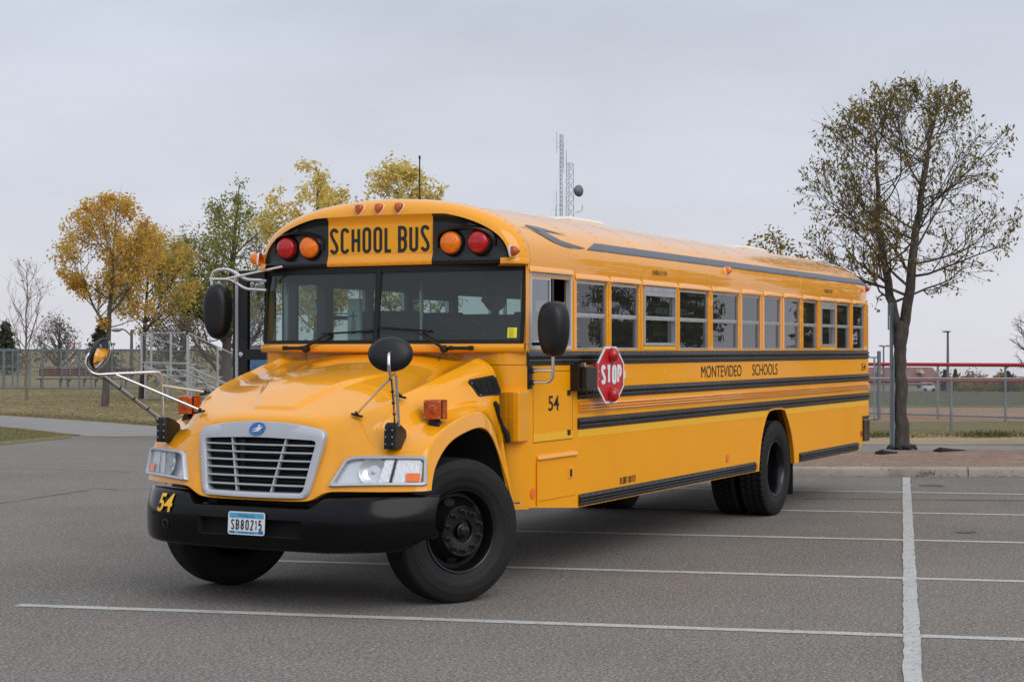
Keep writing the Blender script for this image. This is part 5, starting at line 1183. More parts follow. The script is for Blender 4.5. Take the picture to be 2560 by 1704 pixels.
# kerb with joints: one casting after another
kerbs = []
lk = -1.0; kp = [(0, 0), (.0, .10), (.02, .125), (.05, .135), (.15, .137), (.15, 0)]
kz = [-1.0, 0.9, 3.95, 6.55, 9.6, 12.7, 15.8, 19, 22, 26, 30, 34, 38, 42]
for i in range(len(kz) - 1):
    m = MB(); a, c = kz[i] + .008, kz[i + 1] - .008
    for l in (0,): m.grid([[Wd(24.12 - .02 * (q - 3.0) + d, q, z - .004) for d, z in kp] for q in [a + (c - a) * t / 4 for t in range(5)]])
    for q in (a, c): m.add([Wd(24.12 - .02 * (q - 3.0) + d, q, z - .004) for d, z in kp], [tuple(range(6))])
    o = m.build('kerb', 'concrete', None, 50); kerbs.append(o); structure(o)
m = MB(); m.grid([[Wd(D + .02 * sin(l * 3 + D), l, z + .012 * sin(l * 1.7 + D * 2)) for l in [-1 + k * .6 for k in range(80)]] for D, z in ((24.22, .10), (24.6, .125), (25.5, .135), (26.5, .13), (27.6, .125), (28.45, .12))]); structure(m.build('mulch_bed', 'mulch', None, 180))
m = MB(); m.grid([[Wd(D, l, z) for l in [-3 + k * 2 for k in range(30)]] for D, z in ((28.42, .112), (30.35, .10))]); structure(m.build('walkway', 'old_asphalt'))
m = MB(); m.grid([[Wd(D + (.25 * sin(l * 2.1) + .15 * sin(l * 5.3) if D > 31 else 0), l, z) for l in [-3 + k * .35 for k in range(160)]] for D, z in ((30.3, .108), (32, .10), (33.7, .075), (33.75, -.02))]); structure(m.build('sand_verge', 'sand', None, 60))
m = MB(); m.grid([[Wd(D, l, z) for l in [-3 + k * 2 for k in range(36)]] for D, z in ((32.5, .07), (36, .05), (42, .02))]); structure(m.build('lawn_strip', 'dry_lawn', None, 60))
m = MB(); m.grid([[Wd(D, l, tz(D, 9) + .02) for l in [4, 10, 30, 60, 90]] for D in (41.9, 46, 52, 58, 62.5)]); structure(m.build('infield', 'infield_dirt', None, 60))
m = MB(); m.grid([[Wd(D, l, tz(D, 9) + .012) for l in [4, 10, 30, 60, 130]] for D in (62, 66, 72)]); structure(m.build('outfield_edge', 'green_strip', None, 60))
m = MB(); m.grid([[Wd(D, l, tz(D, 9) + .008) for l in [4, 10, 30, 60, 130, 260]] for D in (71.8, 100, 160, 240, 335)]); structure(m.build('outfield', 'outfield_grass', None, 60))
# painted lines
Ld = -.2637; dl = Vector((sin(Ld), cos(Ld), 0)); dn = Vector((dl.y, -dl.x, 0))
def groundpx(px, py):
    D = 1.8317 * 4186.22 / (py - 872.1); return at(px, D)
cl0, cl1 = groundpx(2265.6, 1193.5), groundpx(2281.8, 1703.8); cd = (cl1 - cl0).normalized(); cn = Vector((-cd.y, cd.x, 0))
def strip(name, a, c, w, z=.0035, jag=.004, mt='line_paint'):
    d = (c - a); L = d.length; d.normalize(); nn = Vector((-d.y, d.x, 0)); n = max(2, int(L / .12)); r0, r1 = [], []; rr = random.Random(int(L * 1000))
    for k in range(n + 1):
        p = a + d * (L * k / n); r0.append((p + nn * (w / 2 + rr.uniform(-jag, jag))).to_tuple()[:2] + (z,)); r1.append((p - nn * (w / 2 + rr.uniform(-jag, jag))).to_tuple()[:2] + (z,))
    m = MB(); m.grid([r0, r1]); return structure(m.build(name, mt))
strip('parking_line', cl0, cl0 + cd * 26, .105, .008, .006)
for k in range(-3, 5):
    base = dn * (1.0643 - k * 2.7498)
    # meet the long line
    den = dl.x * cn.x + dl.y * cn.y; t = (cl0 - base).dot(cn) / den; w = .115
    tl = t - 5.55 if k != 0 else (groundpx(47, 1511) - base).dot(dl)
    strip('parking_line', base + dl * tl, base + dl * (t + 5.6), w)
# tar seams and cracks in the lot
def crack(pts, w, name='crack'):
    rr = random.Random(int(sum(p[0] for p in pts))); P = [groundpx(*p) for p in pts]; Q = []
    for a, c in zip(P[:-1], P[1:]):
        n = max(2, int((c - a).length / .25)); Q += [a.lerp(c, k / n) + Vector((rr.uniform(-.03, .03), rr.uniform(-.03, .03), 0)) for k in range(n)]
    Q.append(P[-1]); m = MB(); r0, r1 = [], []
    for i, p in enumerate(Q):
        d = (Q[min(i + 1, len(Q) - 1)] - Q[max(i - 1, 0)]).normalized(); nn = Vector((-d.y, d.x, 0)); ww = w * rr.uniform(.3, 1); r0.append((p.x + nn.x * ww / 2, p.y + nn.y * ww / 2, .0035)); r1.append((p.x - nn.x * ww / 2, p.y - nn.y * ww / 2, .0035))
    m.grid([r0, r1]); return structure(m.build(name, 'asphalt_dark_patch'))
crack([(-30, 1262), (120, 1240), (245, 1220), (300, 1225), (380, 1222)], .03, 'asphalt_crack')
crack([(2010, 1247), (2150, 1246), (2300, 1249), (2700, 1252)], .07, 'asphalt_crack')
crack([(-20, 1170), (150, 1172), (330, 1180)], .025, 'asphalt_crack')
mat('oil_film', (.088, .081, .076), .8, bump=.3, var=.3, vscale=14)
for px, py, s in ((2415, 1330, .13), (2330, 1213, .22)):
    p = groundpx(px, py); m = MB(); rr = random.Random(px); m.add([(p.x + cos(a) * s * rr.uniform(.5, 1), p.y + sin(a) * s * rr.uniform(.5, 1), .0045) for a in [2 * pi * k / 14 for k in range(14)]], [tuple(range(14))]); structure(m.build('oil_stain', 'oil_film'))

# ================================================================ LEAVES, TREES
def np_mesh(name, verts, nper, mt, tint=None, smooth=False):
    verts = np.asarray(verts, np.float32); nv = len(verts); nf = nv // nper; me = bpy.data.meshes.new(name)
    me.vertices.add(nv); me.vertices.foreach_set('co', verts.ravel()); me.loops.add(nv); me.loops.foreach_set('vertex_index', np.arange(nv, dtype=np.int32))
    me.polygons.add(nf); me.polygons.foreach_set('loop_start', np.arange(0, nv, nper, dtype=np.int32)); me.polygons.foreach_set('loop_total', np.full(nf, nper, np.int32))
    if tint is not None:
        a = me.attributes.new('tint', 'FLOAT', 'POINT'); a.data.foreach_set('value', np.repeat(np.asarray(tint, np.float32), nper))
    me.update(calc_edges=True); me.materials.append(MATS[mt]); return me
def leaf_mat(name, stops, transl=.35):
    m = bpy.data.materials.new(name); m.use_nodes = True; MATS[name] = m; N = m.node_tree; N.nodes.clear()
    o = N.nodes.new('ShaderNodeOutputMaterial'); mx = N.nodes.new('ShaderNodeMixShader'); mx.inputs[0].default_value = transl
    d = N.nodes.new('ShaderNodeBsdfPrincipled'); d.inputs['Roughness'].default_value = .6; d.inputs['Specular IOR Level'].default_value = .3; t = N.nodes.new('ShaderNodeBsdfTranslucent')
    at_ = N.nodes.new('ShaderNodeAttribute'); at_.attribute_name = 'tint'; r = N.nodes.new('ShaderNodeValToRGB'); e = r.color_ramp.elements
    e[0].position = stops[0][0]; e[0].color = (*stops[0][1], 1); e[1].position = stops[-1][0]; e[1].color = (*stops[-1][1], 1)
    for p, c in stops[1:-1]: q = e.new(p); q.color = (*c, 1)
    N.links.new(at_.outputs['Fac'], r.inputs[0]); N.links.new(r.outputs[0], d.inputs['Base Color']); N.links.new(r.outputs[0], t.inputs[0])
    N.links.new(d.outputs[0], mx.inputs[1]); N.links.new(t.outputs[0], mx.inputs[2]); N.links.new(mx.outputs[0], o.inputs[0])
leaf_mat('leaf_olive', [(0, (.12, .10, .02)), (.35, (.20, .175, .035)), (.6, (.30, .225, .06)), (.8, (.27, .145, .04)), (1, (.13, .07, .028))], .35)
leaf_mat('leaf_amber', [(0, (.50, .27, .06)), (.35, (.70, .43, .08)), (.65, (.76, .53, .12)), (.85, (.50, .43, .11)), (1, (.46, .22, .05))], .5)
leaf_mat('leaf_green_amber', [(0, (.22, .22, .05)), (.35, (.36, .32, .08)), (.6, (.64, .46, .11)), (.8, (.70, .48, .11)), (1, (.40, .22, .06))], .45)
leaf_mat('leaf_green', [(0, (.15, .17, .045)), (.4, (.27, .28, .075)), (.7, (.40, .37, .09)), (.9, (.52, .44, .11)), (1, (.20, .19, .05))], .45)
leaf_mat('leaf_yellow', [(0, (.56, .42, .09)), (.4, (.78, .62, .18)), (.7, (.80, .67, .25)), (.9, (.44, .38, .08)), (1, (.56, .33, .05))], .45)
leaf_mat('needle', [(0, (.030, .036, .022)), (.6, (.045, .052, .030)), (1, (.075, .072, .042))], .1)
leaf_mat('brown_brush', [(0, (.10, .065, .045)), (.5, (.16, .11, .08)), (1, (.22, .16, .12))], .1)
leaf_mat('litter', [(0, (.30, .13, .04)), (.4, (.40, .24, .10)), (.8, (.48, .36, .2)), (1, (.20, .10, .05))], .1)
leaf_mat('tuft_green', [(0, (.10, .12, .03)), (.5, (.17, .165, .055)), (1, (.30, .235, .12))], .3)
mat('bark_dark', (.050, .040, .034), .9, var=.5, vscale=18, bump=1.0, bscale=35, stretch=(1, 1, .3), color2=(.095, .08, .068))
mat('bark_grey', (.13, .11, .095), .9, bump=.8, bscale=30, stretch=(1, 1, .3), color2=(.085, .07, .06), vscale=10)
mat('bark_pale', (.24, .20, .175), .9, bump=.5, bscale=30, color2=(.17, .14, .12), vscale=10)
def leaves(pts, L, r, wr=.45, droop=.5, tint=None):
    """one pointed four-cornered leaf blade per point, folded a little about its midrib"""
    n = len(pts); P = np.asarray(pts); d = r.normal(size=(n, 3)); d[:, 2] = d[:, 2] * .6 - droop; d /= np.linalg.norm(d, axis=1)[:, None]
    q = r.normal(size=(n, 3)); s = np.cross(d, q); s /= np.linalg.norm(s, axis=1)[:, None]; k = np.cross(s, d); ll = L * r.uniform(.6, 1.25, n)[:, None]
    a = P; b_ = P + d * ll * .45 + s * ll * wr / 2 + k * ll * .06; c = P + d * ll + k * ll * -.05; e = P + d * ll * .45 - s * ll * wr / 2 + k * ll * .06
    return np.stack([a, b_, c, e], 1).reshape(-1, 3)
def tree(name, label, base, stems, zc, rx, rz, trunk_r, nlimb, seed, nleaf=6000, leaf=.10, lm='leaf_amber', bark='bark_grey', group=None, cx=0.0, cy=0.0, up=.55, twig=1.0, limb_r=.3, bottom=None, tint=(.5, .22), leafwr=.5, cluster=.10, sub=7, skew=None, droop=.5, minz=0.0, lmin=.35):
    """stems: trunk polylines (relative, metres) with radii; limbs fill an uneven crown of half-width rx and half-height rz about height zc"""
    r = np.random.RandomState(seed); rr = random.Random(seed); root = thing(name, label, 'tree', base, group)
    tb = MB(); C0 = Vector((cx, cy, zc))
    lob = [(Vector((rr.gauss(0, 1), rr.gauss(0, 1), rr.gauss(0, .8))).normalized(), rr.uniform(-.28, .22)) for _ in range(9)]
    def reach(p, d):  # distance along d from p to the crown's uneven shell
        k = 1.0; q = (p + d * rx - C0).normalized()
        for u, a in lob: k += a * max(0, q.dot(u)) ** 3
        if skew: k *= skew(q)
        ex, ez = rx * k, rz * k; po = Vector(((p.x - cx) / ex, (p.y - cy) / ex, (p.z - zc) / ez)); dd = Vector((d.x / ex, d.y / ex, d.z / ez)); A = dd.dot(dd); B = po.dot(dd); Cc = po.dot(po) - 1
        disc = B * B - A * Cc
        return (-B + math.sqrt(disc)) / A if disc > 0 else 0.25
    tips = []
    def branch(p, d, L, rad, lev):
        n = 6 if lev == 1 else 4; pts = [p.copy()]; dd = d.copy(); q = p.copy()
        for i in range(n):
            dd = (dd + Vector((rr.gauss(0, .13), rr.gauss(0, .13), rr.gauss(0, .10) + (.07 if lev < 3 else .02)))).normalized(); q = q + dd * (L / n)
            if q.z < minz: q.z = minz + .02
            pts.append(q.copy())
        tb.tube(pts, [rad * (1 - .82 * i / n) for i in range(n + 1)], 5 if lev == 1 else (4 if lev == 2 else 3), cap=False)
        if lev >= 2:
            for i in range(1, n + 1):
                tips.append((pts[i], lev, i / n))
        if lev < 3:
            cnt = sub if lev == 1 else max(2, int(sub * .62))
            for j in range(cnt):
                t = lmin * .6 + (1 - lmin * .6) * (j + rr.random()) / cnt; i = min(int(t * n), n - 1); b0 = pts[i].lerp(pts[i + 1], t * n - i); ax = (pts[i + 1] - pts[i]).normalized()
                o_ = ax.orthogonal().normalized(); o_ = Matrix.Rotation(rr.uniform(0, 2 * pi), 3, ax) @ o_; sp = rr.uniform(.45, .95); nd = (ax * cos(sp) + o_ * sin(sp) + Vector((0, 0, .12))).normalized()
                l2 = min(reach(b0, nd) * rr.uniform(.55, 1.05), L * rr.uniform(.35, .62) * (1.15 - .4 * t)) * (twig if lev == 2 else 1)
                if l2 > .08: branch(b0, nd, l2, rad * (1 - .8 * t) * .55 + .003, lev + 1)
    allst = []
    for pts, rads in stems:
        P = [Vector(p) for p in pts]; fine, fr = [], []
        for i in range(len(P) - 1):
            for k in range(4): fine.append(P[i].lerp(P[i + 1], k / 4) + Vector((rr.gauss(0, .012), rr.gauss(0, .012), 0)) * (1 if i or k else 0)); fr.append(rads[i] + (rads[i + 1] - rads[i]) * k / 4)
        fine.append(P[-1]); fr.append(rads[-1]); tb.tube(fine, fr, 9, cap=False); allst.append((fine, fr))
    z0 = bottom if bottom is not None else zc - rz * .85
    for k in range(nlimb):
        fine, fr = allst[k % len(allst)]; cand = [i for i in range(len(fine)) if fine[i].z >= z0 - .25]
        if not cand: continue
        f = (k // len(allst) + rr.random()) / max(1, math.ceil(nlimb / len(allst))); i = cand[min(int(f * len(cand)), len(cand) - 1)]
        a = k * 2.399 + rr.uniform(-.4, .4); u = up + .5 * f + rr.uniform(-.2, .2); d = Vector((cos(a), sin(a), u)).normalized(); L = reach(fine[i], d) * rr.uniform(.85, 1.05)
        branch(fine[i], d, max(.3, L), max(fr[i] * limb_r * 1.5, .012), 1)
    trunk = tb.build('trunk', bark, root, 60, fix=False)
    if nleaf:
        T = np.array([tuple(p) for p, lv, t in tips if lv == 3 or t > .4]); ww = np.array([1.0 if lv == 3 else .5 for p, lv, t in tips if lv == 3 or t > .4])
        clump = r.uniform(.12, 1.0, len(T)) ** 2.2; idx = r.choice(len(T), nleaf, p=ww * clump / (ww * clump).sum()); P = T[idx] + r.normal(size=(nleaf, 3)) * cluster
        tcl = r.normal(0, 1, len(T)); V_ = leaves(P, leaf, r, leafwr, droop); ti = np.clip(tint[0] + tint[1] * (.6 * tcl[idx] + .7 * r.normal(size=nleaf)), 0, 1)
        put('crown', np_mesh('crown', V_, 4, lm, ti), root)
    return root
# the large tree in the mulch bed
BT = at(2255, 28.75, .12)
s31 = 28.75 / 4186.22
def T_(px, py): v = RGT * ((px - 2255) * s31); return (v.x, v.y, (1120 - py) * s31)
def Tn(px, py, dd): v = RGT * ((px - 2255) * s31) + FWD * dd; return (v.x, v.y, (1120 - py) * s31)
tree('ash_tree', 'half-bare olive-leaved tree with a dark forked trunk in the mulch bed', BT,
     [([T_(2255, 1122), T_(2254, 1040), T_(2254, 930), T_(2250, 850), T_(2246, 805)], [.145, .115, .108, .108, .115]),
      ([T_(2248, 850), T_(2240, 800), Tn(2230, 740, .1), Tn(2218, 660, .15), Tn(2205, 560, .2), Tn(2195, 430, .1), Tn(2190, 330, .05)], [.07, .085, .075, .062, .05, .032, .014]),
      ([T_(2255, 860), T_(2262, 800), Tn(2272, 720, -.1), Tn(2282, 600, -.15), Tn(2298, 500, -.1), Tn(2320, 380, 0), Tn(2345, 260, 0)], [.08, .095, .085, .07, .055, .034, .012])],
     4.1, 2.3, 2.42, .15, 66, 11, nleaf=6400, leaf=.09, lm='leaf_olive', bark='bark_dark', up=.22, limb_r=.21, bottom=2.75, tint=(.50, .26), cluster=.045, sub=10, droop=1.2, leafwr=.40, minz=2.0, skew=lambda q: 1.0 + .12 * max(0, q.dot(RGT)) - .10 * max(0, -q.dot(RGT)) - .06 * max(0, -q.z))
# row in the same bed further along, seen as reflections in the windows
for k, (D_, l_, sd_) in enumerate(((28.6, 16.7, 21), (28.6, 11.3, 24))):
    tree('ash_tree', ['tree further along the mulch bed, mirrored in the front windows of the bus', 'smaller tree further along the mulch bed, mirrored in the rearmost windows of the bus'][k], Wd(D_, l_, .12), [([(0, 0, 0), (.03, 0, 1.2), (0, .05, 2.2), (.1, 0, 4.2), (.05, .1, 6)], [.17, .13, .12, .07, .02])], 3.6, 1.95 if k == 0 else 1.5, 2.9, .15, 34, sd_, nleaf=9000, leaf=.17, lm='leaf_olive', bark='bark_dark', bottom=1.3, group='ash trees along the mulch bed', sub=7, up=.2)
tree('young_tree', 'leafy yellow-green twig tips of a tree standing behind the rear of the bus', at(1945, 40), [([(0, 0, 0), (0, 0, 2), (.05, 0, 4.2)], [.07, .05, .015])], 3.2, 1.0, 1.45, .06, 14, 31, nleaf=900, leaf=.12, lm='leaf_olive', sub=5, bottom=1.8)
# left-hand autumn trees
def simple_stem(h, r0, lean=(0, 0), fork=None, fd=(.5, .1)):
    st = [([(0, 0, -.02), (lean[0] * .2, lean[1] * .2, h * .25), (lean[0] * .5, lean[1] * .5, h * .55), (lean[0], lean[1], h)], [r0 * 1.25, r0 * .9, r0 * .6, .015])]
    if fork: st.append(([(lean[0] * .15, lean[1] * .15, fork), (fd[0] * .5, fd[1] * .5, fork + .7), (fd[0], fd[1], fork + 1.8)], [r0 * .5, r0 * .36, r0 * .2]))
    return st
R_ = RGT
tree('maple_tree', 'amber-leaved tree with a pale trunk, nearest of the lawn trees', at(262, 53.9), simple_stem(6.2, .105, (R_.x * .35, R_.y * .35), 2.5, (-R_.x * .75, -R_.y * .75)), 4.75, 2.02, 2.05, .12, 30, 41, nleaf=10500, leaf=.12, lm='leaf_amber', bark='bark_grey', cx=R_.x * .15, cy=R_.y * .15, bottom=2.6, tint=(.42, .24), cluster=.085, up=.5, minz=2.5, sub=7)
tree('maple_tree', 'amber tree with green tinges beside the bleachers', at(354, 62.2), simple_stem(5.8, .10, (R_.x * .3, R_.y * .3), 2.3, (R_.x * .9, R_.y * .9)), 4.35, 2.1, 2.0, .15, 30, 42, nleaf=10500, leaf=.13, lm='leaf_green_amber', bark='bark_dark', cx=R_.x * .55, cy=R_.y * .55, bottom=2.3, tint=(.62, .2), cluster=.13, minz=2.3)
tree('maple_tree', 'tall green tree behind the bleachers and the open bus door', at(560, 67), simple_stem(8.4, .2, (R_.x * .6, R_.y * .6), 2.2, (-R_.x * .8, -R_.y * .8)), 5.2, 2.6, 3.55, .2, 40, 43, nleaf=12500, leaf=.14, lm='leaf_green', bark='bark_dark', cx=R_.x * .35, cy=R_.y * .35, bottom=2.0, tint=(.45, .22), cluster=.14, minz=2.2, skew=lambda q: 1.05 - .30 * max(0, q.z) + .10 * max(0, -q.z))
tree('maple_tree', 'sparse yellow tree rising behind the bus roof, left of the aerial', at(795, 46), simple_stem(6.7, .14, (0, 0), 2.0, (R_.x * .8, R_.y * .8)), 4.55, 2.0, 2.45, .14, 30, 44, nleaf=11000, leaf=.125, lm='leaf_yellow', bark='bark_grey', bottom=1.6, tint=(.42, .2), cluster=.085, up=.5, skew=lambda q: 1 + .12 * math.sin(9 * q.x + 4) * (q.z > -.2))
tree('maple_tree', 'yellow-green tree rising behind the bus roof at the aerial', at(1048, 47), simple_stem(6.5, .14, (R_.x * -.2, R_.y * -.2)), 4.4, 2.1, 2.45, .14, 30, 45, nleaf=11000, leaf=.125, lm='leaf_yellow', bark='bark_grey', bottom=1.6, tint=(.60, .25), cluster=.085, up=.5, skew=lambda q: 1 + .12 * math.sin(8 * q.y + 2) * (q.z > -.2))
# leafless trees
tree('bare_tree', 'slim leafless young tree standing alone at the left of the lawn', at(66, 60.7), simple_stem(4.6, .052), 3.4, 1.35, 1.9, .06, 20, 51, nleaf=60, leaf=.12, lm='leaf_amber', bark='bark_pale', bottom=1.2, up=1.4, limb_r=.35, sub=5, tint=(.1, .1))
tree('bare_tree', 'leafless bushy tree behind the fence beside the flagpole', at(148, 120), simple_stem(3.9, .16), 2.3, 1.7, 1.75, .12, 26, 52, nleaf=1100, leaf=.18, lm='brown_brush', bark='bark_grey', bottom=.6, up=.7, sub=7, cluster=.25)
tree('bare_tree', 'brown leafless spreading tree behind the bleachers', at(566, 78), simple_stem(4.2, .26, (0, 0), .9, (R_.x * 1.6, R_.y * 1.6)), 3.0, 2.7, 2.0, .2, 34, 53, nleaf=1500, leaf=.14, lm='brown_brush', bark='bark_grey', bottom=.6, up=.5, sub=8, cluster=.2)
tree('bare_tree', 'brown leafless tree behind the bleacher guard rails', at(455, 88), simple_stem(3.9, .2), 2.5, 2.2, 1.8, .15, 30, 54, nleaf=3000, leaf=.16, lm='brown_brush', bark='bark_grey', bottom=.4, up=.5, sub=8, cluster=.22)
tree('bare_tree', 'leafless round tree at the right edge beyond the red-topped fence', at(2592, 90, -1), simple_stem(5.6, .2), 3.4, 1.75, 2.2, .15, 30, 55, nleaf=0, bark='bark_grey', bottom=1.0, up=.7, sub=8)
# conifers far off
def conifer(label, base, h, w, seed, group=None):
    r = np.random.RandomState(seed); root = thing('conifer_tree', label, 'tree', base, group)
    MB().tube([(0, 0, 0), (0, 0, h * .5), (0, 0, h * .95)], [w * .06, w * .04, .01], 6).build('trunk', 'bark_dark', root, 60)
    n = 3200; t = r.uniform(.02, 1, n) ** .85; lay = .75 + .25 * np.sin(t * 40 + r.uniform(0, 6)); rad = w / 2 * (1 - t) ** .62 * lay * np.sqrt(r.uniform(.25, 1, n)); a = r.uniform(0, 2 * pi, n)
    rad *= 1 + .22 * np.sin(a * 3 + seed) + .15 * np.sin(a * 7 + t * 9)
    P = np.stack([rad * np.cos(a), rad * np.sin(a), h * (.06 + .94 * t) - rad * .25], 1); put('crown', np_mesh('crown', leaves(P, h * .075, r, .35, .3), 4, 'needle', r.uniform(0, 1, n)), root); return root
conifer('dark conifer at the far left behind the chain-link fence', at(14, 120), 3.75, 3.3, 61)
conifer('dark conifer behind the fence, straight behind the pale-trunked amber tree', at(252, 120), 3.5, 3.6, 62)
conifer('small dark spire of a conifer right of the brown school roof', at(2362, 300, -5.8), 3.9, 1.7, 63)
conifer('second small conifer among the far bushes right of the brown school roof', at(2388, 302, -5.8), 3.9, 1.8, 64)
conifer('wide dark conifer near the right edge beyond the outfield', at(2520, 260, -4.8), 3.2, 3.6, 65)
# masses of brush and far woods nobody could count
def brush(name, spans, seed, lm, size, dens=9, label=None):
    r = np.random.RandomState(seed); A, B = [], []
    for px0, px1, D, z0, h in spans:
        l0, l1 = lat(px0, D), lat(px1, D); n = int((l1 - l0) * h * dens); l = r.uniform(l0, l1, n); prof = h * (.62 + .25 * np.sin(l * 1.1 + seed) + .16 * np.sin(l * 2.9 + 1.7 * seed) + .1 * r.normal(size=n)); z = z0 + np.clip(prof, .3, None) * r.uniform(0, 1, n) ** .8; d = D + r.uniform(-2.5, 2.5, n)
        P = np.array([tuple(Wd(d[i], l[i], z[i])) for i in range(n)]).reshape(-1, 3); A.append(leaves(P, size, r, .4, -.4)); B.append(np.clip(.5 + .25 * np.sin(l * .8 + seed) + .25 * r.normal(size=n), 0, 1))
    o = put(name, np_mesh(name, np.concatenate(A), 4, lm, np.concatenate(B))); o['kind'] = 'stuff'; return o
brush('brushwood', [(-260, 700, 130, 0, 2.2), (330, 720, 92, 0, 2.2)], 71, 'brown_brush', .32, 14)
brush('far_woods', [(-500, 60, 190, 0, 3.6), (60, 800, 210, 0, 2.6)], 72, 'needle', .6, 5)
brush('far_bushes', [(2340, 2480, 305, -5.9, 4.3), (2180, 2300, 330, -6.3, 5.2)], 73, 'leaf_olive', .6, 7)
brush('far_hedge', [(2380, 2900, 270, -5.1, 2.2), (2450, 3300, 300, -5.9, 3.6), (2000, 3400, 320, -6.3, 3.8)], 74, 'leaf_olive', .9, 26)
# fallen leaves and grass tufts
def scatter(name, n, fn, size, lm, seed, droop=0.0, flat=True, wr=.7):
    r = np.random.RandomState(seed); P = []
    while len(P) < n:
        p = fn(r)
        if p is not None: P.append(tuple(p))
    P = np.array(P); V_ = leaves(P, size, r, wr, droop)
    if flat:
        zz = np.repeat(P[:, 2], 4); V_[:, 2] = zz + .006 + np.abs(V_[:, 2] - zz) * .35
    o = put(name, np_mesh(name, V_, 4, lm, r.uniform(0, 1, n))); o['kind'] = 'stuff'; return o
def lawn_pt(r):
    D = r.uniform(40, 74); px = r.uniform(-250, 760); lim = np.interp(px, [-300, 0, 120, 238, 402, 600, 800], [49, 46.2, 44.2, 42.3, 39.4, 38, 37])
    return at(px, D) if D > lim else None
scatter('fallen_leaves', 5200, lawn_pt, .10, 'litter', 81)

scatter('fallen_leaves', 2600, lambda r: Wd(r.normal(33.6, .35), r.uniform(3, 14), .09), .075, 'litter', 83)
scatter('fallen_leaves', 500, lambda r: Wd(24.05 - abs(r.normal(0, .10)), r.uniform(0, 14), .003), .045, 'litter', 84)
scatter('fallen_leaves', 30, lambda r: Wd(r.uniform(9, 24), r.uniform(-8, 5), .003), .05, 'litter', 85)
def blade_pts(r):
    return Wd(r.uniform(33.6, 36.5), r.uniform(3, 14.5), .055)
def grass(name, n, fn, h, lm, seed, wr=.10):
    r = np.random.RandomState(seed); P = np.array([tuple(fn(r)) for _ in range(n)]); V_ = leaves(P, h, r, wr, -2.2); o = put(name, np_mesh(name, V_, 4, lm, r.uniform(0, 1, n))); o['kind'] = 'stuff'
def island_pt(r):
    while True:
        px = r.uniform(-150, 172); lo = np.interp(px, [-170, 30, 95, 150, 176], [30.2, 32.8, 33.8, 34.5, 34.95]); hi = np.interp(px, [-160, 0, 90, 150, 176], [40.0, 38.8, 37.0, 35.7, 35.05])
        D = r.uniform(30, 40)
        if lo < D < hi: return at(px, D, .03)
grass('grass_blades', 3200, blade_pts, .036, 'tuft_green', 91, .16)
grass('grass_blades', 9000, island_pt, .035, 'tuft_green', 92, .18)
def edge_lawn(r):
    px = r.uniform(-200, 420); lim = np.interp(px, [-300, 0, 120, 238, 402, 600], [49, 46.2, 44.2, 42.3, 39.4, 38]); return at(px, lim + abs(r.normal(0, 1.6)))
grass('grass_blades', 9000, edge_lawn, .04, 'tuft_green', 93, .18)
for px, D_, n in ((2200, 33.3, 260), (2490, 33.6, 320), (2320, 24.05, 26), (2440, 33.4, 160)):
    r = np.random.RandomState(px); c = at(px, D_, .02 if D_ < 25 else .08); sp = .10 if D_ < 25 else .28
    P = np.array([(c.x, c.y, c.z)]) + np.concatenate([r.normal(0, sp, (n, 2)), np.zeros((n, 1))], 1); o = put('weed_tuft', np_mesh('weed_tuft', leaves(P, .10 if D_ < 25 else .13, r, .2, -1.2), 4, 'tuft_green', r.uniform(0, .7, n))); o['kind'] = 'stuff'
# roots / hose left on the mulch
mat('root_black', (.02, .018, .017), .8, bump=.4, bscale=60)
m = MB(); m.tube([at(2190, 27.2, .14), at(2205, 27.1, .16), at(2225, 27.3, .15), at(2242, 27.4, .14)], [.035, .05, .02, .015], 6); tag(m.build('dead_root', 'root_black', None, 60), 'black dead root lying on the mulch left of the forked tree', 'root')
m = MB(); m.tube([at(2334, 28.0, .13), at(2350, 27.9, .16), at(2380, 28.1, .14), at(2412, 28.2, .13)], [.02, .04, .02, .01], 6); tag(m.build('dead_branch', 'root_black', None, 60), 'black stick lying on the mulch right of the forked tree', 'branch')
m = MB()
for k in range(9): a = k * .7; m.tube([(BT.x + cos(a) * .14, BT.y + sin(a) * .14, .15), (BT.x + cos(a + .5) * .21, BT.y + sin(a + .5) * .21, .17), (BT.x + cos(a + .9) * .25, BT.y + sin(a + .9) * .25, .13)], [.03, .035, .02], 6)
tag(m.build('root_collar', 'root_black', None, 60), 'ring of black roots at the foot of the forked tree', 'roots')

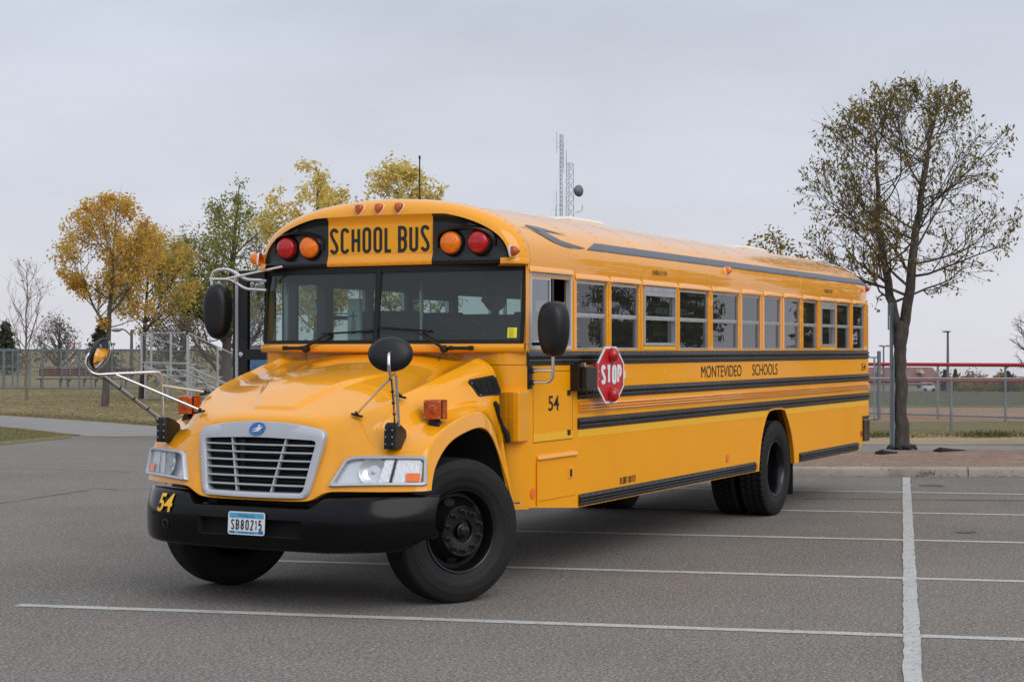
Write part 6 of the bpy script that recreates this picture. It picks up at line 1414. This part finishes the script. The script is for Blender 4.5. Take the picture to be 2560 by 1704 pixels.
# ================================================================ FENCES AND STREET FURNITURE
mat('galvanised', (.30, .32, .34), .5, metal=.55, var=.15, vscale=6)
mat('galvanised_blue', (.17, .205, .235), .55, metal=.35, var=.15, vscale=6)
mat('wire', (.26, .28, .29), .5, metal=.4)
mat('red_cap', (.40, .018, .028), .45)
mat('steel_grey', (.15, .165, .18), .55, metal=.3)
def fence(name, label, P, h, spacing, rails, rail_mt, r_post=.03, r_rail=.021, wire_r=.0022, cell=.075, post_mt='galvanised', posts=None, z_off=0.05, zbase=None, group=None, post_h=None):
    """P: two ground points. rails: heights. Each post a part of its own, the woven wire one part"""
    a, c = Vector(P[0]), Vector(P[1]); root = thing(name, label, 'fence', a, group); L = (c - a).length; d = (c - a) / L
    ts = posts if posts else [k * spacing for k in range(int(L / spacing) + 1)]
    pm = {}
    for t in ts:
        p = d * t; MB().tube([p + Vector((0, 0, -.05)), p + Vector((0, 0, (post_h or h)))], r_post, 7).build('fence_post', post_mt, root, 60)
    for i, hh in enumerate(rails): MB().tube([Vector((0, 0, hh)), d * L + Vector((0, 0, hh))], r_rail * (1.9 if rail_mt[i] == 'red_cap' else 1), 7).build('fence_rail', rail_mt[i], root, 60)
    m = MB(); H = h - z_off; nn = int(L / cell); v = Vector((0, 0, 1)); side = d.cross(v) * wire_r
    for k in range(-int(H / cell) - 1, nn + 1):
        for sg in (1, -1):
            t0 = k * cell; A = (t0, z_off) if sg > 0 else (t0, h); B_ = (t0 + H, h) if sg > 0 else (t0 + H, z_off)
            # clip to the run
            (x0, z0), (x1, z1) = A, B_
            if x0 < 0: z0 += (z1 - z0) * (0 - x0) / (x1 - x0); x0 = 0
            if x1 > L: z1 = z0 + (z1 - z0) * (L - x0) / (x1 - x0); x1 = L
            if x1 - x0 < .03: continue
            p, q = d * x0 + v * z0, d * x1 + v * z1; u = (q - p).normalized().cross(d.cross(v)).normalized() * wire_r
            m.add([p + side, p - side * .5 + u, p - side * .5 - u, q + side, q - side * .5 + u, q - side * .5 - u], [(0, 1, 4, 3), (1, 2, 5, 4), (2, 0, 3, 5)])
    m.build('chain_link', 'wire', root, kind='stuff', fix=False); return root
# right: low grey fence, red-topped fence behind it, outfield fence beyond
fence('chain_link_fence', 'waist-high grey chain-link fence nearest the sand verge', (at(2080, 36.0, .04), at(2860, 35.8, .04)), 1.16, 3.05, [1.16], ['galvanised'], posts=[(lat(2375.5, 36) - lat(2080, 36)) - 3.1, lat(2375.5, 36) - lat(2080, 36), lat(2375.5, 36) - lat(2080, 36) + 3.1, lat(2375.5, 36) - lat(2080, 36) + 6.2])
fence('chain_link_fence', 'chain-link fence with a thick red top rail round the ball field', (at(2060, 46.0, -.02), at(2900, 39.0, -.0)), 1.44, 3.0, [1.44, .14], ['red_cap', 'galvanised'], r_rail=.026, posts=[.6, 3.6, 5.55, 8.6, 11.6])
fence('outfield_fence', 'distant low fence with a thin red top rail across the outfield', (at(2090, 84, -.92), at(2950, 84, -.92)), 1.18, 5.0, [1.16], ['red_cap'], r_rail=.03, cell=.15, wire_r=.002)
g = thing('fence_post_stub', 'taller grey pipe post with a short rail just behind the rear of the bus', 'fence post', at(2197.5, 43, 0)); MB().tube([(0, 0, -.05), (0, 0, 1.78)], .05, 10).build('pipe', 'galvanised_blue', g, 60)
q = RGT * -1.2; MB().tube([(0, 0, 1.62), (q.x, q.y, 1.62)], .022, 8).build('stub_rail', 'galvanised', g, 60); q = RGT * -.12; MB().tube([(q.x, q.y, 0), (q.x, q.y, 1.62)], .025, 8).build('stay_pipe', 'galvanised', g, 60)
m = MB(); m.add([Wd(42.6, lat(2176, 42.6), .08)[:], Wd(42.6, lat(2196, 42.6), .08)[:], Wd(43.0, lat(2196, 43), .08)[:], Wd(43.0, lat(2170, 43), .08)[:]], [(0, 1, 2, 3)]); structure(m.build('concrete_pad', 'concrete'))
# left: park fence, second fence behind, red benches between them
FL = (at(-160, 76.5), at(360, 75.5))
Lr = (Vector(FL[1]) - Vector(FL[0])).length; k_ = Lr / 520
fence('chain_link_fence', 'long head-high chain-link fence behind the lawn trees', FL, 1.80, 2.0, [1.80, .06], ['galvanised_blue', 'galvanised_blue'], posts=[(px + 160) * k_ for px in (-150, -70, 10, 108, 200, 281, 358)], post_mt='galvanised_blue', r_post=.045, r_rail=.03, cell=.14, wire_r=.0042)
fence('chain_link_fence', 'second chain-link fence standing behind the red benches', (at(-160, 83), at(520, 81)), 1.78, 2.0, [1.74, .95], ['galvanised_blue', 'galvanised_blue'], posts=[(px + 160) * (lat(520, 81) - lat(-160, 83)) / 680 for px in (-100, 16, 37, 50, 81, 160, 175, 236, 312, 400, 500)], post_mt='galvanised_blue', r_post=.04, r_rail=.028, cell=.16, wire_r=.004)
mat('bench_red', (.115, .030, .034), .6, var=.15, vscale=4)
def bench(px0, px1, D_, label):
    a, c = at(px0, D_), at(px1, D_); b = thing('bench', label, 'bench', a, 'red benches along the fence'); L = (c - a).length; d = (c - a) / L; back = Vector((FWD.x, FWD.y, 0))
    for z in (.50, .62, .74): MB().bar(back * .25 + Vector((0, 0, z + .12)), d * L + back * .25 + Vector((0, 0, z + .12)), .03, .10).build('back_plank', 'bench_red', b)
    for q_ in (-.28, -.12, .04): MB().bar(back * q_ + Vector((0, 0, .44)), d * L + back * q_ + Vector((0, 0, .44)), .13, .035).build('seat_plank', 'bench_red', b)
    for t in (.15, .85): p = d * (L * t); m = MB(); m.bar(p + back * -.1, p + back * -.1 + Vector((0, 0, .42)), .05, .05); m.bar(p + back * .22 + Vector((0, 0, .3)), p + back * .26 + Vector((0, 0, .92)), .05, .05); m.bar(p + back * -.2 + Vector((0, 0, .41)), p + back * .24 + Vector((0, 0, .41)), .05, .04); m.build('leg', 'galvanised_blue', b)
for i, (p0, p1) in enumerate(((94, 162), (164, 220), (224, 332))): bench(p0, p1, 78.2, ['red slatted bench left of the amber tree trunk', 'red slatted bench just left of the middle behind the fence', 'long red slatted bench right of the amber tree trunk'][i])
# bleachers
BL = thing('bleachers', 'aluminium bleachers with chain-link guard rails beside the amber trees', 'bleachers', at(470, 58.5))
o0 = Vector(at(470, 58.5)); A_ = Vector(at(355, 61.5)) - o0; u_ = A_.normalized(); Lb = A_.length
w2 = Vector(at(572, 60.0)) - o0; w2 = w2.normalized()
def bp_(a, c, z): q = u_ * a + w2 * c; return Vector((q.x, q.y, z))
Hs = 1.30
for k in range(5):
    z = Hs - k * .235; c = .25 + k * .60
    MB().bar(bp_(0, c, z), bp_(Lb, c, z), .25, .04).build('seat_plank', 'aluminium', BL); MB().bar(bp_(0, c + .3, z - .24), bp_(Lb, c + .3, z - .24), .24, .04).build('foot_plank', 'aluminium', BL)
for t in (0, .5, 1):
    m = MB(); a = Lb * t; m.bar(bp_(a, .1, Hs - .1), bp_(a, 3.2, .10), .05, .07); m.bar(bp_(a, .1, .0), bp_(a, 3.3, .0), .05, .05); m.bar(bp_(a, .15, 0), bp_(a, .15, Hs), .05, .05); m.bar(bp_(a, 1.4, 0), bp_(a, 1.4, .8), .05, .05); m.bar(bp_(a, .15, Hs), bp_(a, 1.4, 0), .04, .04); m.bar(bp_(a, 1.4, .75), bp_(a, 2.6, 0), .04, .04); m.build('support_frame', 'aluminium', BL)
m = MB(); m.bar(bp_(0, .15, 1.15), bp_(Lb, .15, .1), .03, .03); m.bar(bp_(0, .15, .1), bp_(Lb, .15, 1.15), .03, .03); m.build('cross_brace', 'aluminium', BL)
for a in (0, Lb * .35, Lb * .78, Lb): MB().bar(bp_(a, -.02, .0 if a in (0,) else .9), bp_(a, -.02, 2.40), .06, .06).build('guard_post', 'aluminium', BL)
for z in (2.40, 1.34): MB().tube([bp_(0, -.02, z), bp_(Lb, -.02, z)], .024, 8).build('guard_rail', 'aluminium', BL, 60)
MB().tube([bp_(Lb, -.02, 2.36), bp_(Lb * .1, -.02, 1.9)], .02, 8).build('guard_rail', 'aluminium', BL, 60)
for c in (0, 1.35, 2.35): MB().bar(bp_(-.03, c, .2), bp_(-.03, c, 2.40 - c * .36), .05, .05).build('guard_post', 'aluminium', BL)
for z0 in (2.40, 1.20, 1.0): MB().tube([bp_(-.03, 0, z0), bp_(-.03, 2.4, z0 - 2.4 * .36)], .024, 8).build('guard_rail', 'aluminium', BL, 60)
MB().lathe([(.05, -.06), (.05, .05), (0, .05)], bp_(0, -.02, 2.40), (0, 0, 1), 10).build('rail_elbow', 'black_plastic', BL)
m = MB()
def weave(fn, L, H, cell=.09, r=.0030):
    for k in range(-int(H / cell) - 1, int(L / cell) + 1):
        for sg in (1, -1):
            x0, x1 = k * cell, k * cell + H; z0, z1 = (0, H) if sg > 0 else (H, 0)
            if x0 < 0: z0 += (z1 - z0) * (-x0) / (x1 - x0); x0 = 0
            if x1 > L: z1 = z0 + (z1 - z0) * (L - x0) / (x1 - x0); x1 = L
            if x1 - x0 > .03: m.tube([fn(x0, z0), fn(x1, z1)], r, 3, cap=False)
weave(lambda x, z: bp_(x, -.02, 1.34 + z), Lb, 1.05); weave(lambda x, z: bp_(-.03, x, 1.20 - x * .36 + z), 2.4, 1.18); m.build('chain_link', 'wire', BL, kind='stuff', fix=False)
# backstop of the ball field, behind the door
BK = thing('backstop', 'tall pipe backstop with chain-link mesh behind the bus windscreen', 'backstop', at(600, 72)); kx = lambda px: RGT * (lat(px, 72) - lat(600, 72))
for px, h in ((588, 2.6), (680, 4.9), (790, 4.9), (900, 4.9), (1010, 4.9), (1120, 3.2)): MB().tube([kx(px), kx(px) + Vector((0, 0, h))], .05, 8).build('pipe_post', 'galvanised', BK, 60)
for z in (.1, 1.7, 3.35): MB().tube([kx(588) + Vector((0, 0, min(z, 2.5))), kx(1120) + Vector((0, 0, z))] if z < 3 else [kx(600) + Vector((0, 0, z)), kx(1120) + Vector((0, 0, z))], .035, 8).build('pipe_rail', 'galvanised', BK, 60)
MB().tube([kx(588) + Vector((0, 0, 3.4)), kx(680) + Vector((0, 0, 4.9)), kx(1010) + Vector((0, 0, 4.9))], .04, 8).build('pipe_rail', 'galvanised', BK, 60)
m = MB(); weave(lambda x, z: RGT * x + Vector((0, 0, .1 + z)), lat(1120, 72) - lat(600, 72), 3.2, .14, .0036); m.build('chain_link', 'wire', BK, kind='stuff', fix=False)
# portable toilet seen through the door glass
mat('plastic_blue', (.03, .13, .32), .5)
PT = thing('portable_toilet', 'blue portable toilet with a white roof seen through the open bus door', 'portable toilet', at(652, 88)); f_ = Matrix.Rotation(.35, 4, 'Z')
MB().box(-.5, .5, -.5, .5, 0, 2.05, f_).build('cabin', 'plastic_blue', PT)
m = MB(); m.add([f_ @ Vector(p) for p in ((-.6, -.6, 2.02), (.6, -.6, 2.02), (.6, .6, 2.02), (-.6, .6, 2.02), (-.4, -.4, 2.5), (.4, -.4, 2.5), (.4, .4, 2.5), (-.4, .4, 2.5))], [(0, 1, 5, 4), (1, 2, 6, 5), (2, 3, 7, 6), (3, 0, 4, 7), (4, 5, 6, 7), (3, 2, 1, 0)]); m.build('roof', 'sign_white', PT)
# lamp posts, flagpole
def lamp(label, px, D_, z0, ztop, heads, mt='steel_grey', r=.06):
    p = thing('lamp_post', label, 'lamp post', at(px, D_, z0)); H = ztop - z0; MB().tube([(0, 0, 0), (0, 0, H)], [r * 1.2, r * .8], 8).build('pole', mt, p, 60)
    for s_, up_, L in heads:
        q = RGT * s_; m = MB(); m.tube(fillet([(0, 0, H - up_), q * (L * .5) + Vector((0, 0, H + .05)), q * L + Vector((0, 0, H + .03))], .2), r * .45, 6); m.build('arm', mt, p, 60)
        h_ = q * L + Vector((0, 0, H + .0)); MB().lathe([(.02, .12), (.16 * r / .06, .06), (.22 * r / .06, -.02), (.12 * r / .06, -.12), (0, -.14)], h_, (0, 0, 1), 12).build('lamp_head', 'galvanised', p, 60)
lamp('street lamp on a pole behind the amber tree by the bleachers', 329, 105, 0, zpx(824, 105), [(-1, .4, .95)], 'bark_grey', .10)
lamp('tall slim field light pole above the red-topped fence', 2369.5, 200, -3.4, zpx(828, 200), [(-1, .1, .15)], r=.16)
lamp('far double-headed lamp post just right of the bus rear', 2209, 230, -4.1, zpx(864, 230), [(-1, .1, .3), (1, .3, .6)], r=.12)
FP = thing('flagpole', 'distant flagpole with a limp striped flag behind the left fence', 'flagpole', at(187, 150)); Hf = zpx(840, 150); MB().tube([(0, 0, 0), (0, 0, Hf)], .05, 6).build('pole', 'galvanised', FP, 60)
m = MB(); m.grid([[RGT * (-.04 - .30 * t - .05 * sin(k)) + FWD * (.1 * sin(k * 1.3 + t * 5)) + Vector((0, 0, Hf - .5 - k * .28 - t * .35)) for t in (0, .33, .66, 1)] for k in range(8)]); fl_ = m.build('flag', 'flag_red', FP, 60)
for k in range(3): m = MB(); m.grid([[RGT * (-.06 - .26 * t - .05 * sin(k * 2.3)) + FWD * (-.06 + .1 * sin(k * 2.3 * 1.3 + t * 5)) + Vector((0, 0, Hf - .62 - k * .62 - t * .35 - e_)) for t in (0, .33, .66, 1)] for e_ in (0, .22)]); m.build('flag_stripe', 'sign_white', fl_)
# sign post beside the tree
SP = thing('sign_post', 'grey channel post with a narrow edge-on sign left of the forked trunk', 'sign post', at(2228.5, 28.7, .12)); rd = (FWD + RGT * .226).normalized(); rs_ = Vector((-rd.y, rd.x, 0)) * -1
f_ = Matrix(((rs_.x, rd.x, 0, 0), (rs_.y, rd.y, 0, 0), (0, 0, 1, 0), (0, 0, 0, 1)))
zt = zpx(757, 28.7) - .12
m = MB(); m.box(-.027, .027, -.012, .012, 0, zt, f_); m.box(-.03, -.022, -.03, .012, 0, zt, f_); m.box(.022, .03, -.03, .012, 0, zt, f_); m.build('channel', 'galvanised_blue', SP)
m = MB(); m.box(-.062, -.034, -.22, .22, zt - .46, zt - .03, f_); m.build('sign_plate', 'steel_grey', SP)
m = MB(); m.box(.030, .052, -.035, .015, 0, zpx(890, 28.7) - .12, f_); m.build('splice_channel', 'galvanised_blue', SP)
# radio masts
mat('mast_grey', (.30, .33, .37), .6, metal=.2)
def mast(label, px, D_, ztop, w0, w1, zb, nseg, dish=None, r=.042):
    p = thing('radio_mast', label, 'radio mast', at(px, D_, 0)); legs = []
    for k in range(3):
        a = k * 2 * pi / 3 + .3; P0_, P1_ = Vector((cos(a) * w0, sin(a) * w0, -5.2)), Vector((cos(a) * w1, sin(a) * w1, ztop)); legs.append((P0_, P1_)); MB().tube([P0_, P1_], r, 5).build('leg', 'mast_grey', p)
    m = MB()
    for i in range(nseg):
        for k in range(3):
            A0, A1 = legs[k]; B0, B1 = legs[(k + 1) % 3]; t0, t1 = i / nseg, (i + 1) / nseg; m.tube([A0.lerp(A1, t0), B0.lerp(B1, t1)], r * .55, 4); m.tube([B0.lerp(B1, t0), A0.lerp(A1, t1)], r * .55, 4)
            if i == nseg - 1: m.tube([A1, B1], r * .6, 4)
    m.build('lattice', 'mast_grey', p); return p
Dm = 260; sm_ = Dm / 4186.22
t1 = mast('square-topped lattice radio mast with a round dish above the bus roof', 1424, Dm, zpx(408, Dm), 1.0, .62, 0, 26)
zd = zpx(477, Dm); q = RGT * (22 * sm_)
m = MB(); m.lathe([(.0, -.62), (.35, -.55), (.75, -.30), (.92, .0), (.90, .25), (.62, .52), (.3, .62), (0, .65)], q + Vector((0, 0, zd)), RGT * .75 - FWD * .66, 20); m.build('dish', 'steel_grey', t1, 60)
MB().bar(RGT * .7 + Vector((0, 0, zd)), q + Vector((0, 0, zd)), .25, .25).build('dish_mount', 'mast_grey', t1)
m = MB(); q = RGT * .9; m.tube([q + Vector((0, 0, zpx(531, Dm))), RGT * 1.6 + Vector((0, 0, zpx(529, Dm))), RGT * 1.95 + Vector((0, 0, zpx(525, Dm))), RGT * 2.0 + Vector((0, 0, zpx(512, Dm)))], .06, 5); m.build('side_antenna', 'mast_grey', t1)
MB().tube([-RGT * .5 + Vector((0, 0, zpx(408, Dm))), -RGT * .5 + Vector((0, 0, zpx(374, Dm)))], [.07, .03], 5).build('whip_antenna', 'mast_grey', t1)
t2 = mast('slender lattice radio mast with whip antennas, taller one beside the dish mast', 1402.5, Dm + 12, zpx(336, Dm + 12), .26, .24, 0, 60, r=.03)
for dx, z0_, z1_ in ((-11, 360, 305), (6, 400, 312), (6, 412, 334), (-12, 530, 460), (4, 530, 460), (-14, 560, 500)):
    m = MB(); v = RGT * (dx * sm_); zz0, zz1 = zpx(z0_, Dm), zpx(z1_, Dm); m.tube([v + Vector((0, 0, zz0)), v + Vector((0, 0, zz1))], .04, 4); zc_ = (zz0 * .6 + zz1 * .4)
    for e_ in (-.35, .35): m.tube([v + Vector((0, 0, zc_ + e_)), Vector((0, 0, zc_ + e_))], .035, 4)
    m.build('whip_antenna', 'mast_grey', t2)
m = MB()
for dx, zt_ in ((-22, 370), (26, 420), (34, 480)): m.tube([Vector((0, 0, zpx(zt_, Dm))), RGT * (dx * sm_ * 4) + Vector((0, 0, 0))], .012, 3)
m.build('guy_wires', 'mast_grey', t2)
# school building far beyond the outfield
mat('roof_brown', (.20, .105, .095), .85, var=.15, vscale=1.2, bump=.2, bscale=6); mat('wall_tan', (.42, .34, .26), .8, var=.08, vscale=2); mat('window_dark', (.05, .07, .08), .2)
DS = 300; SB = thing('school_building', 'low building with a wide brown hipped roof beyond the ball field', 'building', at(2260, DS, -5.7)); rl = lambda px: RGT * (lat(px, DS) - lat(2260, DS))
zr0, zr1, zb_ = zpx(953, DS) + 5.7, zpx(919, DS) + 5.7, 0
m = MB(); B = [rl(2070) + FWD * 0, rl(2349), rl(2349) + FWD * 14, rl(2070) + FWD * 14]; m.prism([(0, 0), (1, 0), (1, 1), (0, 1)], lambda a, c, d: B[0] * (1 - a) * (1 - c) + B[1] * a * (1 - c) + B[2] * a * c + B[3] * (1 - a) * c + Vector((0, 0, d)), -.3, zr0); m.build('wall', 'wall_tan', SB)
m = MB(); E_ = [rl(2062) - FWD * .8, rl(2353) - FWD * .8, rl(2353) + FWD * 15, rl(2062) + FWD * 15]; T2 = [rl(2085) + FWD * 5.5, rl(2350) + FWD * 5.5]; v = Vector((0, 0, 1))
m.add([e_ + v * zr0 for e_ in E_] + [e_ + v * (zr0 + .25) for e_ in E_] + [t + v * (zr1 + .0) for t in T2] + [T2[0] + FWD * 4 + v * zr1, T2[1] + FWD * 4 + v * zr1], [(3, 2, 1, 0), (0, 1, 5, 4), (1, 2, 6, 5), (2, 3, 7, 6), (3, 0, 4, 7), (4, 5, 9, 8), (5, 6, 11, 9), (6, 7, 10, 11), (7, 4, 8, 10), (8, 9, 11, 10)]); m.build('roof', 'roof_brown', SB)
for p0, p1 in ((2198, 2206), (2300, 2311)): m = MB(); m.add([rl(p0) - FWD * .5 + v * (zr0 + 1.5), rl(p1) - FWD * .5 + v * (zr0 + 1.5), rl((p0 + p1) / 2) + FWD * 1.0 + v * (zr0 + 2.3)] + [rl(p0) + FWD * 4 + v * (zr0 + 1.5), rl(p1) + FWD * 4 + v * (zr0 + 1.5), rl((p0 + p1) / 2) + FWD * 4.5 + v * (zr0 + 2.3)], [(0, 1, 2), (0, 2, 5, 3), (1, 4, 5, 2)]); m.build('roof_gable', 'wall_tan', SB)
for p0, p1 in ((2292, 2304), (2305, 2316)): m = MB(); m.prism([(0, 0), (1, 0), (1, 1), (0, 1)], lambda a, c, d: rl(p0) * (1 - a) + rl(p1) * a - FWD * d + v * (zr0 * (.35 + .5 * c)), .02, .12); m.build('window', 'window_dark', SB)
mat('van_white', (.7, .7, .72), .35, coat=.5)
CV = thing('parked_van', 'white van parked against the far building below the brown roof', 'van', at(2323, DS - 8, -5.6)); m = MB(); a = RGT; m.prism([(-.0, .35), (1.15, .35), (1.15, .9), (.85, 1.0), (.6, 1.6), (-1.0, 1.65), (-1.05, .35)], lambda p, z, d: a * p + FWD * d + v * z, 0, 1.7); m.build('body', 'van_white', CV)
for p in (-.7, .75): MB().lathe([(.0, -.02), (.33, -.02), (.33, .2), (0, .2)], a * p + v * .33 - FWD * .02, FWD, 14).build('wheel', 'tyre_rubber', CV)
m = MB(); m.prism([(-.9, 1.1), (.62, 1.1), (.5, 1.5), (-.9, 1.52)], lambda p, z, d: a * p + FWD * d + v * z, -.02, .0); m.build('window', 'window_dark', CV)
MB().tube([(-.0, 0, 0)] and [Wd(DS - 10, lat(2265, DS - 10), -4.2), Wd(DS - 10, lat(2316, DS - 10), -4.25)], .22, 6).build('site_barrier', 'steel_grey'); tag(bpy.data.objects['site_barrier'], 'long dark low barrier in front of the far building', 'barrier')
# woods and houses' worth of dark skyline all round the lot behind the camera, as the paint and the windows mirror it
def ring(name, seed, arcs, size, lm, dens):
    r = np.random.RandomState(seed); A, B = [], []
    for D0, l0, D1, l1, h in arcs:
        L = math.hypot(D1 - D0, l1 - l0); n = int(L * h * dens); t = r.uniform(0, 1, n); prof = h * (.70 + .18 * np.sin(t * L * .22 + seed) + .10 * np.sin(t * L * .9) + .06 * r.normal(size=n)); z = np.clip(prof, .5, None) * r.uniform(0, 1, n); D = D0 + (D1 - D0) * t + r.uniform(-2, 2, n); l = l0 + (l1 - l0) * t + r.uniform(-2, 2, n)
        A.append(leaves(np.array([tuple(Wd(D[i], l[i], z[i])) for i in range(n)]), size, r, .6, .1)); B.append(r.uniform(0, 1, n))
    o = put(name, np_mesh(name, np.concatenate(A), 4, lm, np.concatenate(B))); o['kind'] = 'stuff'
ring('far_woods', 75, [(-55, -90, -60, 0, 9), (-60, 0, -50, 90, 8), (-50, 90, 60, 110, 8), (-55, -90, 30, -100, 8)], 1.1, 'leaf_olive', 1.6)
